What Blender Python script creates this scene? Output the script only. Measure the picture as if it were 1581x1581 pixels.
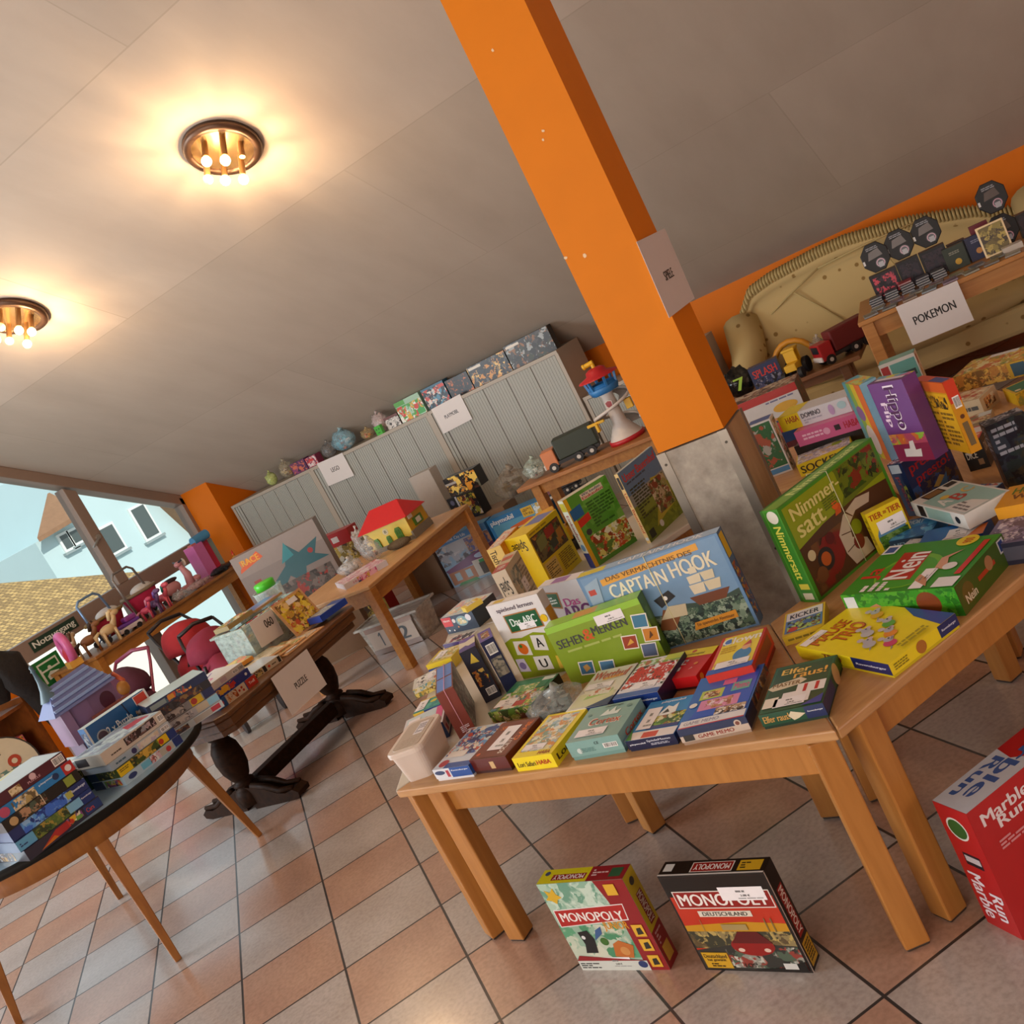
import bpy, bmesh, math, random
from mathutils import Vector, Matrix, noise
PI = math.pi
scene = bpy.context.scene
for _o in list(bpy.data.objects):
    bpy.data.objects.remove(_o)

# ------------------------------------------------------------------ camera
cam_data = bpy.data.cameras.new('camera')
cam_data.sensor_fit = 'HORIZONTAL'
cam_data.sensor_width = 36.0
cam_data.lens = 36.0 * 1526.1 / 1581.0
cam_data.clip_start = 0.05
cam = bpy.data.objects.new('camera', cam_data)
scene.collection.objects.link(cam)
_r = Vector((0.798804, 0.396974, -0.452021)); _u = Vector((0.311413, 0.370013, 0.875278)); _f = Vector((-0.514717, 0.839941, -0.171945))
_m = Matrix((_r, _u, -_f)).transposed().to_4x4()
_m.translation = Vector((0, 0, 1.539))
cam.matrix_world = _m
scene.camera = cam

# ------------------------------------------------------------------ world, sun, area lamps, exposure
world = bpy.data.worlds.new('world'); scene.world = world; world.use_nodes = True
wn = world.node_tree; wn.nodes.clear()
w_out = wn.nodes.new('ShaderNodeOutputWorld'); w_bg = wn.nodes.new('ShaderNodeBackground')
w_tc = wn.nodes.new('ShaderNodeTexCoord'); w_sep = wn.nodes.new('ShaderNodeSeparateXYZ'); w_cr = wn.nodes.new('ShaderNodeValToRGB')
w_cr.color_ramp.elements[0].position = 0.0; w_cr.color_ramp.elements[0].color = (0.66, 0.72, 0.72, 1)
w_cr.color_ramp.elements[1].position = 0.6; w_cr.color_ramp.elements[1].color = (0.52, 0.66, 0.74, 1)
wn.links.new(w_tc.outputs['Generated'], w_sep.inputs[0]); wn.links.new(w_sep.outputs['Z'], w_cr.inputs[0])
wn.links.new(w_cr.outputs[0], w_bg.inputs['Color']); w_bg.inputs['Strength'].default_value = 1.05
wn.links.new(w_bg.outputs[0], w_out.inputs[0])

def add_light(name, kind, loc, energy, color, rot=(0, 0, 0), **kw):
    d = bpy.data.lights.new(name, kind); d.energy = energy; d.color = color
    for k, v in kw.items(): setattr(d, k, v)
    o = bpy.data.objects.new(name, d); o.location = loc; o.rotation_euler = rot
    scene.collection.objects.link(o)
    return o
def aim(o, target):
    o.rotation_euler = (Vector(target) - o.location).to_track_quat('-Z', 'Y').to_euler()
sun = add_light('sun', 'SUN', (5, -5, 12), 3.0, (1.0, 0.93, 0.82), angle=0.02)
sun.rotation_euler = Vector((-0.75, 0.35, -0.6)).to_track_quat('-Z', 'Y').to_euler()
# added fill lamps at front and right; the side lamp boosts the window's daylight
front_fill = add_light('fill_lamp_front', 'AREA', (-2.2, -4.7, 1.8), 225, (1.0, 0.93, 0.86), shape='RECTANGLE', size=6.0, size_y=2.4)  # added fill behind the camera, no opening in that wall
aim(front_fill, (-1.5, 4, 1.2))
side_day = add_light('daylight_window_side', 'AREA', (-6.7, 0.7, 1.6), 165, (0.84, 0.94, 1.0), shape='RECTANGLE', size=2.6, size_y=2.2)
aim(side_day, (0, 2.6, 0.3))
right_fill = add_light('fill_lamp_right', 'AREA', (4.7, 0.8, 1.6), 45, (1.0, 0.92, 0.84), shape='RECTANGLE', size=3.0, size_y=1.8)  # added unseen fill that brightens the right side of the column
aim(right_fill, (-2, 3.5, 0.8))
scene.view_settings.view_transform = 'Standard'
scene.view_settings.look = 'None'
scene.view_settings.gamma = 1.0
scene.view_settings.use_curve_mapping = False
scene.view_settings.exposure = 0.2

# ------------------------------------------------------------------ helpers
def lin(h):
    h = h.lstrip('#'); r = [int(h[i:i + 2], 16) / 255 for i in (0, 2, 4)]
    return tuple(c / 12.92 if c <= 0.04045 else ((c + 0.055) / 1.055) ** 2.4 for c in r) + (1.0,)
_mats = {}
def M(hexc, rough=0.45, metal=0.0, var=0.06, scale=40.0, bump=0.0, coat=0.0, spec=0.5):
    key = (hexc, rough, metal, var, scale, bump, coat, spec)
    if key in _mats: return _mats[key]
    m = bpy.data.materials.new('surface_' + hexc.lstrip('#')); m.use_nodes = True
    nt = m.node_tree; b = nt.nodes['Principled BSDF']
    c = lin(hexc)
    tc = nt.nodes.new('ShaderNodeTexCoord'); nz = nt.nodes.new('ShaderNodeTexNoise'); nz.inputs['Scale'].default_value = scale
    nz.inputs['Detail'].default_value = 3
    mx = nt.nodes.new('ShaderNodeMix'); mx.data_type = 'RGBA'
    mx.inputs['A'].default_value = tuple(max(0, v * (1 - var)) for v in c[:3]) + (1,)
    mx.inputs['B'].default_value = tuple(min(1, v * (1 + var)) for v in c[:3]) + (1,)
    nt.links.new(tc.outputs['Object'], nz.inputs['Vector']); nt.links.new(nz.outputs['Fac'], mx.inputs['Factor'])
    nt.links.new(mx.outputs['Result'], b.inputs['Base Color'])
    b.inputs['Roughness'].default_value = rough; b.inputs['Metallic'].default_value = metal
    b.inputs['Specular IOR Level'].default_value = spec
    if coat: b.inputs['Coat Weight'].default_value = coat; b.inputs['Coat Roughness'].default_value = 0.15
    if bump:
        bp = nt.nodes.new('ShaderNodeBump'); bp.inputs['Strength'].default_value = bump; bp.inputs['Distance'].default_value = 0.01
        nt.links.new(nz.outputs['Fac'], bp.inputs['Height']); nt.links.new(bp.outputs[0], b.inputs['Normal'])
    _mats[key] = m
    return m
def PIC(palette, scale=25.0, seed=0, rough=0.35):
    """printed illustration: patches of the palette's colours"""
    key = ('pic', tuple(palette), scale, seed)
    if key in _mats: return _mats[key]
    m = bpy.data.materials.new('printed_picture'); m.use_nodes = True
    nt = m.node_tree; b = nt.nodes['Principled BSDF']
    N = nt.nodes.new; L = nt.links.new
    tc = N('ShaderNodeTexCoord'); mp = N('ShaderNodeMapping'); mp.inputs['Location'].default_value = (seed * 3.7, seed * 1.3, seed * 2.1)
    n1 = N('ShaderNodeTexNoise'); n1.inputs['Scale'].default_value = scale * 1.6; n1.inputs['Detail'].default_value = 3
    wsc = N('ShaderNodeVectorMath'); wsc.operation = 'MULTIPLY_ADD'; wsc.inputs[1].default_value = (1.2 / scale,) * 3
    vo = N('ShaderNodeTexVoronoi'); vo.inputs['Scale'].default_value = scale * 1.3
    v2 = N('ShaderNodeTexVoronoi'); v2.inputs['Scale'].default_value = scale * 3.1
    L(tc.outputs['Object'], mp.inputs[0]); L(mp.outputs[0], n1.inputs['Vector']); L(n1.outputs['Color'], wsc.inputs[0]); L(mp.outputs[0], wsc.inputs[2])
    L(wsc.outputs[0], vo.inputs['Vector']); L(wsc.outputs[0], v2.inputs['Vector'])
    n = len(palette)
    def ramp(src):
        sp = N('ShaderNodeSeparateColor'); L(src, sp.inputs[0]); cr = N('ShaderNodeValToRGB'); cr.color_ramp.interpolation = 'CONSTANT'; els = cr.color_ramp.elements
        while len(els) < n: els.new(0.5)
        for i, h in enumerate(palette): els[i].position = i / n; els[i].color = lin(h)
        L(sp.outputs[0], cr.inputs[0]); return cr.outputs[0]
    n3 = N('ShaderNodeTexNoise'); n3.inputs['Scale'].default_value = scale * 1.1; n3.inputs['Detail'].default_value = 4; L(mp.outputs[0], n3.inputs['Vector'])
    th = N('ShaderNodeMapRange'); th.inputs['From Min'].default_value = .5; th.inputs['From Max'].default_value = .58; L(n3.outputs['Fac'], th.inputs['Value'])
    mx = N('ShaderNodeMix'); mx.data_type = 'RGBA'; L(th.outputs[0], mx.inputs['Factor']); L(ramp(vo.outputs['Color']), mx.inputs['A']); L(ramp(v2.outputs['Color']), mx.inputs['B'])
    L(mx.outputs['Result'], b.inputs['Base Color'])
    b.inputs['Roughness'].default_value = rough
    _mats[key] = m
    return m
def WOOD(c1, c2, scale=6.0, rough=0.4, stretch=(1, 12, 12), spec=0.5):
    key = ('wood', c1, c2, scale, rough, stretch, spec)
    if key in _mats: return _mats[key]
    m = bpy.data.materials.new('wood'); m.use_nodes = True
    nt = m.node_tree; b = nt.nodes['Principled BSDF']
    tc = nt.nodes.new('ShaderNodeTexCoord'); mp = nt.nodes.new('ShaderNodeMapping'); mp.inputs['Scale'].default_value = stretch
    n1 = nt.nodes.new('ShaderNodeTexNoise'); n1.inputs['Scale'].default_value = scale; n1.inputs['Detail'].default_value = 6; n1.inputs['Distortion'].default_value = 0.6
    cr = nt.nodes.new('ShaderNodeValToRGB'); cr.color_ramp.elements[0].position = 0.3; cr.color_ramp.elements[1].position = 0.7
    cr.color_ramp.elements[0].color = lin(c1); cr.color_ramp.elements[1].color = lin(c2)
    nt.links.new(tc.outputs['Object'], mp.inputs[0]); nt.links.new(mp.outputs[0], n1.inputs['Vector'])
    nt.links.new(n1.outputs['Fac'], cr.inputs[0]); nt.links.new(cr.outputs[0], b.inputs['Base Color'])
    b.inputs['Roughness'].default_value = rough; b.inputs['Specular IOR Level'].default_value = spec
    _mats[key] = m
    return m
def CLEAR(hexc, alpha=0.35, rough=0.2):
    """thin translucent plastic film or wall"""
    key = ('clear', hexc, alpha, rough)
    if key in _mats: return _mats[key]
    m = bpy.data.materials.new('translucent_plastic'); m.use_nodes = True
    nt = m.node_tree; b = nt.nodes['Principled BSDF']
    nz = nt.nodes.new('ShaderNodeTexNoise'); nz.inputs['Scale'].default_value = 9; nz.inputs['Detail'].default_value = 2
    cr = nt.nodes.new('ShaderNodeMapRange'); cr.inputs['From Min'].default_value = 0.3; cr.inputs['From Max'].default_value = 0.75
    cr.inputs['To Min'].default_value = max(0.05, alpha - 0.15); cr.inputs['To Max'].default_value = min(1, alpha + 0.25)
    nt.links.new(nz.outputs['Fac'], cr.inputs['Value']); nt.links.new(cr.outputs[0], b.inputs['Alpha'])
    b.inputs['Base Color'].default_value = lin(hexc); b.inputs['Roughness'].default_value = rough
    _mats[key] = m
    return m
def GLASS():
    if 'glass' in _mats: return _mats['glass']
    m = bpy.data.materials.new('window_glass'); m.use_nodes = True
    nt = m.node_tree; nt.nodes.remove(nt.nodes['Principled BSDF'])
    t = nt.nodes.new('ShaderNodeBsdfTransparent'); g = nt.nodes.new('ShaderNodeBsdfGlossy'); g.inputs['Roughness'].default_value = 0.02
    fr = nt.nodes.new('ShaderNodeFresnel'); fr.inputs['IOR'].default_value = 1.3
    mx = nt.nodes.new('ShaderNodeMixShader')
    nt.links.new(fr.outputs[0], mx.inputs[0]); nt.links.new(t.outputs[0], mx.inputs[1]); nt.links.new(g.outputs[0], mx.inputs[2])
    nt.links.new(mx.outputs[0], nt.nodes['Material Output'].inputs[0])
    _mats['glass'] = m
    return m
def EMIT(hexc, s):
    key = ('emit', hexc, s)
    if key in _mats: return _mats[key]
    m = bpy.data.materials.new('glowing_bulb'); m.use_nodes = True
    b = m.node_tree.nodes['Principled BSDF']; b.inputs['Emission Color'].default_value = lin(hexc); b.inputs['Emission Strength'].default_value = s
    b.inputs['Base Color'].default_value = lin(hexc)
    _mats[key] = m
    return m

# text outlines, cached as flat polygons
_glyph = {}
def glyph(txt, bold=True):
    key = (txt, bold)
    if key in _glyph: return _glyph[key]
    cu = bpy.data.curves.new('lettering', 'FONT'); cu.body = txt; cu.resolution_u = 3
    o = bpy.data.objects.new('lettering', cu)
    me = bpy.data.meshes.new_from_object(o)
    vs = [(v.co.x, v.co.y) for v in me.vertices]; fs = [tuple(p.vertices) for p in me.polygons]
    bpy.data.objects.remove(o); bpy.data.curves.remove(cu); bpy.data.meshes.remove(me)
    if vs:
        x0 = min(v[0] for v in vs); x1 = max(v[0] for v in vs); y0 = min(v[1] for v in vs); y1 = max(v[1] for v in vs)
    else: x0 = y0 = 0; x1 = y1 = 1
    _glyph[key] = (vs, fs, x0, y0, max(x1 - x0, 1e-4), max(y1 - y0, 1e-4))
    return _glyph[key]

class MB:
    """collects shapes and links them as ONE mesh object"""
    def __init__(self, T=None):
        self.v = []; self.f = []; self.mi = []; self.ms = []; self.sm = []; self.T = T
    def m(self, mat):
        if mat not in self.ms: self.ms.append(mat)
        return self.ms.index(mat)
    def add(self, vs, fs, mat, smooth=False):
        k = len(self.v); mi = self.m(mat)
        for p in vs:
            p = Vector(p)
            self.v.append(self.T @ p if self.T else p)
        for f in fs:
            self.f.append(tuple(i + k for i in f)); self.mi.append(mi); self.sm.append(smooth)
    def box(self, x0, y0, z0, x1, y1, z1, mat, rz=0.0, c=None):
        vs = [(x, y, z) for z in (z0, z1) for y in (y0, y1) for x in (x0, x1)]
        if rz:
            cx, cy = c if c else ((x0 + x1) / 2, (y0 + y1) / 2); a, b = math.cos(rz), math.sin(rz)
            vs = [(cx + (x - cx) * a - (y - cy) * b, cy + (x - cx) * b + (y - cy) * a, z) for x, y, z in vs]
        self.add(vs, [(0, 2, 3, 1), (4, 5, 7, 6), (0, 1, 5, 4), (2, 6, 7, 3), (0, 4, 6, 2), (1, 3, 7, 5)], mat)
        return self
    def obox(self, c, ax, ay, az, mat):
        c, ax, ay, az = map(Vector, (c, ax, ay, az))
        vs = [c + ax * i + ay * j + az * k for k in (-1, 1) for j in (-1, 1) for i in (-1, 1)]
        self.add(vs, [(0, 2, 3, 1), (4, 5, 7, 6), (0, 1, 5, 4), (2, 6, 7, 3), (0, 4, 6, 2), (1, 3, 7, 5)], mat)
        return self
    def beam(self, p, q, a, b, mat, up=(0, 0, 1), a2=None, b2=None):
        p, q = Vector(p), Vector(q); d = (q - p).normalized(); s = d.cross(Vector(up))
        if s.length < 1e-4: s = Vector((1, 0, 0))
        s.normalize(); t = s.cross(d)
        a2 = a if a2 is None else a2; b2 = b if b2 is None else b2
        vs = [p + s * i * a / 2 + t * j * b / 2 for j in (-1, 1) for i in (-1, 1)] + [q + s * i * a2 / 2 + t * j * b2 / 2 for j in (-1, 1) for i in (-1, 1)]
        self.add(vs, [(0, 2, 3, 1), (4, 5, 7, 6), (0, 1, 5, 4), (2, 6, 7, 3), (0, 4, 6, 2), (1, 3, 7, 5)], mat)
        return self
    def cyl(self, p, q, r, mat, r2=None, n=16, cap=True):
        p, q = Vector(p), Vector(q); d = (q - p).normalized(); s = d.orthogonal().normalized(); t = d.cross(s); r2 = r if r2 is None else r2
        vs = [p + (s * math.cos(2 * PI * i / n) + t * math.sin(2 * PI * i / n)) * r for i in range(n)] + [q + (s * math.cos(2 * PI * i / n) + t * math.sin(2 * PI * i / n)) * r2 for i in range(n)]
        self.add(vs, [(i, (i + 1) % n, n + (i + 1) % n, n + i) for i in range(n)], mat, True)
        if cap: self.add(vs, [tuple(range(n - 1, -1, -1)), tuple(range(n, 2 * n))], mat)
        return self
    def tube(self, pts, r, mat, n=8, closed=False):
        pts = [Vector(p) for p in pts]; N = len(pts); vs = []; up = None
        for i, p in enumerate(pts):
            a = pts[(i - 1) % N] if (i or closed) else p; b = pts[(i + 1) % N] if (i < N - 1 or closed) else p
            d = (b - a).normalized()
            up = d.orthogonal().normalized() if up is None else (up - d * up.dot(d)).normalized()
            t = d.cross(up); rr = r[i] if isinstance(r, (list, tuple)) else r
            vs += [p + (up * math.cos(2 * PI * k / n) + t * math.sin(2 * PI * k / n)) * rr for k in range(n)]
        fs = []
        for i in range(N if closed else N - 1):
            j = (i + 1) % N
            fs += [(i * n + k, i * n + (k + 1) % n, j * n + (k + 1) % n, j * n + k) for k in range(n)]
        if not closed: fs += [tuple(range(n - 1, -1, -1)), tuple(range((N - 1) * n, N * n))]
        self.add(vs, fs, mat, True)
        return self
    def ell(self, c, r, mat, rz=0.0, n=14, k=9, top=1.0, bot=-1.0):
        c = Vector(c); r = (r, r, r) if isinstance(r, (int, float)) else r; a, b = math.cos(rz), math.sin(rz)
        vs = []
        for i in range(k + 1):
            ph = -PI / 2 + PI * i / k; z = max(bot, min(top, math.sin(ph))); w = math.cos(ph)
            for j in range(n):
                x, y = r[0] * w * math.cos(2 * PI * j / n), r[1] * w * math.sin(2 * PI * j / n)
                vs.append(c + Vector((x * a - y * b, x * b + y * a, r[2] * z)))
        fs = [(i * n + j, i * n + (j + 1) % n, (i + 1) * n + (j + 1) % n, (i + 1) * n + j) for i in range(k) for j in range(n)]
        self.add(vs, fs, mat, True)
        return self
    def lathe(self, prof, c, mat, n=24):
        c = Vector(c); vs = [c + Vector((r * math.cos(2 * PI * j / n), r * math.sin(2 * PI * j / n), z)) for r, z in prof for j in range(n)]
        K = len(prof)
        fs = [(i * n + j, i * n + (j + 1) % n, (i + 1) * n + (j + 1) % n, (i + 1) * n + j) for i in range(K - 1) for j in range(n)]
        self.add(vs, fs, mat, True)
        return self
    def prism(self, poly, z0, z1, mat):
        n = len(poly); vs = [(x, y, z0) for x, y in poly] + [(x, y, z1) for x, y in poly]
        self.add(vs, [tuple(range(n - 1, -1, -1)), tuple(range(n, 2 * n))] + [(i, (i + 1) % n, n + (i + 1) % n, n + i) for i in range(n)], mat)
        return self
    def prismf(self, poly, o, u, v, nrm, t, mat):
        """outline poly (in u,v metres from o) given thickness t along nrm"""
        o, u, v, nrm = map(Vector, (o, u, v, nrm)); n = len(poly)
        vs = [o + u * a + v * b for a, b in poly] + [o + u * a + v * b + nrm * t for a, b in poly]
        self.add(vs, [tuple(range(n - 1, -1, -1)), tuple(range(n, 2 * n))] + [(i, (i + 1) % n, n + (i + 1) % n, n + i) for i in range(n)], mat)
        return self
    def ops(self, o, u, v, nrm, W, H, ops, lift=0.0004):
        """print the listed marks on a face with origin o, axes u v, size W x H"""
        o, u, v, nrm = map(Vector, (o, u, v, nrm)); e = lift
        def pt(a, b, e): return o + u * (a * W) + v * (b * H) + nrm * e
        for op in ops:
            e += 0.00016 if op[0] == 't' else 0.00008; k = op[0]
            if k in ('r', 'n'):
                _, a0, b0, a1, b1, c = op[:6]
                mat = M(c, 0.35, coat=0.2) if k == 'r' else PIC(c, *(op[6:] if len(op) > 6 else ()))
                self.add([pt(a0, b0, e), pt(a1, b0, e), pt(a1, b1, e), pt(a0, b1, e)], [(0, 1, 2, 3)], mat)
            elif k == 'p':
                self.add([pt(a, b, e) for a, b in op[1]], [tuple(range(len(op[1])))], M(op[2], 0.35, coat=0.2))
            elif k == 'c':
                _, a, b, r, c = op[:5]; ry = op[5] if len(op) > 5 else r * W / H
                self.add([pt(a + r * math.cos(2 * PI * i / 20), b + ry * math.sin(2 * PI * i / 20), e) for i in range(20)], [tuple(range(20))], M(c, 0.35, coat=0.2) if isinstance(c, str) else c)
            elif k == 't':
                _, s, a0, b0, a1, b1, c = op[:7]; rot = op[7] if len(op) > 7 else 0
                vs, fs, x0, y0, w, h = glyph(s)
                out = []
                for x, y in vs:
                    p, q = (x - x0) / w, (y - y0) / h
                    if rot == 1: p, q = 1 - q, p
                    elif rot == -1: p, q = q, 1 - p
                    elif rot == 2: p, q = 1 - p, 1 - q
                    out.append(pt(a0 + (a1 - a0) * p, b0 + (b1 - b0) * q, e))
                self.add(out, fs, M(c, 0.4))
                if len(op) <= 8:
                    sh = (pt(a1, b0, e) - pt(a0, b0, e)) * (0.05 / w) if abs(rot) != 1 else (pt(a0, b1, e) - pt(a0, b0, e)) * (0.05 / w)
                    for q in (-.5, .5): self.add([p_ + sh * q + nrm * (.00005 if q < 0 else .0001) for p_ in out], fs, M(c, 0.4))
            elif k == 'l':
                _, a0, b0, a1, b1, n, c = op[:7]; rnd = random.Random(int(a0 * 997 + b1 * 131 + n))
                for i in range(n):
                    y = b1 - (b1 - b0) * (i + 0.5) / n; x = a0
                    while x < a1 - 0.02:
                        x2 = min(a1, x + (a1 - a0) * rnd.uniform(0.12, 0.35))
                        hh = (b1 - b0) / n * 0.28
                        self.add([pt(x, y - hh, e), pt(x2, y - hh, e), pt(x2, y + hh, e), pt(x, y + hh, e)], [(0, 1, 2, 3)], M(c, 0.4))
                        x = x2 + (a1 - a0) * 0.04
                        if rnd.random() < 0.1: break
            elif k == 'bar':
                _, a0, b0, a1, b1 = op[:5]
                self.add([pt(a0, b0, e), pt(a1, b0, e), pt(a1, b1, e), pt(a0, b1, e)], [(0, 1, 2, 3)], M('f4f2ee', 0.4))
                rnd = random.Random(7); x = a0 + (a1 - a0) * 0.08; e += 0.00007
                while x < a1 - (a1 - a0) * 0.1:
                    w_ = (a1 - a0) * rnd.choice((0.02, 0.03, 0.05))
                    self.add([pt(x, b0 + (b1 - b0) * .12, e), pt(x + w_, b0 + (b1 - b0) * .12, e), pt(x + w_, b1 - (b1 - b0) * .1, e), pt(x, b1 - (b1 - b0) * .1, e)], [(0, 1, 2, 3)], M('141414', 0.5))
                    x += w_ + (a1 - a0) * rnd.choice((0.02, 0.035))
        return self
    def build(self, name, parent=None, bevel=0.0, loc=None, rot=None, subsurf=0):
        me = bpy.data.meshes.new(name)
        me.from_pydata([tuple(p) for p in self.v], [], self.f)
        for mt in self.ms: me.materials.append(mt)
        for p, mi, s in zip(me.polygons, self.mi, self.sm): p.material_index = mi; p.use_smooth = s
        me.update()
        o = bpy.data.objects.new(name, me); scene.collection.objects.link(o)
        if loc: o.location = loc
        if rot: o.rotation_euler = rot
        if parent: o.parent = parent
        if bevel:
            b = o.modifiers.new('bevel', 'BEVEL'); b.width = bevel; b.segments = 2; b.limit_method = 'ANGLE'; b.angle_limit = 0.9
        if subsurf:
            s = o.modifiers.new('smooth', 'SUBSURF'); s.levels = subsurf; s.render_levels = subsurf
        return o
def tag(o, label, cat, group=None, kind=None):
    if label: o['label'] = label
    if cat: o['category'] = cat
    if group: o['group'] = group
    if kind: o['kind'] = kind
    return o
def empty(name, loc, rz=0.0, label=None, cat=None, group=None, rot=None):
    o = bpy.data.objects.new(name, None); o.empty_display_size = 0.05; scene.collection.objects.link(o)
    o.location = loc; o.rotation_euler = rot if rot else (0, 0, rz)
    return tag(o, label, cat, group)
def struct(o): o['kind'] = 'structure'; return o
def faces(w, d, h, z0=0.0):
    return {'F': ((-w / 2, -d / 2, z0), (1, 0, 0), (0, 0, 1), (0, -1, 0), w, h), 'R': ((w / 2, -d / 2, z0), (0, 1, 0), (0, 0, 1), (1, 0, 0), d, h),
            'L': ((-w / 2, d / 2, z0), (0, -1, 0), (0, 0, 1), (-1, 0, 0), d, h), 'B': ((w / 2, d / 2, z0), (-1, 0, 0), (0, 0, 1), (0, 1, 0), w, h),
            'T': ((-w / 2, -d / 2, z0 + h), (1, 0, 0), (0, 1, 0), (0, 0, 1), w, d)}
def gbox(pos, name, label, cat, group, base, art, lid=None, sticker=None, string=None, dz=0.0, sides=None):
    """a printed cardboard box: pos = x, y, z, yaw in degrees, width, depth, height"""
    x, y, z, yaw, w, d, h = pos
    b = M(base, 0.4, coat=0.15)
    root = None
    if lid:
        e = empty(name, (x, y, z + dz), math.radians(yaw), label, cat, group)
        flatlid = h < min(w, d)
        if flatlid:
            mb = MB(); mb.box(-w / 2 + .0015, -d / 2 + .0015, 0, w / 2 - .0015, d / 2 - .0015, h * .75, M(lid, 0.5)); mb.build('box_base', e)
            mb = MB(); mb.box(-w / 2, -d / 2, h * .2, w / 2, d / 2, h, b); F = faces(w, d, h * .8, h * .2)
        else:
            mb = MB(); mb.box(-w / 2 + .0015, -d * .2, 0.0015, w / 2 - .0015, d / 2, h - .0015, M(lid, 0.5)); mb.build('box_base', e)
            mb = MB(); mb.box(-w / 2, -d / 2, 0, w / 2, d * .32, h, b); F = faces(w, d, h)
            F['T'] = ((-w / 2, -d / 2, h), (1, 0, 0), (0, 1, 0), (0, 0, 1), w, d * .82); F['R'] = ((w / 2, -d / 2, 0), (0, 1, 0), (0, 0, 1), (1, 0, 0), d * .82, h)
            F['L'] = ((-w / 2, d * .32, 0), (0, -1, 0), (0, 0, 1), (-1, 0, 0), d * .82, h)
        for k, ops in art.items(): mb.ops(*F[k], ops)
        mb.build('lid', e); root = e
    else:
        mb = MB(); mb.box(-w / 2, -d / 2, 0, w / 2, d / 2, h, b); F = faces(w, d, h)
        for k, ops in art.items(): mb.ops(*F[k], ops)
        root = mb.build(name, None, loc=(x, y, z + dz), rot=(0, 0, math.radians(yaw))); tag(root, label, cat, group)
    if sticker:
        fk, a, bb, sw, sh = sticker[:5]
        o, u, v, n, W, H = F[fk]; o, u, v, n = map(Vector, (o, u, v, n))
        c0 = o + u * (a * W) + v * (bb * H) + n * 0.0016
        sb = MB(); sb.add([c0, c0 + u * sw, c0 + u * sw + v * sh, c0 + v * sh], [(0, 1, 2, 3)], M('ece8ea', 0.45))
        sb.ops(c0, u, v, n, sw, sh, [('l', .38, .55, .85, .8, 1, '777777'), ('t', (sticker[5] if len(sticker) > 5 else '2.00 €'), .45, .3, .66, .45, '333333'), ('l', .38, .1, .95, .22, 1, '999999')], 0.0002)
        so = sb.build('price_sticker', root); so['label'] = 'white price sticker'
    if string:
        sm = M(string, 0.6); tb = MB(); g = 0.0022
        if h < min(w, d): pts = [(0, -d / 2 - g, 0.004), (0, -d / 2 - g, h + g), (0, d / 2 + g, h + g), (0, d / 2 + g, 0.004)]
        else: pts = [(0, -d / 2 - g, 0.004), (0, -d / 2 - g, h + g), (0, d / 2 + g, h + g), (0, d / 2 + g, 0.004)]
        tb.tube(pts, 0.0012, sm, 6); tb.build('string', root)
    return root

# ------------------------------------------------------------------ room shell
ZW, YW, SL = 1.046, 7.2, 0.586          # ceiling height at the back wall, wall position, slope
def ceil_z(y): return ZW + SL * (YW - y)
XL, XR, YF, YR = -7.05, 5.0, -5.0, 1.0
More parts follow.
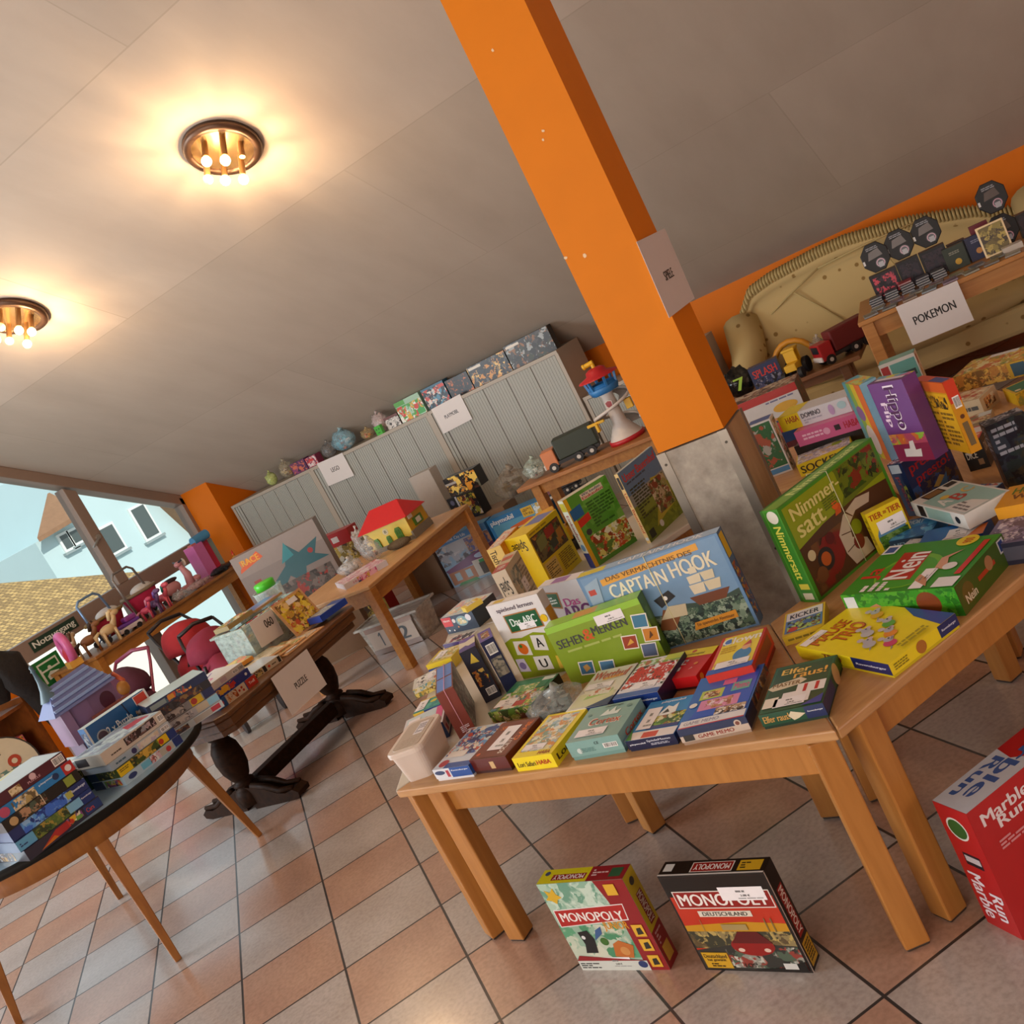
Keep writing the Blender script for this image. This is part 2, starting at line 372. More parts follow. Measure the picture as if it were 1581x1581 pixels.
# floor tiles, laid diagonally
def floor_mat():
    m = bpy.data.materials.new('floor_tiles'); m.use_nodes = True; nt = m.node_tree; b = nt.nodes['Principled BSDF']; N = nt.nodes.new; L = nt.links.new
    tc = N('ShaderNodeTexCoord'); mp = N('ShaderNodeMapping'); s = 1 / 0.345; mp.inputs['Scale'].default_value = (s, s, s); L(tc.outputs['Object'], mp.inputs[0])
    ck = N('ShaderNodeTexChecker'); ck.inputs['Scale'].default_value = 1.0
    off = N('ShaderNodeVectorMath'); off.operation = 'ADD'; off.inputs[1].default_value = (0, 0, 0.5); L(mp.outputs[0], off.inputs[0]); L(off.outputs[0], ck.inputs['Vector'])
    n1 = N('ShaderNodeTexNoise'); n1.inputs['Scale'].default_value = 1.6; n1.inputs['Detail'].default_value = 6; L(mp.outputs[0], n1.inputs['Vector'])
    n2 = N('ShaderNodeTexNoise'); n2.inputs['Scale'].default_value = 26; n2.inputs['Detail'].default_value = 5; L(mp.outputs[0], n2.inputs['Vector'])
    r1 = N('ShaderNodeValToRGB'); r1.color_ramp.elements[0].position = .35; r1.color_ramp.elements[1].position = .7; r1.color_ramp.elements[0].color = lin('b08a76'); r1.color_ramp.elements[1].color = lin('c09c86')
    r2 = N('ShaderNodeValToRGB'); r2.color_ramp.elements[0].position = .35; r2.color_ramp.elements[1].position = .7; r2.color_ramp.elements[0].color = lin('b0a49c'); r2.color_ramp.elements[1].color = lin('beb4ae')
    L(n1.outputs['Fac'], r1.inputs[0]); L(n1.outputs['Fac'], r2.inputs[0])
    mx = N('ShaderNodeMix'); mx.data_type = 'RGBA'; L(ck.outputs['Fac'], mx.inputs['Factor']); L(r2.outputs[0], mx.inputs['A']); L(r1.outputs[0], mx.inputs['B'])
    mul = N('ShaderNodeMix'); mul.data_type = 'RGBA'; mul.blend_type = 'MULTIPLY'; mul.inputs['Factor'].default_value = 1.0
    r3 = N('ShaderNodeValToRGB'); r3.color_ramp.elements[0].color = (.74, .72, .70, 1); r3.color_ramp.elements[1].color = (1, 1, 1, 1); r3.color_ramp.elements[0].position = .25; r3.color_ramp.elements[1].position = .6
    L(n2.outputs['Fac'], r3.inputs[0]); L(mx.outputs['Result'], mul.inputs['A']); L(r3.outputs[0], mul.inputs['B'])
    sp = N('ShaderNodeSeparateXYZ'); L(mp.outputs[0], sp.inputs[0]); ds = []
    for ax in ('X', 'Y'):
        fr = N('ShaderNodeMath'); fr.operation = 'FRACT'; L(sp.outputs[ax], fr.inputs[0])
        su = N('ShaderNodeMath'); su.operation = 'SUBTRACT'; L(fr.outputs[0], su.inputs[0]); su.inputs[1].default_value = .5
        ab = N('ShaderNodeMath'); ab.operation = 'ABSOLUTE'; L(su.outputs[0], ab.inputs[0]); ds.append(ab)
    mxm = N('ShaderNodeMath'); mxm.operation = 'MAXIMUM'; L(ds[0].outputs[0], mxm.inputs[0]); L(ds[1].outputs[0], mxm.inputs[1])
    gr = N('ShaderNodeMapRange'); gr.inputs['From Min'].default_value = .4875; gr.inputs['From Max'].default_value = .4905; L(mxm.outputs[0], gr.inputs['Value'])
    fin = N('ShaderNodeMix'); fin.data_type = 'RGBA'; L(gr.outputs[0], fin.inputs['Factor']); L(mul.outputs['Result'], fin.inputs['A']); fin.inputs['B'].default_value = lin('2b231e')
    L(fin.outputs['Result'], b.inputs['Base Color'])
    rr = N('ShaderNodeMapRange'); b.inputs['Coat Weight'].default_value = .8; b.inputs['Coat Roughness'].default_value = .16; b.inputs['Coat IOR'].default_value = 1.6; rr.inputs['To Min'].default_value = .3; rr.inputs['To Max'].default_value = .8; L(gr.outputs[0], rr.inputs['Value']); L(rr.outputs[0], b.inputs['Roughness'])
    bp = N('ShaderNodeBump'); bp.inputs['Strength'].default_value = .25; bp.inputs['Distance'].default_value = .004; bp.invert = True
    ad = N('ShaderNodeMath'); ad.operation = 'ADD'; L(gr.outputs[0], ad.inputs[0]); s3 = N('ShaderNodeMath'); s3.operation = 'MULTIPLY'; s3.inputs[1].default_value = .12; L(n2.outputs['Fac'], s3.inputs[0]); L(s3.outputs[0], ad.inputs[1])
    L(ad.outputs[0], bp.inputs['Height']); L(bp.outputs[0], b.inputs['Normal'])
    return m
GX, GY, GA = -3.419, 2.824, math.radians(45.196)
fm = MB(); ca, sa = math.cos(GA), math.sin(GA)
def to_local(x, y): dx, dy = x - GX, y - GY; return (dx * ca + dy * sa, -dx * sa + dy * ca)
FP = [(XL - .2, YF - .2), (XR + .2, YF - .2), (XR + .2, YW + .2), (XL - .2, YW + .2)]
fm.prism([to_local(*p) for p in FP], -0.12, 0.0, floor_mat())
struct(fm.build('floor', loc=(GX, GY, 0), rot=(0, 0, GA)))
def plaster(c1, c2, scale, rough=.85, joints=False):
    m = bpy.data.materials.new('plaster'); m.use_nodes = True; nt = m.node_tree; b = nt.nodes['Principled BSDF']; N = nt.nodes.new; L = nt.links.new
    tc = N('ShaderNodeTexCoord'); mp = N('ShaderNodeMapping'); mp.inputs['Scale'].default_value = (1, .35, 1); L(tc.outputs['Object'], mp.inputs[0])
    n = N('ShaderNodeTexNoise'); n.inputs['Scale'].default_value = scale; n.inputs['Detail'].default_value = 7; n.inputs['Roughness'].default_value = .6; L(mp.outputs[0], n.inputs['Vector'])
    r = N('ShaderNodeValToRGB'); r.color_ramp.elements[0].position = .3; r.color_ramp.elements[1].position = .72; r.color_ramp.elements[0].color = lin(c1); r.color_ramp.elements[1].color = lin(c2)
    L(n.outputs['Fac'], r.inputs[0]); last = r.outputs[0]
    if joints:
        br = N('ShaderNodeTexBrick'); br.inputs['Scale'].default_value = 1.0; br.inputs['Brick Width'].default_value = 3.7; br.inputs['Row Height'].default_value = 1.25; br.inputs['Mortar Size'].default_value = .004
        br.inputs['Color1'].default_value = (1, 1, 1, 1); br.inputs['Color2'].default_value = (.86, .86, .85, 1); br.inputs['Mortar'].default_value = (.8, .79, .77, 1)
        mp2 = N('ShaderNodeMapping'); mp2.inputs['Location'].default_value = (.9, .87, 0); L(tc.outputs['Object'], mp2.inputs[0]); L(mp2.outputs[0], br.inputs['Vector'])
        mu = N('ShaderNodeMix'); mu.data_type = 'RGBA'; mu.blend_type = 'MULTIPLY'; mu.inputs['Factor'].default_value = 1; L(last, mu.inputs['A']); L(br.outputs['Color'], mu.inputs['B']); last = mu.outputs['Result']
    L(last, b.inputs['Base Color']); b.inputs['Roughness'].default_value = rough
    bp = N('ShaderNodeBump'); bp.inputs['Strength'].default_value = .12; bp.inputs['Distance'].default_value = .01; L(n.outputs['Fac'], bp.inputs['Height']); L(bp.outputs[0], b.inputs['Normal'])
    return m
CEIL = plaster('bcae9f', 'c8bbac', 3.0, joints=True)
ORANGE = M('d87204', 0.6, var=.05, scale=6, bump=.05, spec=.25)
# sloping ceiling: local x along the room, local y down the slope
ang = math.atan(SL)
cb = MB(); slope_len = (YW + .3 - YR) / math.cos(ang)
cb.box(XL - .3, 0, 0, XR + .3, slope_len, .12, CEIL)
co = cb.build('ceiling', loc=(0, YR, ceil_z(YR))); co.rotation_euler = (-ang, 0, 0); struct(co)
cb = MB(); cb.box(XL - .3, YF - .3, 0, XR + .3, YR, .12, CEIL)
cb = MB(); zf = 2.9; L2 = math.hypot(YR - YF + .3, ceil_z(YR) - zf); a2 = math.atan2(ceil_z(YR) - zf, YR - YF + .3)
cb.box(XL - .3, -L2, 0, XR + .3, 0, .12, CEIL); co = cb.build('ceiling', loc=(0, YR, ceil_z(YR))); co.rotation_euler = (a2, 0, 0); struct(co)
struct(MB().box(XL - .2, YW, 0, XR + .2, YW + .15, ZW + .1, ORANGE).build('wall_back'))
def gable(name, x0, x1, mat, holes=()):
    pass
# window wall: pieces around the glazing
WT = (XL - .16, XL)
w = MB()
w.box(WT[0], YF - .2, 0, WT[1], 0.3, 3.3, ORANGE)                       # beyond the window band, behind the camera
w.box(WT[0], 0.3, 0, WT[1], 3.2, .3, ORANGE)
w.box(WT[0], 3.2, 0, WT[1], 4.27, .90, ORANGE)                      # below the transom
w.box(WT[0], 6.48, 0, WT[1], YW, 1.5, ORANGE)
for i in range(24):                                                # gable infill above the glazing of the far side
    y0 = YF + (YR - YF) * i / 24; y1 = YF + (YR - YF) * (i + 1) / 24
    z = zf + (ceil_z(YR) - zf) * (y0 - YF + .15) / (YR - YF + .3)
    if y1 < .4: w.box(WT[0], y0, 3.3, WT[1], y1, z, ORANGE)
struct(w.build('wall_left'))
struct(MB().box(XL + .003, 6.44, 0, -6.664, YW, 1.56, ORANGE).build('trim_1'))     # boxed-in pillar beside the window
# glazing
FR = M('8d7a6e', 0.4); FRW = M('b9b3ab', 0.4)
top = lambda y: ceil_z(y) - .03
wf = MB()
def wbar(y0, z0a, z0b, y1, z1a, z1b, x0=XL - .09, x1=XL + .03, mat=FR):
    # a bar between two y positions; z pairs at each end (bottom, top)
    vs = [(x, y, z) for x in (x0, x1) for (y, z) in ((y0, z0a), (y0, z0b), (y1, z1b), (y1, z1a))]
    wf.add(vs, [(0, 1, 2, 3), (7, 6, 5, 4), (0, 3, 7, 4), (1, 5, 6, 2), (0, 4, 5, 1), (3, 2, 6, 7)], mat)
wbar(0.3, top(.3) - .075, top(.3) + .03, 6.6, top(6.6) - .075, top(6.6) + .03)              # sloping head rail
wbar(0.3, .915, 1.07, 6.47, .915, 1.07)                                                  # transom
wbar(5.385, 1.07, top(5.385) - .1, 5.49, 1.07, top(5.49) - .1)                               # mullion
wbar(3.05, 1.07, top(3.05) - .1, 3.16, 1.07, top(3.16) - .1)
wbar(6.40, 0, top(6.4), 6.48, 0, top(6.48))
wbar(4.27, 0, .93, 4.34, 0, .93, mat=FRW); wbar(5.385, 0, .93, 5.49, 0, .93); wbar(4.3, 0, .07, 6.47, 0, .07)
wbar(.3, .3, 3.5, .38, .3, 3.5); wbar(.3, .3, .38, 3.2, .3, .38); wbar(3.12, .3, .93, 3.2, .3, .93)
wo = struct(wf.build('window_1', bevel=.006))
gp = MB()
def pane(pts): gp.add([(XL - .03, y, z) for y, z in pts], [tuple(range(len(pts)))], GLASS())
pane([(.35, 1.06), (3.1, 1.06), (3.1, top(3.1) - .05), (.35, top(.35) - .05)])
pane([(3.1, 1.06), (5.43, 1.06), (5.43, top(5.43) - .05), (3.1, top(3.1) - .05)])
pane([(5.43, 1.06), (6.44, 1.06), (6.44, top(6.44) - .05), (5.43, top(5.43) - .05)])
pane([(4.3, .05), (5.43, .05), (5.43, .92), (4.3, .92)]); pane([(5.43, .05), (6.44, .05), (6.44, .92), (5.43, .92)])
pane([(.35, .35), (3.15, .35), (3.15, .92), (.35, .92)])
gp.build('pane', wo)
hb = MB(); hb.cyl((XL + .03, 5.435, 1.5), (XL + .05, 5.435, 1.5), .022, M('b8b4ac', .3, .8)).beam((XL + .06, 5.43, 1.5), (XL + .06, 5.33, 1.44), .018, .012, M('b8b4ac', .3, .8)); hb.build('window_handle', wo)
# other sides of the room, behind and beside the camera
w = MB(); w.box(XR, YF - .2, 0, XR + .15, YW + .2, .9, ORANGE)
for i in range(30):
    y0 = YF + (YW - YF) * i / 30; y1 = YF + (YW - YF) * (i + 1) / 30; ym = max(y0, y1)
    z = ceil_z(max(y0, YR)) if y0 >= YR else zf + (ceil_z(YR) - zf) * (y1 - YF + .3) / (YR - YF + .3)
    w.box(XR, y0, .9, XR + .15, y1, z + .05, ORANGE)
struct(w.build('wall_right'))
w = MB(); w.box(XL - .2, YF - .15, 0, XR + .2, YF, zf + .1, M('e9e2d6', .7)); struct(w.build('wall_front'))
# ------------------------------------------------------------------ column
col = MB(); X0, X1, Y0, Y1 = -1.114, -.892, 2.7, 2.911
zc = ceil_z(Y0) + .05
STONE = plaster('8f8578', 'b4aa9b', 22.0, .6)
ORC = M('d87a00', 0.6, var=.05, scale=9, bump=.04, spec=.25)
col.box(X0 + .004, Y0 + .004, .99, X1 - .004, Y1 - .004, zc, ORC)
rc = random.Random(3)
for (a, z, s) in ((.35, 2.2, .006), (.5, 1.95, .005), (.45, 1.93, .004), (.02, 1.62, .006), (.28, 1.6, .006), (.7, 2.55, .005), (.25, 2.5, .006)):
    x = X0 + .004 + a * (X1 - X0 - .01)
    col.add([(x + s * math.cos(t * 1.05) * rc.uniform(.5, 1.2), Y0 + .003, z + s * math.sin(t * 1.05) * rc.uniform(.5, 1.2)) for t in range(6)], [tuple(range(6))], M('e6c8a0', .8))
co = struct(col.build('wall_column'))
pn = MB(); pn.box(X0, Y0, 0, X1, Y1, .985, STONE); pn.box(X1 - .001, Y0 + .02, 0, X1 + .001, Y1, .985, WOOD('a5845e', 'b8966e', 5, .5, (8, 8, 1))); pn.build('wainscot_panel', co)
ca_ = MB(); AL = M('958c80', .35, .6)
for x in (X0, X1):
    sx = 1 if x == X0 else -1
    ca_.box(min(x, x + sx * .026), Y0 - .003, 0, max(x, x + sx * .026), Y0, .987, AL)
    ca_.box(x - (.003 if x == X0 else 0), Y0 - .003, 0, x + (0 if x == X0 else .003), Y0 + .026, .987, AL)
ca_.box(X1, Y1 - .02, 0, X1 + .003, Y1 + .003, .987, AL)
for z in (.95, .6, .25):
    for x in (X0 + .013, X1 - .013): ca_.cyl((x, Y0 - .003, z), (x, Y0 - .005, z), .004, M('4a443c', .4, .8), n=10)
ca_.build('corner_profile', co)
# ------------------------------------------------------------------ street outside the window
TR = []
OUT_H = M('b9d2d6', .8, var=.03, scale=1.5)
def roof_mat(c1, c2, sc):
    m = bpy.data.materials.new('roof_tiles'); m.use_nodes = True; nt = m.node_tree; b = nt.nodes['Principled BSDF']; N = nt.nodes.new; L = nt.links.new
    tc = N('ShaderNodeTexCoord'); br = N('ShaderNodeTexBrick'); br.inputs['Scale'].default_value = sc; br.inputs['Brick Width'].default_value = .9; br.inputs['Row Height'].default_value = .9; br.inputs['Mortar Size'].default_value = .09
    br.inputs['Color1'].default_value = lin(c1); br.inputs['Color2'].default_value = lin(c2); br.inputs['Mortar'].default_value = lin('6f5a3c'); L(tc.outputs['Object'], br.inputs['Vector'])
    L(br.outputs['Color'], b.inputs['Base Color']); b.inputs['Roughness'].default_value = .8
    return m
ROOF = roof_mat('c8a668', '8f7448', 11.0); ROOF2 = M('8d6b50', .8, var=.2, scale=8)
hs = empty('house', (-20, 17, -3), 0, 'light blue gabled house across the street with small white framed windows', 'house')
hs_w = MB()
hs_w.prismf([(-2.95, 0), (3.0, 0), (3.0, 1.2), (1.1, 3.55), (.55, 4.75), (-.6, 7.6), (-1.4, 6.6), (-1.75, 5.0), (-3.0, 4.95)], (0, 0, 0), (0, 1, 0), (0, 0, 1), (-1, 0, 0), 6, OUT_H)
hs_w.build('wall', hs)
rf = MB(); rf.prismf([(3.3, 1.0), (1.25, 3.6), (.7, 4.8), (-.6, 7.9), (-.9, 7.9), (.35, 4.9), (1.0, 3.3), (3.1, .9)], (.4, 0, 0), (0, 1, 0), (0, 0, 1), (-1, 0, 0), 6.4, ROOF2)
rf.add([(.35, -2.0, 5.1), (.35, -3.14, 5.02), (-.6, -1.62, 5.86), (-.6, -1.2, 5.9), (.35, -2.0, 5.0), (.35, -3.14, 4.92), (-.6, -1.62, 5.7), (-.6, -1.2, 5.7)], [(0, 1, 2, 3), (7, 6, 5, 4), (0, 4, 5, 1), (1, 5, 6, 2), (2, 6, 7, 3), (3, 7, 4, 0)], ROOF2)
rf.build('roof', hs)
for (y, z, ww, hh) in ((-.12, 4.23, .42, .8), (-1.23, 4.24, .42, .62), (-2.33, 4.67, .2, .33), (-2.05, 4.68, .2, .28)):
    fo = MB().box(0, y - ww / 2 - .06, z - hh / 2 - .06, .05, y + ww / 2 + .06, z + hh / 2 + .06, M('dfe6e4', .6)).box(0, y - ww / 2 - .12, z - hh / 2 - .12, .1, y + ww / 2 + .12, z - hh / 2 - .06, M('8f9ea0', .6)).build('window', hs)
    MB().box(.05, y - ww / 2, z - hh / 2, .06, y + ww / 2, z + hh / 2, M('4e5a5a', .2)).build('pane', fo)
n1 = empty('house', (-13.2, 9.2, -3), 0, 'low neighbouring house with yellow-brown tiled roof and white gutter', 'house')
MB().box(-4.5, -5.5, 0, .3, .95, 3.4, M('ece7dc', .7)).build('wall', n1)
g2 = MB(); g2.add([(.5, -5.8, 3.35), (.5, 1.05, 3.68), (-2.4, .2, 4.75), (-2.6, -5.8, 4.7), (.5, -5.8, 3.25), (.5, 1.05, 3.58), (-2.4, .2, 4.6), (-2.6, -5.8, 4.55)], [(0, 1, 2, 3), (7, 6, 5, 4), (0, 4, 5, 1), (1, 5, 6, 2), (2, 6, 7, 3), (3, 7, 4, 0)], ROOF); g2.build('roof', n1)
MB().box(.45, -5.8, 3.1, .65, 1.1, 3.42, M('f2f0e8', .6)).build('gutter', n1)
n2 = empty('house', (-24, 11.2, -3), 0, 'distant house with brown roof and pink wall at the left of the street', 'house')
MB().box(-5, 1.5, 0, 0, 2.55, 4.45, M('d58f84', .8)).box(-5, -8, 0, -.5, 1.5, 4.1, M('dfe3dc', .8)).build('wall', n2)
MB().box(-5, 1.5, 4.45, .1, 2.6, 4.7, ROOF2).build('roof', n2)
MB().prismf([(-8.3, 4.1), (1.5, 4.1), (2.4, 5.2), (2.2, 5.3), (-8, 4.7)], (-.2, 0, 0), (0, 1, 0), (0, 0, 1), (-1, 0, 0), 5.0, M('8f9aa0', .6)).build('flat_roof', n2)
struct(MB().box(-40, -20, -3.2, XL - .3, 40, -3, M('a9aca8', .9)).build('ground'))
# ------------------------------------------------------------------ ceiling lamps
BR = M('8a6a45', .3, .7); BRD = M('5a4436', .35, .6); DISH = M('c9a878', .22, .8)
nrm = Vector((0, -math.sin(ang), -math.cos(ang)))
def ceiling_lamp(x, y, label, dead, rz):
    e = empty('ceiling_lamp', (x, y, ceil_z(y)), 0, label, 'lamp', 'round ceiling lamps with bare bulbs')
    e.rotation_mode = 'QUATERNION'; e.rotation_quaternion = Vector((0, 0, -1)).rotation_difference(nrm)
    k = MB(); k.lathe([(.0, 0), (.185, 0), (.187, -.02), (.178, -.036), (.15, -.04), (.145, -.024)], (0, 0, 0), BRD, 40); k.build('rim', e)
    k = MB(); k.lathe([(.145, -.026), (.1, -.018), (0, -.016)], (0, 0, 0), DISH, 40); k.build('reflector_dish', e)
    for i in range(6):
        a = rz + i * PI / 3; px, py = .095 * math.cos(a), .095 * math.sin(a); L_ = .10 + (.03 if i % 2 else 0)
        s = MB(); s.cyl((px, py, -.016), (px, py, -L_), .015, BR, n=14); so = s.build('socket', e)
        if i == 0 and dead: continue
        bl = MB(); lit = i in ((1, 2, 4, 5) if dead else (1, 3, 5, 0))
        bl.ell((px, py, -L_ - .025), .0245, EMIT('ffd9a0', 14.0) if lit else EMIT('ffd890', 1.2)); bl.build('bulb', so)
        if lit:
            l = add_light('bulb_light', 'POINT', (0, 0, 0), 7.0, (1.0, .64, .34), shadow_soft_size=.012); l.parent = so; l.location = (px, py, -L_ - .062)
    return e
ceiling_lamp(-2.991, 4.063, 'round brass ceiling lamp left of the orange column, one bulb missing', True, .35)
ceiling_lamp(-4.908, 4.093, 'round brass ceiling lamp cut by the left edge of the photo', False, .8)

# ------------------------------------------------------------------ tables
ZT = .545
BEECH = WOOD('b08050', 'c19462', 4, .35, (2, 14, 14)); BEECHL = WOOD('a56c30', 'b67c3c', 4, .4, (12, 12, 1.2)); EDGE = M('a9825a', .4)
WTOP = M('c9c1b2', .35, var=.03)
HV = [Vector(p) for p in ((-1.894, 1.87), (-.622, 1.719), (.144, 2.745), (-.361, 3.922), (-1.632, 4.073), (-2.399, 3.047))]
HC = sum(HV, Vector((0, 0))) / 6
def trapezoid_table(k, label, topmat):
    A, B = HV[k], HV[(k + 1) % 6]; IB = HC + (B - HC) / 2; IA = HC + (A - HC) / 2
    u = (B - A).normalized(); n = Vector((-u.y, u.x)); W = (B - A).length
    e = empty('trapezoid_table', (A.x, A.y, 0), math.atan2(u.y, u.x), label, 'table', 'six trapezoid tables set in a ring around the column')
    P = [(0.002, 0), (W - .002, 0), ((IB - A).dot(u) - .001, (IB - A).dot(n)), ((IA - A).dot(u) + .001, (IA - A).dot(n))]
    MB().prism(P, ZT - .024, ZT, topmat).build('table_top', e, bevel=.004)
    c = Vector((W / 2, P[2][1] / 2)); PI_ = []
    for s in (0,):
        q = [Vector(p) for p in P]; ss = (.058, .034, .06, .06)
        for i in range(4):
            a, b, d = q[i - 1], q[i], q[(i + 1) % 4]; e1 = (a - b).normalized(); e2 = (d - b).normalized(); bis = (e1 + e2).normalized()
            sn = abs(e1.cross(e2)); PI_.append(b + bis * (ss[i] / math.sin(math.acos(max(-1, min(1, e1.dot(e2)))) / 2)))
    ap = MB()
    for i in range(4):
        a, b = PI_[i], PI_[(i + 1) % 4]
        if (b - a).length > .05: ap.beam((a.x, a.y, ZT - .068), (b.x, b.y, ZT - .068), .02, .085, BEECHL)
    ap.build('apron', e, bevel=.002)
    for i in range(4):
        p = PI_[i]; a = PI_[(i + 1) % 4] - p; rz = math.atan2(a.y, a.x)
        lg = MB(); lg.beam((0, 0, ZT - .025), (0, 0, 0.006), .056, .056, BEECHL, up=(0, 1, 0)); lg.box(-.026, -.026, 0, .026, .026, .008, M('3a2c20', .6))
        lg.build('leg', e, bevel=.006, loc=(p.x, p.y, 0), rot=(0, 0, rz))
    return e
trapezoid_table(0, 'beech trapezoid table in front, with small boxed games along its long edge', BEECH)
trapezoid_table(1, 'beech trapezoid table at right, carrying the yellow mouse game and the big green games', BEECH)
trapezoid_table(2, 'beech trapezoid table at far right, cut by the photo edge, mostly outside the frame', BEECH)
trapezoid_table(3, 'beech trapezoid table behind the column, with the domino and pink boxes', BEECH)
trapezoid_table(4, 'trapezoid table with pale top, behind and left of the column, with tall standing boxes', WTOP)
trapezoid_table(5, 'pale topped trapezoid table at the left of the ring, with stacked small games', WTOP)

def square_table(name, label, x0, y0, x1, y1, z, topmat, legmat, lw=.055, ap=.08, group=None, rz=0.0, th=.025, apron_in=.03, cat='table'):
    cx, cy = (x0 + x1) / 2, (y0 + y1) / 2; hx, hy = (x1 - x0) / 2, (y1 - y0) / 2
    e = empty(name, (cx, cy, 0), rz, label, cat, group)
    MB().box(-hx, -hy, z - th, hx, hy, z, topmat).build('table_top', e, bevel=.005)
    a = MB(); i = apron_in + lw / 2
    a.box(-hx + i, -hy + i - .01, z - th - ap, hx - i, -hy + i + .01, z - th, legmat); a.box(-hx + i, hy - i - .01, z - th - ap, hx - i, hy - i + .01, z - th, legmat)
    a.box(-hx + i - .01, -hy + i, z - th - ap, -hx + i + .01, hy - i, z - th, legmat); a.box(hx - i - .01, -hy + i, z - th - ap, hx - i + .01, hy - i, z - th, legmat)
    a.build('apron', e)
    for sx in (-1, 1):
        for sy in (-1, 1):
            px, py = sx * (hx - i), sy * (hy - i)
            MB().box(-lw / 2, -lw / 2, 0, lw / 2, lw / 2, z - th, legmat).build('leg', e, bevel=.004, loc=(px, py, 0))
    return e
OAK = WOOD('9a5f22', 'b37a34', 4, .4, (10, 2, 10)); OAKT = WOOD('b98a58', 'c79c6a', 4, .35, (10, 2, 10))
square_table('low_table', 'low orange-brown wooden table carrying the yellow toy house with red roof', -4.5, 4.3, -3.73, 5.62, .56, OAKT, OAK, .06, .09, apron_in=.0)
square_table('wooden_table', 'brown wooden table along the window with the dolls prams and pink toys', -7.0, 4.42, -6.42, 6.42, .755, WOOD('8a5a2c', 'a36e36', 4, .4, (10, 2, 10)), OAK, .06, .09, apron_in=.01)
square_table('wooden_table', 'light wooden table in front of the sofa covered with trading card tins', -.9185, 5.329, .4665, 6.029, .72, WOOD('a9713a', 'bd8548', 4, .4, (2, 10, 10)), WOOD('a9713a', 'bd8548', 4, .4), .06, .085, rz=math.radians(5), apron_in=.01)
square_table('wooden_bench', 'low brown wooden bench behind the ring with the plastic lookout tower and truck', -3.0, 5.05, -2.0, 5.42, .62, WOOD('8e5a2c', 'a36c36', 4, .45, (2, 10, 10)), OAK, .06, .07, apron_in=.06, cat='bench')
square_table('wooden_bench', 'low dark wooden bench in front of the sofa with the red toy truck', -1.80, 5.52, -.98, 5.86, .52, WOOD('6e4526', '835530', 4, .45, (2, 10, 10)), WOOD('6e4526', '835530', 4, .45), .05, .06, apron_in=.09, cat='bench')

# round table with blue laminate top
e = empty('round_table', (-3.9, 2.24, 0), 0, 'round table with grey-blue top and black edge, stacked with puzzle boxes', 'table')
MB().lathe([(0, .65), (.578, .65)], (0, 0, 0), M('86a0b4', .22, var=.05), 64).build('table_top', e)
MB().lathe([(.578, .6505), (.592, .648), (.594, .63), (.588, .618), (0, .618)], (0, 0, 0), M('14120f', .6, spec=.15), 64).build('table_edge', e)
BRW = WOOD('84501f', '9a6228', 4, .4, (8, 8, 2))
MB().lathe([(.50, .617), (.50, .53), (.478, .53), (.478, .617)], (0, 0, 0), BRW, 64).build('apron', e)
for fx, fy in ((-3.422, 1.991), (-3.681, 2.77), (-4.384, 2.477), (-4.132, 1.733)):
    dx, dy = fx + 3.9, fy - 2.24; k = .455 / math.hypot(dx, dy)
    MB().beam((dx * k, dy * k, .617), (dx, dy, 0.0), .06, .05, BRW, up=(-dy, dx, 0), a2=.026, b2=.026).build('leg', e, bevel=.003)

# dark oak trestle table with turned pedestals
DOAK = WOOD('4d2f14', '6e4520', 5, .4, (12, 1.5, 12)); DARK = WOOD('20130b', '321e12', 6, .55, (6, 6, 6), .08)
e = empty('trestle_table', (-3.97, 3.44, 0), 0, 'dark oak trestle table with bulbous turned pedestals and carved feet, carrying wooden puzzles', 'table')
hx, hy, ch = .36, .585, .05
def octo(a, b, c): return [(-a, -b + c), (-a + c, -b), (a - c, -b), (a, -b + c), (a, b - c), (a - c, b), (-a + c, b), (-a, b - c)]
MB().prism(octo(hx, hy, ch), .535, .56, DOAK).prism(octo(hx - .012, hy - .012, ch), .49, .535, DOAK).prism(octo(hx - .03, hy - .03, ch), .455, .49, DOAK).build('table_top', e, bevel=.008)
for py in (-.37, .44):
    MB().lathe([(0, .455), (.075, .455), (.06, .43), (.04, .415), (.045, .405), (.05, .40), (.036, .39), (.048, .375), (.068, .34), (.075, .28), (.068, .22), (.048, .17), (.036, .155), (.05, .148), (.055, .135), (.04, .125), (.06, .115), (.07, .09), (.07, .03), (0, .03)], (0, py, 0), DARK, 28).build('pedestal', e)
    for s in (-1, 1):
        ft = MB()
        ft.prismf([(.03, .0), (.30, .0), (.345, .012), (.35, .035), (.32, .055), (.27, .045), (.22, .055), (.15, .09), (.03, .125)], (0, py - .042, 0), (s, 0, 0), (0, 0, 1), (0, 1, 0), .084, DARK)
        ft.tube([(s * .07, py - .03, .12), (s * .16, py - .03, .098), (s * .23, py - .03, .063), (s * .32, py - .03, .062)], [.016, .016, .014, .012], DARK, 8).tube([(s * .07, py + .03, .12), (s * .16, py + .03, .098), (s * .23, py + .03, .063), (s * .32, py + .03, .062)], [.016, .016, .014, .012], DARK, 8); ft.build('foot', e)
MB().box(-.03, -.30, .05, .03, .37, .13, DARK).build('stretcher', e, bevel=.004)

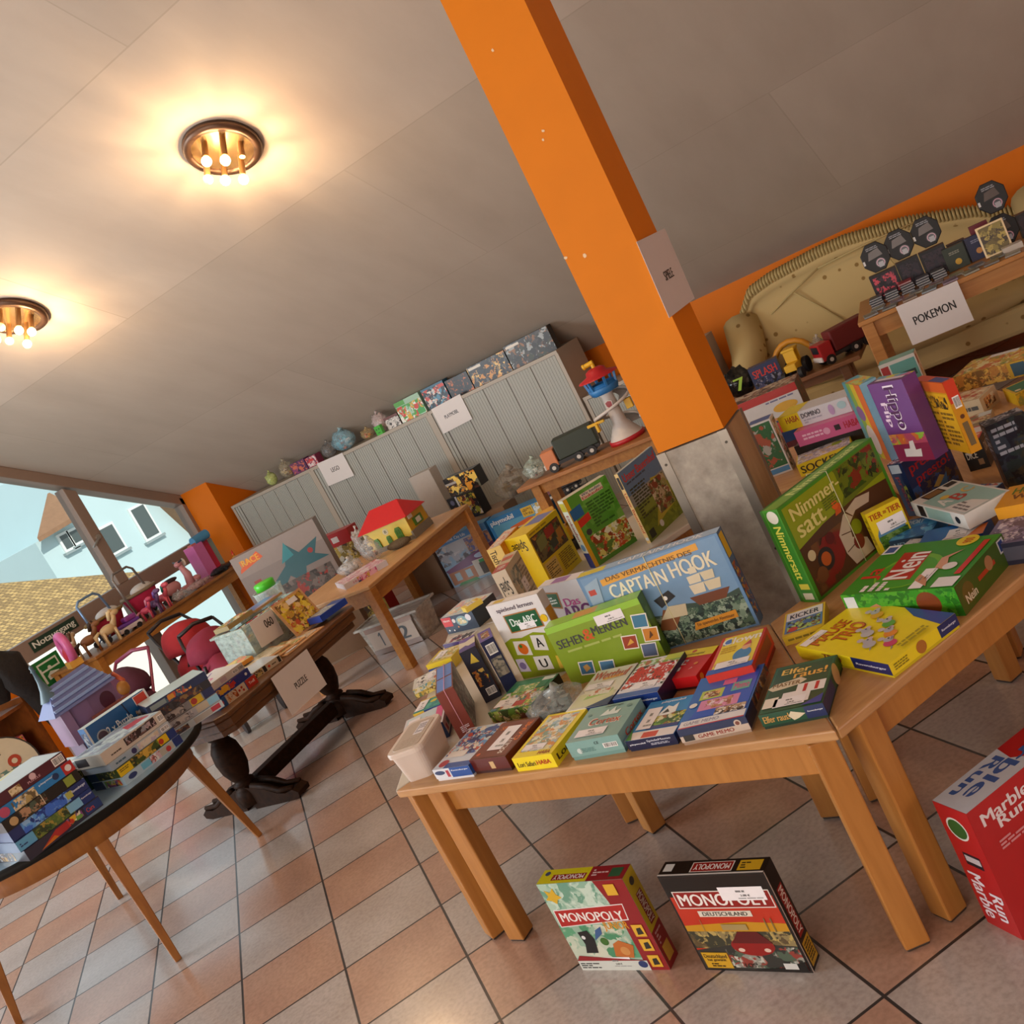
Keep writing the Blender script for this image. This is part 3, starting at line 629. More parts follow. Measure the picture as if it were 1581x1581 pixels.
# ------------------------------------------------------------------ tambour cabinets
CAB = M('aaa092', .45, var=.02); CABD = M('a1a39c', .5, var=.02); GROOVE = M('4e4a44', .6)
def cabinet(x0, x1, y0, z, label, depth=.43, npan=None, strips=True):
    W = x1 - x0
    e = empty('tambour_cabinet', (x0, y0, 0), 0, label, 'cabinet', 'grey office cabinets with ribbed shutters')
    b = MB(); b.box(.001, .02, 0, W - .001, depth, z - .025, CAB).box(.001, -.004, z - .025, W - .001, depth, z, CAB)
    b.box(0, 0, 0, .028, .02, z - .025, CAB).box(W - .028, 0, 0, W, .02, z - .025, CAB).box(.028, 0, 0, W - .028, .02, .05, CAB); b.build('body', e)
    s = MB(); s.box(.028, .008, .05, W - .028, .02, z - .028, GROOVE)
    n = npan or max(2, round(W / .17)); a = .028 + (.07 if strips else 0); pw = (W - .028 - a) / n
    if strips: s.box(.034, .003, .05, .058, .02, z - .028, CABD).box(.064, .003, .05, .09, .02, z - .028, CABD)
    for i in range(n):
        p0 = a + i * pw + .003; p1 = a + (i + 1) * pw - .003; q = 9; w_ = (p1 - p0) / q
        for j in range(q): s.box(p0 + j * w_ + .0012, .002, .05, p0 + (j + 1) * w_ - .0012, .008, z - .028, CABD)
        s.box(p0, .005, .05, p1, .009, z - .028, CABD)
    s.build('shutter_door', e)
cabinet(-6.6, -5.577, 6.5, 1.194, 'leftmost grey shutter cabinet, beside the orange pillar', npan=6)
cabinet(-5.577, -4.258, 6.5, 1.194, 'middle grey shutter cabinet, with a white paper sign at its left end', npan=6)
cabinet(-4.258, -3.03, 6.5, 1.194, 'right grey shutter cabinet with black boxed construction sets on top', npan=5)
cabinet(-3.02, -2.46, 6.52, .80, 'low grey shutter cabinet half hidden behind the plastic lookout tower', npan=3, strips=False)
cabinet(-2.75 + .32, -2.02, 6.3, .84, 'small grey shutter cabinet right of the column beside the sofa', npan=2, strips=False)

# ------------------------------------------------------------------ sofa
def fabric():
    m = bpy.data.materials.new('sofa_fabric'); m.use_nodes = True; nt = m.node_tree; b = nt.nodes['Principled BSDF']; N = nt.nodes.new; L = nt.links.new
    tc = N('ShaderNodeTexCoord'); v = N('ShaderNodeTexVoronoi'); v.inputs['Scale'].default_value = 10; v.inputs['Randomness'].default_value = .55; L(tc.outputs['Object'], v.inputs['Vector'])
    r = N('ShaderNodeValToRGB'); r.color_ramp.elements[0].position = .13; r.color_ramp.elements[1].position = .17; r.color_ramp.elements[0].color = lin('8c6f3c'); r.color_ramp.elements[1].color = lin('c4ad78')
    L(v.outputs['Distance'], r.inputs[0]); L(r.outputs[0], b.inputs['Base Color']); b.inputs['Roughness'].default_value = .9
    return m
FAB = fabric(); FABP = M('b8a470', .9, var=.12, scale=30)
e = empty('sofa', (-1.85, 6.72, 0), 0, 'beige patterned sofa with curved padded back and gathered trim along the orange wall', 'sofa')
_bt = [(0, .70), (.05, .86), (.15, .98), (.30, 1.01), (.65, 1.03), (.82, 1.025), (1.2, .965), (1.56, .86), (1.8, .74), (1.95, .62)]
def back_top(x):
    for (a, p), (b_, q) in zip(_bt, _bt[1:]):
        if x <= b_: return p + (q - p) * (x - a) / (b_ - a)
    return _bt[-1][1]
bk = MB(); vs = []; n = 40; SW = 1.95
prof = lambda h: [(0.06, .30), (.0, h * .45), (-.01, h * .62), (.03, h * .82), (.05, h - .10), (.02, h - .085), (.05, h - .02), (.12, h), (.20, h - .05), (.22, .3)]
for i in range(n + 1):
    x = SW * i / n; h = back_top(x); dy = .10 * abs(2 * i / n - 1) ** 2.5
    vs += [(x, .10 - dy + a, z) for a, z in prof(h)]
K = 10; fs = [(i * K + j, i * K + j + 1, (i + 1) * K + j + 1, (i + 1) * K + j) for i in range(n) for j in range(K - 1)] + [tuple(range(K)), tuple(range(n * K + K - 1, n * K - 1, -1))]
bk.add(vs, fs, FAB, True); bk.build('backrest', e)
c = MB()
for a, b in (((.12, .72), (.62, .92)), ((.62, .92), (1.3, .93)), ((.42, .84), (.70, .45)), ((1.0, .93), (1.12, .45))):
    c.tube([(a[0], .075, a[1]), ((a[0] + b[0]) / 2, .072, (a[1] + b[1]) / 2 + .01), (b[0], .085 if b[1] > .6 else .07, b[1])], .006, FABP, 6)
c.build('seam', e)
rf = MB()
for i in range(90):
    x = SW * (i + .5) / 90; h = back_top(x); dy = .10 * abs(2 * x / SW - 1) ** 2.5; rf.ell((x, .19 - dy, h - .025), (.013, .10, .045), FABP, n=6, k=5)
rf.build('gathered_trim', e)
se = MB(); se.ell((.98, -.2, .34), (.9, .34, .10), FAB, n=24, k=10); se.build('seat_cushion', e)
MB().box(.08, -.45, .14, 1.88, .2, .3, FAB).build('sofa_base', e, bevel=.03)
for x in (.03, 1.9):
    ar = MB(); ar.tube([(x + .03, -.42, .22), (x + .02, -.43, .38), (x, -.33, .50), (x, -.1, .60), (x - .01, .08, .78)], [.07, .09, .10, .12, .13], FAB, 14); ar.build('armrest', e)
for x in (.2, 1.75): MB().cyl((x, -.36, 0), (x, -.36, .14), .03, DARK).build('foot', e)

# shelf unit at the left edge
SH = WOOD('6e3a14', '8a4c1c', 4, .4, (4, 4, 4))
e = empty('wooden_shelf', (-6.3, 3.17, 0), 0, 'reddish-brown open wooden shelf at the left edge, draped with a black cloth', 'shelf')
MB().box(-.35, .55, 0, 0, .58, .82, SH).box(-.35, -.6, 0, 0, -.57, .82, SH).box(-.35, -.57, 0, -.33, .55, .82, SH).build('side_panel', e)
for z in (.05, .38, .76): MB().box(-.33, -.57, z, 0, .55, z + .022, SH).build('shelf_board', e)
cl = MB(); rr = random.Random(5)
pts = [(-.1 + .03 * math.sin(t * 2), .60 - .02 * math.sin(t * 3), 1.30 - t * .27) for t in range(5)]
cl.tube([(-.02, .44, .86), (.0, .44, 1.02), (.06, .50, 1.16), (.10, .52, 1.06), (.12, .54, .92), (.06, .60, .82), (.07, .615, .66), (.07, .62, .52), (.10, .66, .42), (.12, .74, .32)], [.06, .12, .10, .11, .09, .06, .05, .045, .05, .03], M('17110f', .9, bump=.5, var=.3), 16)
for q in range(len(cl.v)): cl.v[q] = cl.v[q] + noise.noise_vector(cl.v[q] * 11) * .035
tag(cl.build('draped_cloth', loc=(-6.3, 3.17, 0)), 'bundled black cloth hanging over the end of the brown shelf', 'cloth')

# ------------------------------------------------------------------ paper signs
PAPER = M('d9d4d2', .5, var=.02)
def sign(name, p, u, v, w, h, txt, label, tb, kind_txt='1d1d1d', tilt=0.0):
    """paper sheet: p top-left corner, u right, v down directions"""
    p, u, v = map(Vector, (p, u, v)); u.normalize(); v.normalize(); n = v.cross(u) * -1; n = u.cross(-v)
    mb = MB(); o = p + v * h
    mb.add([o, o + u * w, p + u * w, p, o - n * .001, o + u * w - n * .001, p + u * w - n * .001, p - n * .001], [(0, 1, 2, 3), (7, 6, 5, 4), (0, 4, 5, 1), (1, 5, 6, 2), (2, 6, 7, 3), (3, 7, 4, 0)], PAPER)
    mb.ops(o, u, -v, n, w, h, [('t', txt) + tb + (kind_txt,)])
    return tag(mb.build(name), label, 'sign')
sign('paper_sign', (-3.598, 3.214, .552), (0, 1, -.01), (-.02, .02, -1), .297, .212, 'PUZZLE', 'white paper sign reading PUZZLE taped to the dark trestle table', (.36, .40, .68, .55))
S = .883
sign('paper_sign', (-5.475, 6.492, 1.206), (1, 0, -.03), (.0, -.02, -1), .297, .212, 'LEGO', 'white paper sign taped to the cabinets nearer the window pillar', (.36, .45, .66, .62))
sign('paper_sign', (-4.205, 6.492, 1.20), (1, 0, .04), (.0, -.02, -1), .297, .212, 'PLAYMOBIL', 'white paper sign taped to the cabinets where middle and right cabinet meet', (.27, .44, .73, .58))
c5, s5 = math.cos(math.radians(5)), math.sin(math.radians(5))
sign('paper_sign', (-.69, 5.272, .722), (c5, s5, 0), (.02, -.02, -1), .297, .212, 'POKEMON', 'white paper sign in front of the sofa, taped to the light wooden table', (.17, .42, .84, .62))
sign('paper_sign', (-.8875, 2.674, 1.567), (0, 1, 0), (0, -.09, -1), .288, .225, 'SPIELE', 'white paper sign reading SPIELE stuck on the side of the orange column', (.36, .40, .66, .52))
# exit signs on the glazing
mb = MB(); mb.box(XL + .032, 4.42, .955, XL + .035, 4.86, 1.045, M('1d3a2a', .4)); mb.ops((XL + .035, 4.42, .955), (0, 1, 0), (0, 0, 1), (1, 0, 0), .44, .09, [('t', 'Notausgang', .05, .12, .95, .84, 'e8ece4')])
tag(mb.build('exit_lettering'), 'dark green strip reading Notausgang on the window bar', 'sign')
mb = MB(); mb.box(XL + .0, 4.36, .62, XL + .006, 4.60, .89, M('1f7a3a', .4))
mb.ops((XL + .006, 4.36, .62), (0, 1, 0), (0, 0, 1), (1, 0, 0), .24, .27, [('r', .12, .62, .88, .9, 'e8efe6'), ('r', .17, .67, .83, .85, '1f7a3a'), ('r', .12, .3, .2, .75, 'e8efe6'), ('r', .45, .1, .55, .5, 'e8efe6'), ('c', .5, .68, .07, 'e8efe6'), ('p', [(.3, .36), (.7, .4), (.75, .5), (.45, .58), (.28, .48)], 'e8efe6')])
tag(mb.build('exit_sign'), 'green square emergency exit sign on the lower window pane', 'sign')

# ------------------------------------------------------------------ printed boxes
POS = {
    'dis': (-1.6586, 1.9601, 0.545, -7.5552, 0.1347, 0.1971, 0.0359),
    'brown': (-1.526, 1.9377, 0.545, -9.3826, 0.1302, 0.1713, 0.0427),
    'lori': (-1.3747, 1.9158, 0.545, -7.9618, 0.1286, 0.1922, 0.0382),
    'cortex': (-1.201, 1.8921, 0.545, -4.3351, 0.15, 0.1522, 0.0494),
    'pmemo': (-1.048, 1.8822, 0.545, -5.2267, 0.1291, 0.1633, 0.0284),
    'gmemo': (-0.8925, 1.8919, 0.545, -0.4207, 0.1628, 0.2203, 0.0405),
    'elfer': (-0.7104, 1.8731, 0.545, -1.8265, 0.1412, 0.1942, 0.0351),
    'animals': (-1.5985, 2.2072, 0.545, -8.0618, 0.1638, 0.1656, 0.0349),
    'wett': (-1.2873, 2.1007, 0.545, -6.5558, 0.1336, 0.1985, 0.04),
    'biber': (-1.1332, 2.0749, 0.545, -6.7685, 0.1326, 0.1873, 0.05),
    'redf': (-1.0353, 2.1172, 0.545, -11.2315, 0.1024, 0.141, 0.0355),
    'clown': (-0.885, 2.0612, 0.545, -0.0775, 0.1162, 0.1847, 0.06),
    'tub': (-1.8304, 1.9894, 0.545, 14.4744, 0.0962, 0.188, 0.0665),
    'pinkw': (-1.9389, 2.16, 0.545, 25.5646, 0.1398, 0.1508, 0.0513),
    'teal2': (-1.9831, 2.277, 0.545, 12.5556, 0.0981, 0.0889, 0.055),
    'stk1': (-2.1653, 2.5481, 0.545, 47.3389, 0.1034, 0.1253, 0.0226),
    'stk2': (-2.1913, 2.7129, 0.545, 1.526, 0.1148, 0.1112, 0.04),
    'cars2': (-2.1813, 2.8254, 0.545, -9.8363, 0.135, 0.0643, 0.045),
    'redblue': (-1.7763, 2.2303, 0.545, 17.1673, 0.054, 0.2792, 0.15),
    'mono1': (-1.8124, 2.3647, 0.545, 31.4586, 0.0566, 0.1571, 0.178),
    'mono2': (-1.7892, 2.3532, 0.545, 81.5876, 0.0448, 0.1183, 0.1768),
    'rocket': (-2.2876, 3.0976, 0.545, -10.9907, 0.1817, 0.1506, 0.0721),
    'spiel': (-1.6074, 2.3911, 0.545, -9.8095, 0.2113, 0.0358, 0.259),
    'sehen': (-1.3457, 2.3357, 0.545, 4.3276, 0.3043, 0.05, 0.168),
    'abc2': (-1.5522, 2.6071, 0.545, -11.7004, 0.1663, 0.05, 0.2),
    'capt': (-1.1181, 2.342, 0.545, -0.0176, 0.4315, 0.05, 0.275),
    'bauern': (-1.5346, 3.4795, 0.545, 76.4139, 0.2726, 0.0174, 0.2985),
    'einkauf': (-1.7299, 3.3607, 0.545, 54.0151, 0.1794, 0.0434, 0.2947),
    'yellow': (-1.9843, 3.3154, 0.545, 79.8418, 0.2311, 0.1205, 0.24),
    'orange4': (-2.1174, 3.3153, 0.545, 94.9188, 0.2112, 0.0649, 0.24),
    'cream': (-1.8761, 2.8587, 0.545, 102.08, 0.201, 0.0549, 0.2),
    'mouse': (-0.5724, 2.0523, 0.545, 50.4457, 0.2008, 0.3197, 0.0256),
    'nein': (-0.4794, 2.229, 0.545, 65.18, 0.2386, 0.3333, 0.07),
    'kart': (-0.7568, 2.2207, 0.545, 6.35, 0.1042, 0.1315, 0.0241),
    'nimmer': (-0.6702, 2.549, 0.545, 59.6911, 0.4115, 0.0643, 0.271),
    'tier': (-0.5766, 2.6009, 0.545, 29.4932, 0.0966, 0.03, 0.1247),
    'presto': (-0.4682, 2.8402, 0.545, 55.8782, 0.1916, 0.05, 0.1634),
    'hippo': (-0.4389, 2.7415, 0.7084, -40.1298, 0.1298, 0.0704, 0.235),
    'orangeb': (-0.3772, 2.7326, 0.7084, -60.9425, 0.1826, 0.0297, 0.2),
    'socken': (-0.8885, 3.6029, 0.545, 8.5502, 0.2055, 0.132, 0.0474),
    'haba': (-1.0629, 3.6969, 0.545, 1.497, 0.0934, 0.0761, 0.22),
    'domino': (-0.8673, 3.7419, 0.685, -17.1955, 0.2859, 0.1, 0.045),
    'pinkh': (-0.8462, 3.6748, 0.635, -0.0262, 0.2264, 0.12, 0.045),
    'mj': (-1.3927, 1.773, 0.0, -5.5014, 0.2755, 0.0501, 0.2741),
    'md': (-1.0231, 1.7321, 0.0, -7.4384, 0.2685, 0.0329, 0.2721),
    'marble': (-0.4461, 1.8164, 0.0, -41.9099, 0.075, 0.1377, 0.3044),
    'teal': (-0.5859, 3.9685, 0.545, -0.6925, 0.1346, 0.0697, 0.2),
    'farB': (-0.3225, 3.8488, 0.545, -29.2095, 0.2054, 0.1419, 0.06),
    'farA': (-0.3757, 3.7057, 0.545, -34.6411, 0.1647, 0.0928, 0.06),
    'green2': (-0.2414, 3.5671, 0.545, 8.8774, 0.12, 0.1212, 0.045),
    'blk': (-0.3692, 3.6069, 0.545, -23.5387, 0.1154, 0.0475, 0.03),
    'pic': (-0.3526, 3.3575, 0.545, -3.7887, 0.1018, 0.098, 0.04),
    'qwix': (-0.3386, 3.0411, 0.545, -9.569, 0.0578, 0.1246, 0.09),
    'darkst': (-0.2332, 2.7816, 0.545, -75.1005, 0.057, 0.0957, 0.1816),
    'memo': (-0.4624, 2.6076, 0.545, -46.2756, 0.1374, 0.0619, 0.035),
    'abcbox': (-0.3753, 2.5579, 0.585, -63.7707, 0.3393, 0.082, 0.04),
    'blueb': (-0.3432, 2.6934, 0.545, -36.1668, 0.1124, 0.065, 0.045),
    'bluef': (-0.3982, 2.4369, 0.545, -46.4477, 0.0828, 0.0897, 0.04),
    'smallw': (-0.492, 2.4891, 0.545, -32.5634, 0.071, 0.0367, 0.03),
    'purple': (-0.257, 2.3043, 0.545, -32.2222, 0.104, 0.1255, 0.06),
    'holz': (-0.2498, 2.4014, 0.606, -36.0168, 0.083, 0.1243, 0.02),
    's6': (-3.5785, 1.9362, 0.65, 80.2789, 0.3063, 0.27, 0.041),
    's5': (-3.5549, 1.9289, 0.692, 79.702, 0.3038, 0.27, 0.041),
    's4': (-3.562, 1.9548, 0.734, 70.6315, 0.2783, 0.27, 0.041),
    's3': (-3.5908, 1.9049, 0.776, 94.7552, 0.2986, 0.27, 0.041),
    's2': (-3.5658, 1.9231, 0.818, 83.5241, 0.2684, 0.27, 0.041),
    's1': (-3.5442, 1.9395, 0.86, 72.0052, 0.2356, 0.27, 0.041),
    't4': (-3.5159, 2.2997, 0.65, 87.2128, 0.277, 0.24, 0.035),
    't3': (-3.514, 2.3209, 0.686, 78.6561, 0.2536, 0.24, 0.035),
    't2': (-3.5084, 2.3172, 0.722, 74.8765, 0.2263, 0.24, 0.03),
    't1': (-3.5821, 2.3505, 0.753, 84.7447, 0.2859, 0.24, 0.045),
    'threep': (-4.2974, 3.027, 0.65, 97.2279, 0.3696, 0.05, 0.19),
    'c5': (-3.5035, 2.644, 0.65, 28.0402, 0.1239, 0.2, 0.03),
    'c4': (-3.4812, 2.6244, 0.681, 25.2359, 0.1527, 0.2, 0.035),
    'c3': (-3.4303, 2.6598, 0.717, 12.2767, 0.2524, 0.2, 0.035),
    'c2': (-3.4341, 2.6518, 0.753, 27.5994, 0.2226, 0.2, 0.035),
    'c1': (-3.397, 2.5459, 0.789, 88.195, 0.1987, 0.2, 0.035),
    'trefl': (-3.7713, 3.1057, 0.56, 49.497, 0.2223, 0.25, 0.045),
    'cars': (-3.8215, 3.1179, 0.606, 71.7066, 0.2139, 0.25, 0.04),
    'hund': (-3.7898, 3.0724, 0.647, 80.6401, 0.212, 0.25, 0.035),
    'kitty': (-3.7506, 3.2959, 0.56, 59.7138, 0.165, 0.2, 0.03),
    'wood1': (-3.7867, 3.5005, 0.56, 65.5335, 0.3777, 0.2, 0.008),
    'wood2': (-3.8309, 3.4639, 0.58, 89.0957, 0.3349, 0.22, 0.008),
    'wood3': (-3.9596, 3.5488, 0.61, 69.2686, 0.3033, 0.28, 0.008),
    'alpha': (-4.2986, 3.7353, 0.58, -22.4143, 0.4249, 0.3, 0.01),
    'tub060': (-4.3432, 4.2261, 0.56, 53.0574, 0.6649, 0.3, 0.24),
    'gnome': (-4.3015, 4.4664, 0.56, -15.2722, 1.2562, 0.3, 0.26),
    'play1': (-4.5407, 6.6792, 0.0, 55.9627, 0.4422, 0.12, 0.4096),
    'play2': (-4.3351, 7.2605, 0.0, 58.863, 0.6039, 0.12, 0.3171),
    'cardb': (-5.0829, 6.615, 0.0, 55.3035, 0.7958, 0.1, 0.6501),
    'toyb1': (-4.431, 6.9512, 0.41, -9.5773, 0.2845, 0.1, 0.2),
    'toyb2': (-4.0015, 6.3017, 0.62, -17.9753, 0.3027, 0.1, 0.14),
    'play2b': (-3.8183, 6.4916, 0.0, -3.2801, 0.5428, 0.12, 0.41),
    'play1b': (-4.3682, 6.519, 0.0, 1.1301, 0.5112, 0.12, 0.41),
    'hotw': (-7.7668, 7.8904, 0.0, 6.1062, 1.2868, 0.12, 0.5),
}
def tidy(k, **kw):
    v = list(POS[k]); ix = 'x y z yaw w d h'.split()
    for a, b in kw.items(): v[ix.index(a)] = b
    POS[k] = tuple(v)
K_ = 'kids'
def pal(s): return s.split()
SKY = pal('5a7f9e 8fb0c4 c9d6d8 3d5f86 e8e2cc'); FLES = pal('b5793f 6b4a2a e0b070 3d3a30 d8cfae a23b2a'); GRN = pal('3d7a2a 7aa83a c9c24a 2a5520 d8d8b0 8f5a30')
MIX = pal('c23a2a e0b030 3a6fa8 2f2a30 e8e0d0 6fa04a 8a4a80'); DRK = pal('14141a 2a2430 6a4028 b08a40 3a3a44 8a2a20 9aa0a8'); PNK = pal('d06a90 e8c0cc a03060 f0e8ea 7a5aa0 e0a030')
BLU = pal('1f4f9a 5a9ad0 bcd8e8 14306a e8e0d0 c0503a'); SEA = pal('2a4038 47604c 6f8570 1c2c2a 8fa08c'); YEL = pal('e8c020 f0e060 c08a20 e8e0c0 b04a28')
ST = lambda f, a, b, w=.06, h=.025, t='2.00 €': (f, a, b, w, h, t)
GT = 'boxed games along the front edge'; GA_ = 'boxed games on the ring of tables'
def G(k, label, base, art, name='board_game', cat='game', group=GA_, **kw):
    return gbox(POS[k], name, label, cat, group, base, art, **kw)
G('dis', 'small blue and white puzzle box, first box right of the plastic tub', 'c9d4e2', {'T': [('n', .04, .3, .96, .97, BLU, 45, 3), ('r', .3, 0, 1, .12, '1f4f9a'), ('c', .72, .88, .2, '2a4f9a', .06), ('c', .2, .12, .12, 'b03a4a'), ('r', .1, .25, .6, .4, 'e4e0dc')], 'F': [('r', 0, 0, .46, 1, 'd8dce4'), ('r', .46, 0, 1, 1, '1f4f9a'), ('t', 'Ravensburger', .5, .6, .95, .78, 'e8eef4'), ('c', .17, .6, .14, '2a3f6a', .22), ('r', .34, .1, .42, .8, 'b03a4a')], 'R': [('r', 0, 0, 1, 1, '1f4f9a')]}, group=GT, lid='d8d8dc', name='puzzle_box', cat='puzzle')
G('brown', 'dark red-brown card game box between the blue puzzle and the yellow box', '5a1a12', {'T': [('r', .03, .03, .97, .97, '6e2214'), ('t', 'SOCIETY', .68, .1, .80, .5, 'e8e0d8', 1), ('t', 'GAME', .80, .42, .93, .92, 'e07020', 1), ('t', 'SPIEL', .15, .75, .5, .85, 'd06a28'), ('c', .15, .12, .05, 'd05a20')], 'F': [('r', .5, .1, .62, .7, 'c9a878')]}, group=GT, lid='3a1410', sticker=ST('T', .3, .2, .05, .11))
G('lori', 'yellow HABA box with safari picture, third big box from the left edge'.replace('HABA ', ''), 'ead31a', {'T': [('n', .08, .12, .88, .95, pal('9ab8c4 d8d0a0 c8a868 7a9a8a e0e0d0 d08a40'), 30, 5), ('t', 'HABA', .62, .03, .92, .10, 'a01f1a')], 'F': [('t', 'Lori Safari', .08, .3, .52, .65, '4a3a10'), ('t', 'HABA', .56, .34, .9, .66, 'b01f1a')], 'R': [('t', 'Lori Safari', .08, .25, .9, .7, '4a3a10')]}, group=GT, sticker=ST('T', .12, .14, .07, .026))
G('cortex', 'square mint green card game box with swirling red and white title', '7fa8a2', {'T': [('t', 'Cortex', .22, .4, .85, .62, 'e8e0d8'), ('t', 'Cortex', .24, .42, .83, .6, 'b84a30'), ('p', [(.35, .66), (.45, .85), (.5, .75), (.58, .9), (.62, .74), (.72, .8), (.7, .66)], 'd8e4e0'), ('c', .12, .75, .04, '5f8884'), ('c', .85, .85, .05, '5f8884'), ('t', 'challenge', .35, .9, .7, .96, '3a4a48')], 'F': [('t', 'CE', .52, .62, .6, .8, '2f3a3a'), ('bar', .66, .28, .92, .6), ('c', .2, .35, .05, 'c8d4d0'), ('l', .22, .2, .5, .5, 3, '5f8884')], 'R': [('t', 'Cortex', .2, .3, .85, .7, 'b84a30'), ('r', .05, .1, .3, .35, 'b8c4c0')]}, group=GT, lid='6f9892', sticker=ST('T', .12, .1, .085, .032))
G('pmemo', 'flat blue toy game box with green landscape right of the mint green box', '1f88c8', {'T': [('r', .05, 0, .99, .2, 'e8e0dc'), ('r', .3, .02, .62, .16, 'd04030'), ('n', .35, .3, .97, .6, GRN, 40, 2), ('p', [(.35, .55), (.5, .8), (.62, .75), (.7, .85), (.74, .6), (.6, .55)], 'e8ecea'), ('p', [(.45, .6), (.52, .72), (.6, .62)], '16181c'), ('r', .3, .22, .97, .3, '22307a'), ('t', 'playmobil', .3, .88, .8, .95, 'e8f0f4'), ('p', [(0, 0), (.12, 0), (0, .3)], '4a8a30')], 'F': [('r', 0, 0, 1, 1, '131c40'), ('t', 'playmobil', .06, .4, .38, .62, 'e0e4ec'), ('t', 'SpieleMemo', .42, .5, .9, .8, 'c8ccd8'), ('l', .48, .15, .85, .42, 2, 'b0b4c4')], 'R': [('r', 0, 0, 1, 1, '131c40')]}, group=GT, lid='101838', sticker=ST('T', .08, .24, .04, .09))
G('gmemo', 'large blue memory game box with pink tiles, title GAME MEMO on its side', '1f66b8', {'T': [('r', .02, .02, .98, .14, 'e4e4e6'), ('t', 'GAME MEMO', .08, .05, .6, .11, '9a9ab0'), ('r', .02, 0, .98, .02, 'c03a3a'), ('p', [(.12, .15), (.97, .15), (.97, .95), (.3, .6)], '1a55c0'), ('r', .15, .5, .5, .68, 'b8cc50'), ('n', .2, .53, .45, .65, FLES, 60, 1), ('r', .2, .28, .8, .48, 'd888b0'), ('n', .3, .3, .7, .46, pal('c08a60 d888b0 e8d0d8 a05a40'), 55, 6), ('r', .45, .72, .65, .82, 'd06a98'), ('r', .62, .55, .9, .72, '5fb0a0'), ('t', 'Memo', .65, .58, .88, .7, 'd05a90'), ('n', .5, .14, .95, .27, pal('e8e4de 9a6a3a 3a2a22 c8b090'), 60, 3), ('c', .1, .42, .06, 'e8e4da'), ('t', 'DREI', .7, .9, .93, .95, '123a80')], 'F': [('r', 0, .45, 1, 1, '14264e'), ('r', 0, 0, 1, .46, 'c4b4a4'), ('t', 'GAME MEMO', .26, .1, .78, .38, '8a2a20'), ('c', .86, .62, .05, 'c8b8a8'), ('c', .86, .62, .03, '7a4030'), ('r', .05, .05, .2, .5, '23211f')], 'R': [('n', 0, 0, 1, 1, DRK, 50, 2), ('r', 0, 0, 1, .3, '8a6a54'), ('r', 0, 0, .3, 1, '14264e')]}, group=GT, lid='a08874', name='memory_game')
G('elfer', 'dark green card game box with number eleven, rightmost on the front table', '0f4a30', {'T': [('r', .02, .02, .98, .98, '1a6040'), ('r', .05, .05, .95, .95, '0f4a30'), ('t', 'Elfer', .15, .78, .62, .9, 'e8c060'), ('t', 'raus!', .38, .66, .9, .80, 'e8b050'), ('p', [(.0, .52), (.12, .6), (.3, .62), (.5, .66), (.62, .58), (.5, .5), (.3, .47), (.1, .45)], 'd8ccb0'), ('t', 'MASTER', .08, .52, .52, .60, '7a5a30'), ('r', .5, .3, .95, .5, 'e8e4e0'), ('r', .3, .12, .75, .36, 'e8e4e2'), ('t', '11', .62, .32, .84, .48, 'c02a2a'), ('p', [(.65, .03), (.97, .03), (.97, .2)], '1f3f94'), ('r', .03, .1, .25, .3, 'e8e0d0')], 'F': [('t', 'Elfer raus!', .05, .25, .45, .8, 'c89a50'), ('p', [(.44, .5), (.5, .85), (.58, .7), (.7, .5), (.58, .2), (.5, .1)], 'd8ccb0'), ('r', .7, 0, 1, 1, '14285a'), ('t', 'Ravensburger', .74, .5, .97, .65, 'e0e4ec')], 'R': [('r', 0, 0, .5, 1, '14285a'), ('c', .7, .5, .12, 'c8a070')]}, group=GT, lid='0c3020', sticker=ST('T', .2, .08, .07, .034))
G('animals', 'green picture game box with a dark side in front of the white chalkboard box', '1f7a50', {'T': [('n', .02, .02, .98, .6, pal('7aa83a e8e0d8 3a6a4a d0c060 c06040 5a8aa0'), 40, 4), ('r', .5, .08, .75, .25, 'b83a30'), ('c', .4, .12, .1, 'e8e4d8'), ('r', .1, .62, .9, .95, '1f8a64'), ('n', .2, .55, .7, .8, pal('e8e8dc 7ab06a d8d890'), 60, 2), ('r', .7, .85, .97, .97, 'e4e8e4')], 'F': [('n', 0, 0, 1, 1, pal('4a6a20 8a9a40 c8b890 5a2a20 2a3a18'), 40, 8)], 'R': [('r', 0, 0, .4, 1, '1a2a5a'), ('r', .4, 0, 1, 1, '142018')]}, sticker=ST('T', .05, .12, .075, .04))
G('wett', 'white and pale green racing game box with a dark blue corner', 'd8d4c4', {'T': [('r', .05, .04, .95, .36, 'cfd0a8'), ('p', [(.25, .22), (.8, .3), (.85, .42), (.3, .34)], '9ac06a'), ('n', .3, .3, .8, .45, pal('d8d4c4 c06a50 e0dcd0'), 50, 4), ('t', 'Wettlauf', .06, .72, .92, .93, 'c0584a'), ('p', [(.35, .68), (.85, .72), (.8, .78), (.4, .75)], 'e0b060'), ('p', [(.45, 0), (1, 0), (1, .22)], '16306e')], 'R': [('r', 0, 0, .35, 1, '101f50'), ('r', .35, 0, 1, 1, '8f887c')], 'F': [('r', .5, 0, 1, 1, '16306e')]}, sticker=ST('T', .08, .47, .085, .03), lid='8f887c')
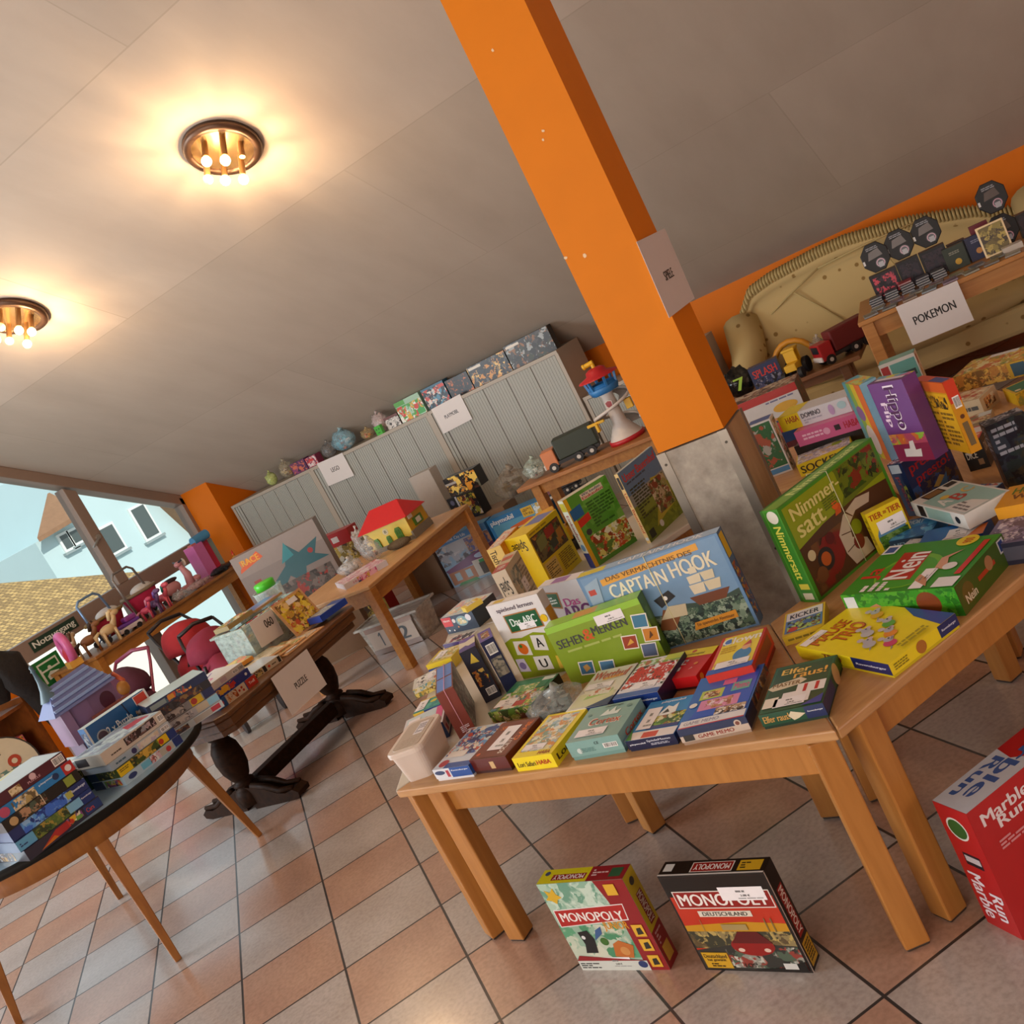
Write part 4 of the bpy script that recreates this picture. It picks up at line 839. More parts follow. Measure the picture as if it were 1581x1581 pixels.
G('biber', 'white and red game box with blue base beside the red box', 'dcdce4', {'T': [('n', .0, .45, 1, .95, pal('5a9a3a c0d8c8 b06a4a 8ab050 e8e0d0'), 40, 9), ('n', .02, .2, .98, .8, pal('c02020 e8e8ec 202028 c02020 dcdce4'), 40, 11), ('t', 'Biber', .1, .56, .85, .76, 'c81f1f'), ('t', 'Bande', .05, .36, .8, .56, 'c81f1f'), ('r', 0, 0, 1, .12, '1a4fa0'), ('r', .62, .85, 1, 1, 'c8d050')], 'F': [('r', 0, 0, 1, 1, '16347a'), ('t', 'Ravensburger', .5, .5, .95, .68, 'dfe4ee')], 'R': [('r', 0, 0, 1, 1, '101c3c')]}, lid='101c3c', sticker=ST('T', .3, .16, .07, .034))
G('redf', 'small red box with yellow band standing between the two white game boxes', 'c8141a', {'T': [('r', 0, .72, 1, 1, 'ecd81a'), ('t', 'Familienspiel', .1, .76, .7, .86, '8a7a20'), ('c', .35, .92, .07, 'c8501a'), ('r', .25, .45, .4, .62, 'e0dcd8'), ('n', .28, .48, .4, .6, MIX, 60, 3), ('p', [(.1, .2), (.35, .25), (.32, .38), (.12, .35)], 'd8d4d0'), ('c', .7, .45, .06, 'e08a30'), ('p', [(.6, .25), (.7, .3), (.66, .34)], 'e8b0b0')], 'R': [('c', .15, .5, .06, 'e0a030')]}, lid='4a0d10')
G('clown', 'red and yellow game box with a blue-clad clown, right of the red box', 'c8301c', {'T': [('r', .08, .12, .95, .97, 'e8d01c'), ('r', 0, 0, 1, .13, '1a55b0'), ('t', 'Clown', .08, .74, .95, .92, 'f0ece0'), ('p', [(.1, .74), (.3, .74), (.25, .9), (.12, .88)], '2a6fc0'), ('c', .66, .38, .2, '2a7ab0', .17), ('c', .7, .56, .1, 'e0a878', .07), ('p', [(.6, .6), (.8, .62), (.74, .74)], 'c03020'), ('c', .25, .22, .16, 'd89a50', .07), ('l', .12, .5, .45, .68, 3, 'c8a020')], 'R': [('r', .1, .2, .9, .8, '8a3a28')]}, sticker=ST('T', .15, .1, .085, .03), lid='8a2a1c')
G('capt', 'very large blue pirate game box showing sailing ships, standing behind the small games', '4a6f98', {'F': [('r', 0, 0, 1, 1, '5f86ac'), ('r', .02, .02, .98, .98, '6f93b4'), ('p', [(.02, .02), (.98, .02), (.98, .42), (.8, .36), (.6, .42), (.45, .36), (.3, .4), (.02, .3)], '33493f'), ('n', .02, .02, .98, .36, SEA, 60, 5), ('p', [(.15, .84), (.85, .90), (.85, .97), (.15, .91)], 'd89a30'), ('t', 'DAS VERMÄCHTNIS DES', .19, .875, .8, .935, '6a4a1a'), ('t', 'CAPTAIN', .18, .68, .58, .83, 'e4dcc0'), ('t', 'HOOK', .62, .70, .92, .86, 'e0d6b8'), ('p', [(.70, .36), (.88, .36), (.93, .46), (.66, .46)], '6a3a20'), ('p', [(.70, .48), (.78, .48), (.79, .58), (.69, .58)], 'd8cdb0'), ('p', [(.8, .48), (.88, .48), (.9, .58), (.79, .58)], 'd0c4a4'), ('p', [(.70, .59), (.78, .59), (.79, .68), (.70, .67)], 'd8cdb0'), ('p', [(.8, .59), (.87, .59), (.88, .68), (.79, .68)], 'd0c4a4'), ('p', [(.73, .69), (.78, .69), (.78, .76), (.73, .75)], 'd8cdb0'), ('p', [(.43, .54), (.55, .6), (.58, .52), (.46, .44)], '17181a'), ('c', .51, .53, .015, 'e8e8e4'), ('p', [(.38, .22), (.48, .18), (.58, .36), (.46, .42)], '7a4a2a'), ('p', [(.42, .32), (.6, .3), (.62, .42), (.5, .44)], 'c8bc9c'), ('p', [(.02, .5), (.1, .6), (.14, .95), (.03, .9)], '8fa8bc'), ('r', .04, .78, .09, .84, 'b03a2c'), ('p', [(.6, .12), (.9, .14), (.9, .22), (.62, .2)], 'c8882a'), ('t', 'Ein spannendes Abenteuer', .63, .145, .88, .19, '5a3a18')], 'R': [('r', .1, .72, .9, .97, 'd8b028'), ('n', .1, .1, .9, .66, pal('4a6f98 c8a040 33507a a05030'), 60, 3)], 'T': [('r', 0, 0, 1, 1, '9ec0dc'), ('r', .0, .1, .2, .9, 'e0d020'), ('t', 'CAPTAIN HOOK', .3, .2, .9, .8, 'e8eef4')]}, lid='33507a', string='d8d0a0')
tidy('sehen', x=-1.312, y=2.278, w=.296, h=.189)
G('sehen', 'bright green memory game box with holiday photographs, standing in front of the pirate box', '7e9a1a', {'F': [('r', 0, .9, 1, 1, '8ec030'), ('t', 'SEHEN', .05, .62, .36, .76, '3a3a3c'), ('t', '&', .34, .62, .44, .8, 'c85a20'), ('t', 'MERKEN', .44, .66, .8, .8, '3a3a3c'), ('l', .12, .52, .7, .58, 1, 'a8b860')] + sum([[('p', [(x - .085, y - .09), (x + .06, y - .13), (x + .09, y + .09), (x - .06, y + .13)], 'e8e4d8'), ('p', [(x - .075, y - .075), (x + .052, y - .11), (x + .078, y + .075), (x - .052, y + .11)], c)] for x, y, c in ((.92, .66, '3f7a9a'), (.96, .42, 'c8802a'), (.74, .40, '9a3a20'), (.88, .2, '5a6a8a'), (.22, .22, '3a6a8a'), (.42, .14, '4a7aa0'))], []) + [('p', [(.2, .16), (.26, .2), (.24, .28), (.19, .26)], 'b08a50'), ('p', [(.70, .36), (.78, .38), (.76, .45)], 'd8a040'), ('p', [(.93, .36), (.98, .4), (.97, .48)], '5a3418')], 'T': [('r', 0, 0, 1, 1, '96cc38'), ('r', .3, .1, .55, .9, 'd8a040')], 'R': [('r', 0, 0, 1, 1, '4a6e1a'), ('r', .3, .2, .7, .8, '5f8428')]}, sticker=ST('F', .52, .78, .085, .03, '3.00 €'))
tidy('spiel', x=-1.598)
G('spiel', 'white and green alphabet learning game with chalkboard picture and letter puzzle pieces', 'd8d4d2', {'F': [('p', [(0, 0), (1, 0), (1, .55), (.8, .52), (.6, .56), (.35, .52), (.15, .54), (0, .5)], '8a9a14'), ('t', 'spielend lernen', .15, .87, .85, .94, '4a3a4a'), ('r', .22, .6, .86, .84, 'a8703a'), ('r', .24, .615, .84, .825, '1f5a34'), ('t', 'Das ABC', .3, .68, .78, .78, 'dfe8df'), ('p', [(.12, .32), (.4, .28), (.42, .47), (.16, .5)], 'e0dcd8'), ('c', .28, .38, .09, 'd86a20'), ('c', .26, .42, .03, '3a7a30'), ('p', [(.48, .34), (.72, .3), (.76, .5), (.52, .53)], 'e0dcd8'), ('t', 'A', .56, .36, .68, .48, '1a1a1a'), ('p', [(.02, .1), (.22, .08), (.2, .26), (.04, .27)], 'c8c0d8'), ('c', .12, .17, .06, '7a6a9a'), ('p', [(.35, .08), (.65, .06), (.66, .24), (.38, .26)], 'e0dcd8'), ('t', 'U', .45, .1, .58, .21, '1a1a1a'), ('p', [(.75, .05), (.97, .04), (.95, .2), (.78, .22)], 'd8b840'), ('c', .92, .70, .06, 'e0b81a')], 'T': [('r', 0, .1, 1, .9, 'f0ece4'), ('r', .1, .2, .3, .8, 'e0c040')], 'R': [('r', 0, .55, 1, 1, 'c8c4bc'), ('r', .1, .6, .9, .8, 'c8902a'), ('r', 0, 0, 1, .55, '8a9a14')]}, sticker=ST('F', .42, .62, .065, .022, '3.00 €'))
G('abc2', 'white alphabet game with purple ABC lettering, wedged behind the white chalkboard box', 'd4d0d0', {'F': [('t', 'Das', .45, .58, .82, .72, 'c04a90'), ('t', 'ABC', .3, .3, .98, .58, '6a2a6a'), ('p', [(.05, .62), (.35, .56), (.4, .85), (.08, .9)], 'a8703a'), ('p', [(.07, .64), (.33, .59), (.37, .83), (.1, .87)], '1f5a34'), ('l', .12, .66, .3, .8, 3, 'dfe8df')], 'T': [('r', 0, 0, 1, 1, 'ece8ea'), ('r', .3, .1, .7, .9, 'a070b0')]})
tidy('redblue', x=-1.826, y=2.205, yaw=31, w=.055, d=.24, h=.15)
G('redblue', 'tall red-brown and blue puzzle box standing on edge with pink string', '7a3020', {'T': [('r', .06, .04, .94, .48, '5a8ad8'), ('r', .06, .52, .94, .97, '5a8ad8')], 'F': [('l', .3, .08, .8, .22, 4, 'd8c8d0')], 'R': [('n', 0, 0, 1, 1, pal('2a2420 4a3a30 7a5a50 1a1a1c 8a8a80'), 30, 6)]}, name='puzzle_box', cat='puzzle', string='e0a0b0')
tidy('mono1', d=.12, x=-1.804, y=2.351, yaw=30, w=.054)
tidy('mono2', x=-1.750, y=2.381, d=.11, yaw=34, w=.044)
G('mono1', 'narrow black and purple card game box with yellow triangles and barcode, upright', '12142c', {'T': [('r', 0, 0, 1, 1, 'e0d8c0'), ('p', [(0, 0), (1, 0), (1, .35), (.6, .28), (.4, .4), (0, .3)], '4a3a8a'), ('p', [(0, .8), (.4, .7), (1, .85), (1, 1), (0, 1)], '6a50a0')], 'F': [('p', [(.3, .75), (.8, .72), (.6, .92)], 'd8c040'), ('p', [(.1, .6), (.9, .45), (.8, .38), (.2, .5)], 'd8c040'), ('n', .15, .3, .8, .6, pal('8a3a1a c87a2a 12142c e0c060'), 40, 4), ('bar', .35, .1, .9, .24)], 'R': [('n', 0, 0, 1, 1, DRK, 30, 6)]}, name='card_game')
G('mono2', 'narrow black and purple card game box with a clear window, beside its shorter twin', '16204a', {'T': [('r', 0, 0, 1, 1, '5a48a0'), ('n', .2, .2, .8, .8, FLES, 60, 3)], 'F': [('bar', .2, .72, .85, .92), ('n', .1, .3, .9, .66, pal('8a8478 6a6a64 a8a090 4a5058'), 40, 4), ('r', 0, 0, 1, .14, '0f1c48')], 'R': [('r', 0, 0, 1, 1, 'd8ccA8'.lower()), ('n', .1, .3, .9, .95, pal('e0d4b0 4a50a0 d8b040 e8e4d8 3a7a9a'), 30, 4)]}, name='card_game')
G('rocket', 'flat navy space game box at the outer left corner of the ring', '22364f', {'T': [('r', 0, 0, 1, 1, 'c8d4da'), ('n', .05, .1, .95, .9, pal('c8d8dc e0c890 a8c4cc d8a0a0 e8e4d8'), 35, 2)], 'F': [('p', [(0, .45), (.28, .4), (.3, .95), (0, 1)], 'c81c1c'), ('t', 'Nimm', .05, .72, .24, .85, 'e8e0dc'), ('c', .6, .6, .18, '7aa0a8', .3), ('n', .48, .42, .72, .78, pal('d8c890 7aa0a8 e8e4d0'), 50, 3), ('c', .36, .7, .05, 'dcd8d8'), ('c', .82, .72, .08, 'dcdce4'), ('c', .1, .2, .02, 'e8e8e8'), ('c', .25, .15, .02, 'e8e8e8'), ('c', .42, .3, .02, 'd88a50')]})
cy = POS['rocket']
gbox((cy[0] + .065, cy[1] - .055, cy[2] + cy[6] + .001, -38, .05, .075, .02), 'card_game', 'small yellow card game box lying on the navy space game', 'game', GA_, 'e8cf5a', {'T': [('r', .15, .2, .85, .7, 'e8e4e0'), ('t', 'SPIEL', .25, .8, .75, .92, 'c87a20'), ('l', .25, .3, .75, .6, 3, '8a8a90')]})
G('pinkw', 'white box with pink band and ladybird picture, behind the plastic tub', 'd8d4d8', {'T': [('r', .05, .1, .95, .95, 'c8dce0'), ('r', .78, .05, .95, .98, 'd84a88'), ('c', .5, .5, .16, '8ab040'), ('c', .52, .58, .1, 'b04a4a')], 'F': [('r', 0, 0, 1, 1, '23457a')], 'R': [('r', 0, 0, 1, 1, 'dcd8d6'), ('r', .3, .2, .8, .7, '5a7a90'), ('r', .08, .1, .22, .6, 'b03a5a')]}, sticker=ST('T', .1, .3, .04, .08), lid='23457a')
G('teal2', 'small teal and yellow game box behind the box with the pink band', '2f9a8a', {'T': [('r', 0, .9, 1, 1, 'e0c030'), ('c', .6, .6, .12, 'd8d040'), ('n', .4, .1, 1, .5, pal('2f9a8a 1f7a8a 4ab0a0'), 50, 2)], 'F': [('r', 0, 0, 1, 1, '1a3a7a'), ('r', 0, .4, .4, 1, 'd8b838')]}, sticker=ST('T', .02, .1, .035, .07))
p = POS['stk1']
for i, (hh, base, art, lb) in enumerate(((.018, 'b89a30', {'F': [('n', 0, 0, 1, 1, pal('b89a30 5a6a30 d8c060 6a4a20'), 60, 3)]}, 'olive yellow card game box under the black and white one'), (.018, 'd0d0c8', {'T': [('n', .1, .1, .6, .9, pal('e0dcd4 1a1a1c e8e8e4'), 40, 3), ('r', .65, .1, .95, .9, 'c86a4a')], 'F': [('n', 0, 0, 1, 1, pal('c8b060 d8d0b0 4a8a9a'), 60, 4)]}, 'white card game box with black figure, lying on the olive yellow one'))):
    gbox((p[0], p[1], ZT + i * .0185, 25 + 4 * i, .125, .105, .018), 'card_game', lb, 'game', GA_, base, art, sticker=ST('T', .45, .3, .045, .05) if i else None)
G('stk2', 'yellow and blue picture game box left of the dark pair of upright boxes', 'd8c040', {'T': [('n', .1, .15, .95, .95, pal('e0d8a0 c8a050 d8d0b8 8a9a50'), 50, 3)], 'F': [('r', 0, 0, 1, .55, '1a4a94'), ('r', 0, .55, 1, 1, 'e0c828')]}, sticker=ST('T', .15, .3, .04, .06))
G('cars2', 'white card game box with racing car pictures near the navy space game', 'd0ccc8', {'T': [('n', .05, .05, .95, .95, pal('d8d4d0 8a2a4a 2a3050 c8c4c0 30343c'), 30, 3)], 'F': [('r', 0, 0, 1, 1, '4a3a7a')]})
# plastic tub
p = POS['tub']; e = empty('plastic_tub', (-1.838, 1.985, ZT), math.radians(10), 'white translucent plastic tub with lid at the left end of the front table', 'box')
b = MB()
def rrect(w, d, r, z, n=5): return [Vector((sx * (w / 2 - r) + r * math.cos(a), sy * (d / 2 - r) + r * math.sin(a), z)) for sx, sy, a0 in ((1, 1, 0), (-1, 1, PI / 2), (-1, -1, PI), (1, -1, 1.5 * PI)) for a in (a0 + PI / 2 * i / n for i in range(n + 1))]
def loft(mb, rings, mat):
    n = len(rings[0]); vs = [v for r in rings for v in r]
    mb.add(vs, [(i * n + j, i * n + (j + 1) % n, (i + 1) * n + (j + 1) % n, (i + 1) * n + j) for i in range(len(rings) - 1) for j in range(n)] + [tuple(range(n - 1, -1, -1)), tuple(range((len(rings) - 1) * n, len(rings) * n))], mat, False)
TUBM = M('cfc0b4', .4, var=.04)
loft(b, [rrect(.085, .16, .02, 0), rrect(.105, .18, .022, .088)], TUBM); b.build('container', e)
b = MB(); loft(b, [rrect(.116, .19, .026, .084), rrect(.118, .192, .027, .094), rrect(.112, .186, .025, .098)], M('d8cabe', .35)); loft(b, [rrect(.088, .158, .018, .098), rrect(.086, .156, .018, .0995)], M('b8a898', .4))
b.ops((-.05, -.09, .0995), (1, 0, 0), (0, 1, 0), (0, 0, 1), .1, .18, [('r', .5, .45, .8, .85, 'e4e0e4'), ('l', .53, .5, .78, .8, 5, '6a6a7a'), ('l', .15, .1, .8, .4, 5, 'c8b8a8')]); b.build('lid', e)
# bag of stones
def bag(name, loc, r, label, cat, film='c8c8c4', contents=None, alpha=.35, seed=1, rz=0, group=None, knot=True, n=18):
    e = empty(name, loc, rz, label, cat, group); mb = MB(); mb.ell((0, 0, r[2]), r, CLEAR(film, alpha), n=n, k=12)
    rr = random.Random(seed)
    vs2 = []
    for v in mb.v:
        f = 1 + .22 * noise.noise(v * (3.5 / max(r)) + Vector((seed, 0, 0))) + .08 * noise.noise(v * (11 / max(r)))
        vs2.append(Vector((v.x * f, v.y * f, max(.002, v.z * f))))
    mb.v = vs2
    if knot: mb.tube([(0, 0, r[2] * 1.75), (r[0] * .1, 0, r[2] * 2.1), (r[0] * .25, 0, r[2] * 2.3)], [r[0] * .28, r[0] * .08, r[0] * .2], CLEAR(film, .6), 8)
    mb.build('plastic_film', e)
    if contents:
        k = MB()
        for i in range(16):
            a = rr.uniform(0, 6.3); q = rr.uniform(0, .62); c = rr.choice(contents); s = max(r) * rr.uniform(.12, .26)
            x, y, z = r[0] * q * math.cos(a), r[1] * q * math.sin(a), r[2] * rr.uniform(.35, 1.25)
            k.obox((x, y, z), (s * math.cos(a) * .8, s * math.sin(a) * .8, 0), (-s * .5 * math.sin(a), s * .5 * math.cos(a), 0), (0, 0, s * .5), M(c, .4))
        k.build('toy_pieces', e)['kind'] = 'stuff'
    return e
bag('bag_of_pieces', (-1.435, 2.09, ZT), (.085, .075, .035), 'crumpled clear bag of dark glass stones left of the white racing game', 'bag', 'b0b4b0', pal('1c2624 3a4a48 6a7a74 101414 8a9a94'), .3, 4)

# ---- right hand tables
tidy('mouse', h=.034, d=.30, x=-.57, y=2.045)
G('mouse', 'large yellow mouse game box with blue corner at the edge of the right table', 'e6d018', {'T': [('p', [(.78, 0), (1, 0), (1, .48), (.86, .3)], '2f3f94'), ('t', 'MÄUSE', .08, .78, .62, .93, '8a2a10'), ('t', 'MÄUSE', .09, .79, .61, .92, 'c86a1a'), ('t', 'TRIO', .22, .60, .62, .75, '8a2a10'), ('t', 'TRIO', .23, .61, .61, .74, 'c86a1a')] + sum([[('c', x, y, .075, c), ('c', x + .05, y + .05, .055, 'b0acb8'), ('c', x + .11, y + .06, .03, 'c8b0b8'), ('c', x + .03, y + .11, .04, 'c0b4bc'), ('p', [(x - .05, y - .04), (x - .12, y - .08), (x - .05, y - .06)], '8a8490'), ('c', x + .07, y + .06, .012, '20202a')] for x, y, c in ((.34, .2, 'c83a6a'), (.5, .3, 'e08a30'), (.66, .42, '5aa040'), (.78, .62, 'd8a020'), (.42, .48, 'b8b4bc'), (.24, .34, 'b0acb4'))], []) + [('l', .3, .04, .7, .12, 2, 'a09018')], 'F': [('r', .72, 0, 1, 1, '16225a'), ('t', 'Ravensburger', .76, .35, .97, .6, 'd0d4e4'), ('c', .45, .5, .07, 'a8681a'), ('l', .05, .2, .25, .8, 3, '8a7a10')], 'L': [('t', 'TRIO', .3, .2, .5, .8, '8a3a10'), ('r', .62, 0, 1, 1, '16225a'), ('t', 'Ravensburger', .66, .35, .96, .6, 'd0d4e4')]}, lid='c8b414', sticker=ST('T', .02, .88, .07, .024))
tidy('nein', d=.29, x=-.462, y=2.243)
G('nein', 'big green party game box with white lettering, behind the yellow mouse game', '2f8a1c', {'T': [('c', .4, .55, .34, '6ab020'), ('c', .38, .56, .3, '3f9a24'), ('p', [(.22, .46), (.78, .5), (.8, .76), (.24, .72)], 'b01c14'), ('t', 'Nein', .25, .5, .77, .72, 'ece8e6'), ('t', 'Ja', .26, .76, .5, .95, 'c42418'), ('l', .03, .55, .2, .85, 4, 'e8e0dc'), ('r', .8, .86, .99, .99, 'e8ecf0'), ('r', .83, .88, .95, .97, '1a4a9a'), ('c', .93, .25, .11, 'e0c820'), ('t', '900', .87, .2, .98, .28, 'c05a1a'), ('r', .25, .05, .9, .1, 'c83018'), ('p', [(.35, .2), (.6, .28), (.75, .2), (.6, .34), (.4, .32)], 'd09a78'), ('p', [(.05, .25), (.2, .3), (.3, .4), (.18, .4)], 'c88a68'), ('c', .42, .2, .07, 'e0dcd8'), ('r', .02, .02, .2, .2, 'e4e4e4')], 'F': [('r', 0, 0, 1, 1, '3f5a14'), ('r', .0, .0, .22, 1, '4a5a1a'), ('c', .17, .5, .1, '6a5a20'), ('t', 'Nein', .1, .2, .3, .5, 'd8ccb0'), ('r', .38, .45, .72, .6, 'b03a1c'), ('c', .62, .65, .07, 'a87a50'), ('r', .85, .5, .97, .95, 'c8ccd0'), ('r', .87, .55, .95, .9, '203a7a')], 'L': [('n', 0, 0, 1, 1, pal('2f8a1c 4a9a24 1f6a18'), 30, 2), ('c', .75, .5, .1, '7a3a1a'), ('p', [(.1, .3), (.3, .6), (.4, .3)], 'b07a58'), ('r', .02, .1, .12, .9, 'd0d4d8')]}, sticker=ST('T', .02, .28, .09, .032, '3.00 €'), name='party_game')
G('kart', 'small picture card game box with yellow rim at the corner of the right table', 'e0c030', {'T': [('r', .05, .08, .95, .94, '5a86c0'), ('r', .06, .6, .94, .95, 'e4e2e8'), ('n', .1, .12, .9, .55, pal('4a6fa8 2a3a30 8a4a20 b0d070 5a86c0'), 50, 5), ('c', .25, .2, .12, 'c83a30'), ('t', 'KICKER', .15, .66, .85, .85, '2a3050')], 'F': [('l', .1, .3, .8, .7, 1, '8a7a20')]}, name='card_game')
G('nimmer', 'tall olive green board game box standing upright beside the column, tied with string', '3f8a20', {'F': [('r', .03, .03, .97, .97, '8a9a14'), ('p', [(.03, .03), (.97, .03), (.97, .56), (.62, .62), (.3, .6), (.03, .54)], '4e3018'), ('n', .05, .05, .45, .5, pal('4e3018 4e3018 6a4422 3a2410 7a2018'), 9, 3), ('p', [(.5, .6), (.97, .64), (.97, .97), (.55, .97), (.62, .8)], '5f7014'), ('n', .56, .66, .96, .96, pal('24380f 5f7014 1c2c0c 5f7014 7a2a14 35500f'), 20, 7), ('p', [(.42, .05), (.62, .05), (.60, .2), (.48, .3), (.5, .42), (.6, .5), (.74, .48), (.78, .56), (.64, .6), (.48, .54), (.38, .4), (.38, .2)], 'bcae98'), ('p', [(.39, .2), (.48, .22), (.48, .23), (.39, .21)], '4e3018'), ('p', [(.40, .38), (.49, .35), (.49, .36), (.40, .39)], '4e3018'), ('p', [(.5, .55), (.55, .47), (.56, .47), (.51, .56)], '4e3018'), ('c', .55, .36, .05, '7a8a14'), ('c', .2, .3, .075, '2a2420'), ('c', .2, .3, .045, 'b0541c'), ('c', .3, .44, .04, '5a1812'), ('c', .52, .22, .05, '6a1a1a'), ('c', .10, .42, .035, 'c8b890'), ('c', .12, .2, .05, '6a4020'), ('p', [(.42, .58), (.46, .7), (.5, .66), (.48, .58)], 'c8541c'), ('c', .45, .68, .03, 'd8601c'), ('l', .36, .68, .5, .8, 5, '5a6a20'), ('t', 'Nimmer-', .08, .80, .56, .93, 'd8d080'), ('t', 'satt', .08, .62, .34, .76, 'd8d080')], 'L': [('r', .1, .02, .9, .98, '2f7a1c'), ('c', .5, .92, .35, 'd8d8c8'), ('t', 'Nimmersatt', .25, .25, .75, .82, 'd0d050', -1), ('r', .2, .14, .8, .2, 'c8c040'), ('r', .2, .03, .8, .1, 'c8c8b0')], 'T': [('r', 0, .1, .95, .9, '7ab04a'), ('t', 'Nimmersatt', .2, .2, .9, .8, 'd8e890')]}, lid='2f6a18', string='c8c8a0', name='board_game')
tidy('tier', x=-.562, y=2.575)
G('tier', 'yellow card game box reading TIER, leaning against the olive green upright box', 'e0c81c', {'F': [('c', .5, .35, .42, '5a8ab0'), ('n', .1, .06, .95, .4, pal('4a7a2a 2f5020 7a9a4a'), 40, 3), ('t', 'TIER', .05, .8, .42, .93, 'a83a14'), ('t', 'zu', .46, .84, .55, .9, 'a83a14'), ('t', 'TIER', .58, .8, .96, .93, 'a83a14'), ('r', .7, .02, .97, .1, '7a2a10')], 'L': [('t', 'TIER', .2, .2, .8, .9, 'a89010', -1)]}, sticker=ST('F', .18, .45, .075, .035), name='card_game')
G('presto', 'dark navy game box with red title, standing behind the yellow card game box', '16264e', {'F': [('n', 0, 0, 1, .5, pal('16264e 0f1c3c 2a4a7a 4a3a2a'), 24, 3), ('t', 'presto!', .1, .68, .85, .92, '9a1c24'), ('t', 'presto!', .15, .46, .9, .68, '8a1820'), ('t', 'to!', .58, .7, .85, .9, 'b0a020'), ('p', [(.4, .3), (.6, .42), (.7, .35), (.5, .25)], 'a08a4a'), ('p', [(.3, .1), (.75, .4), (.7, .2), (.4, .05)], '2f6a9a')], 'L': [('t', 'presto!', .2, .1, .55, .75, '9a2a34', -1), ('r', .1, .82, .8, .98, 'b8c0cc'), ('t', 'tol', .5, .1, .8, .6, 'a0a840', -1)], 'T': [('r', 0, 0, 1, 1, 'd0b0c8'), ('n', 0, 0, 1, 1, pal('d0b0c8 a02838 e8dce4 4a3a6a'), 40, 4)], 'R': [('r', 0, 0, 1, 1, '0f1c44'), ('t', 'Ravensburger', .3, .1, .7, .8, 'c8d0e0', -1)]})
tidy('hippo', d=.05)
G('hippo', 'rainbow and purple unicorn game box standing on the navy game box', '6a3a7a', {'F': [('n', 0, .0, 1, .35, pal('c86a3a d8a030 8ab040 b04a6a'), 12, 2), ('r', 0, 0, 1, .22, '8a2a50'), ('t', 'Hippo', .3, .4, .7, .95, 'e8dce8', -1), ('t', 'Hippo', .33, .42, .67, .93, '4a1c4a', -1), ('t', 'Flip', .12, .45, .3, .75, 'e0c8dc', -1), ('p', [(.25, .06), (.7, .05), (.75, .15), (.6, .14), (.62, .26), (.5, .25), (.45, .16), (.28, .16)], 'e0dce0')], 'L': [('p', [(0, 0), (1, 0), (1, .3), (0, .4)], 'b03a7a'), ('n', 0, .35, 1, 1, pal('5ab0c8 8ac860 e0d040 e89a3a d05a7a 6a8ad0'), 9, 5), ('c', .6, .35, .3, 'e8e4e8', .2)], 'T': [('r', .1, .3, .9, .6, 'e4dce8'), ('n', 0, .6, 1, 1, pal('5ab0c8 d8d040 c86aa0'), 20, 4)]})
gbox((-.539, 2.866, .709, -62, .134, .05, .235), 'toy_box', 'rainbow coloured box peeking out left behind the purple unicorn box', 'toy', GA_, '8ab0c8', {'F': [('p', [(0, 0), (.25, 0), (.2, 1), (0, 1)], '5ab0c8'), ('p', [(.25, 0), (.5, 0), (.42, 1), (.2, 1)], '8ac060'), ('p', [(.5, 0), (.72, 0), (.66, 1), (.42, 1)], 'd8c83a'), ('p', [(.72, 0), (1, 0), (1, 1), (.66, 1)], 'd8703a'), ('c', .5, .25, .25, 'dcd8dc', .2), ('c', .4, .6, .2, '8a6ab0', .1)], 'T': [('n', 0, 0, 1, 1, pal('5ab0c8 d8d040 e8a03a c8dc8a'), 16, 2)]})
tidy('orangeb', x=-.342, y=2.708, w=.17)
G('orangeb', 'orange and yellow card game box seen from the back, beside the unicorn box', 'c88a10', {'F': [('r', .02, 0, .98, .84, 'd8a414'), ('r', 0, .86, 1, 1, 'd0601c'), ('n', .15, .62, .9, .8, pal('d8a414 8a6a10 3a3010 c88a10'), 60, 2), ('l', .12, .08, .48, .58, 8, '7a5a10'), ('l', .54, .08, .92, .58, 8, '7a5a10')], 'R': [('r', 0, .7, 1, 1, 'c83818'), ('bar', .25, .62, .85, .78), ('c', .5, .5, .2, '5a3010'), ('r', .25, .1, .75, .42, '6a5a3a')], 'T': [('r', 0, 0, 1, 1, 'd8481c'), ('r', .5, .1, .95, .9, '34408a')]})
G('socken', 'yellow game box lying behind the olive green upright box, lettered SOCKEN', 'd8c01c', {'T': [('n', .02, .05, .98, .98, pal('c8c4d0 8a8a9a d8d8dc a0a0b0 c8b070'), 40, 4), ('c', .75, .7, .1, '9aac20')], 'F': [('t', 'SOCKEN', .05, .2, .8, .8, '3a3018')]})
tidy('haba', x=-1.085)
G('haba', 'upright white box with green road map picture, left of the yellow lying box', 'd4d0cc', {'F': [('r', .06, .14, .94, .97, '1f5a24'), ('n', .1, .16, .9, .95, pal('1f5a24 1f5a24 a8a8a0 1f5a24 a04a2a 24602a'), 22, 6), ('r', .06, .03, .94, .12, '4a8ac0')], 'T': [('r', .05, .1, .95, .9, '3a5a9a')], 'R': [('n', .1, .05, .9, .95, pal('d4d0cc b0503a 3a5a3a d8c8b0'), 40, 2)]}, name='toy_box', cat='toy')
dm = POS['domino']; pk = POS['pinkh']
gbox((dm[0], dm[1], ZT, -12, .27, .12, .07), 'board_game', 'dark game box at the bottom under the pink and the domino boxes', 'game', GA_, '1c1614', {'T': [('n', .02, .02, .98, .98, pal('3a2a24 8a6a4a c8503a'), 30, 2)]})
gbox((pk[0] + .01, pk[1] + .03, ZT + .071, -12, .27, .12, .06), 'game_box', 'pink game box under the white domino box', 'game', GA_, 'c85a88', {'F': [('t', 'HABA', .72, .3, .93, .75, 'b01f2a'), ('l', .1, .3, .4, .75, 2, 'e8b8cc'), ('c', .46, .5, .05, 'e0a0bc'), ('r', .58, .35, .66, .7, '2a2028')]})
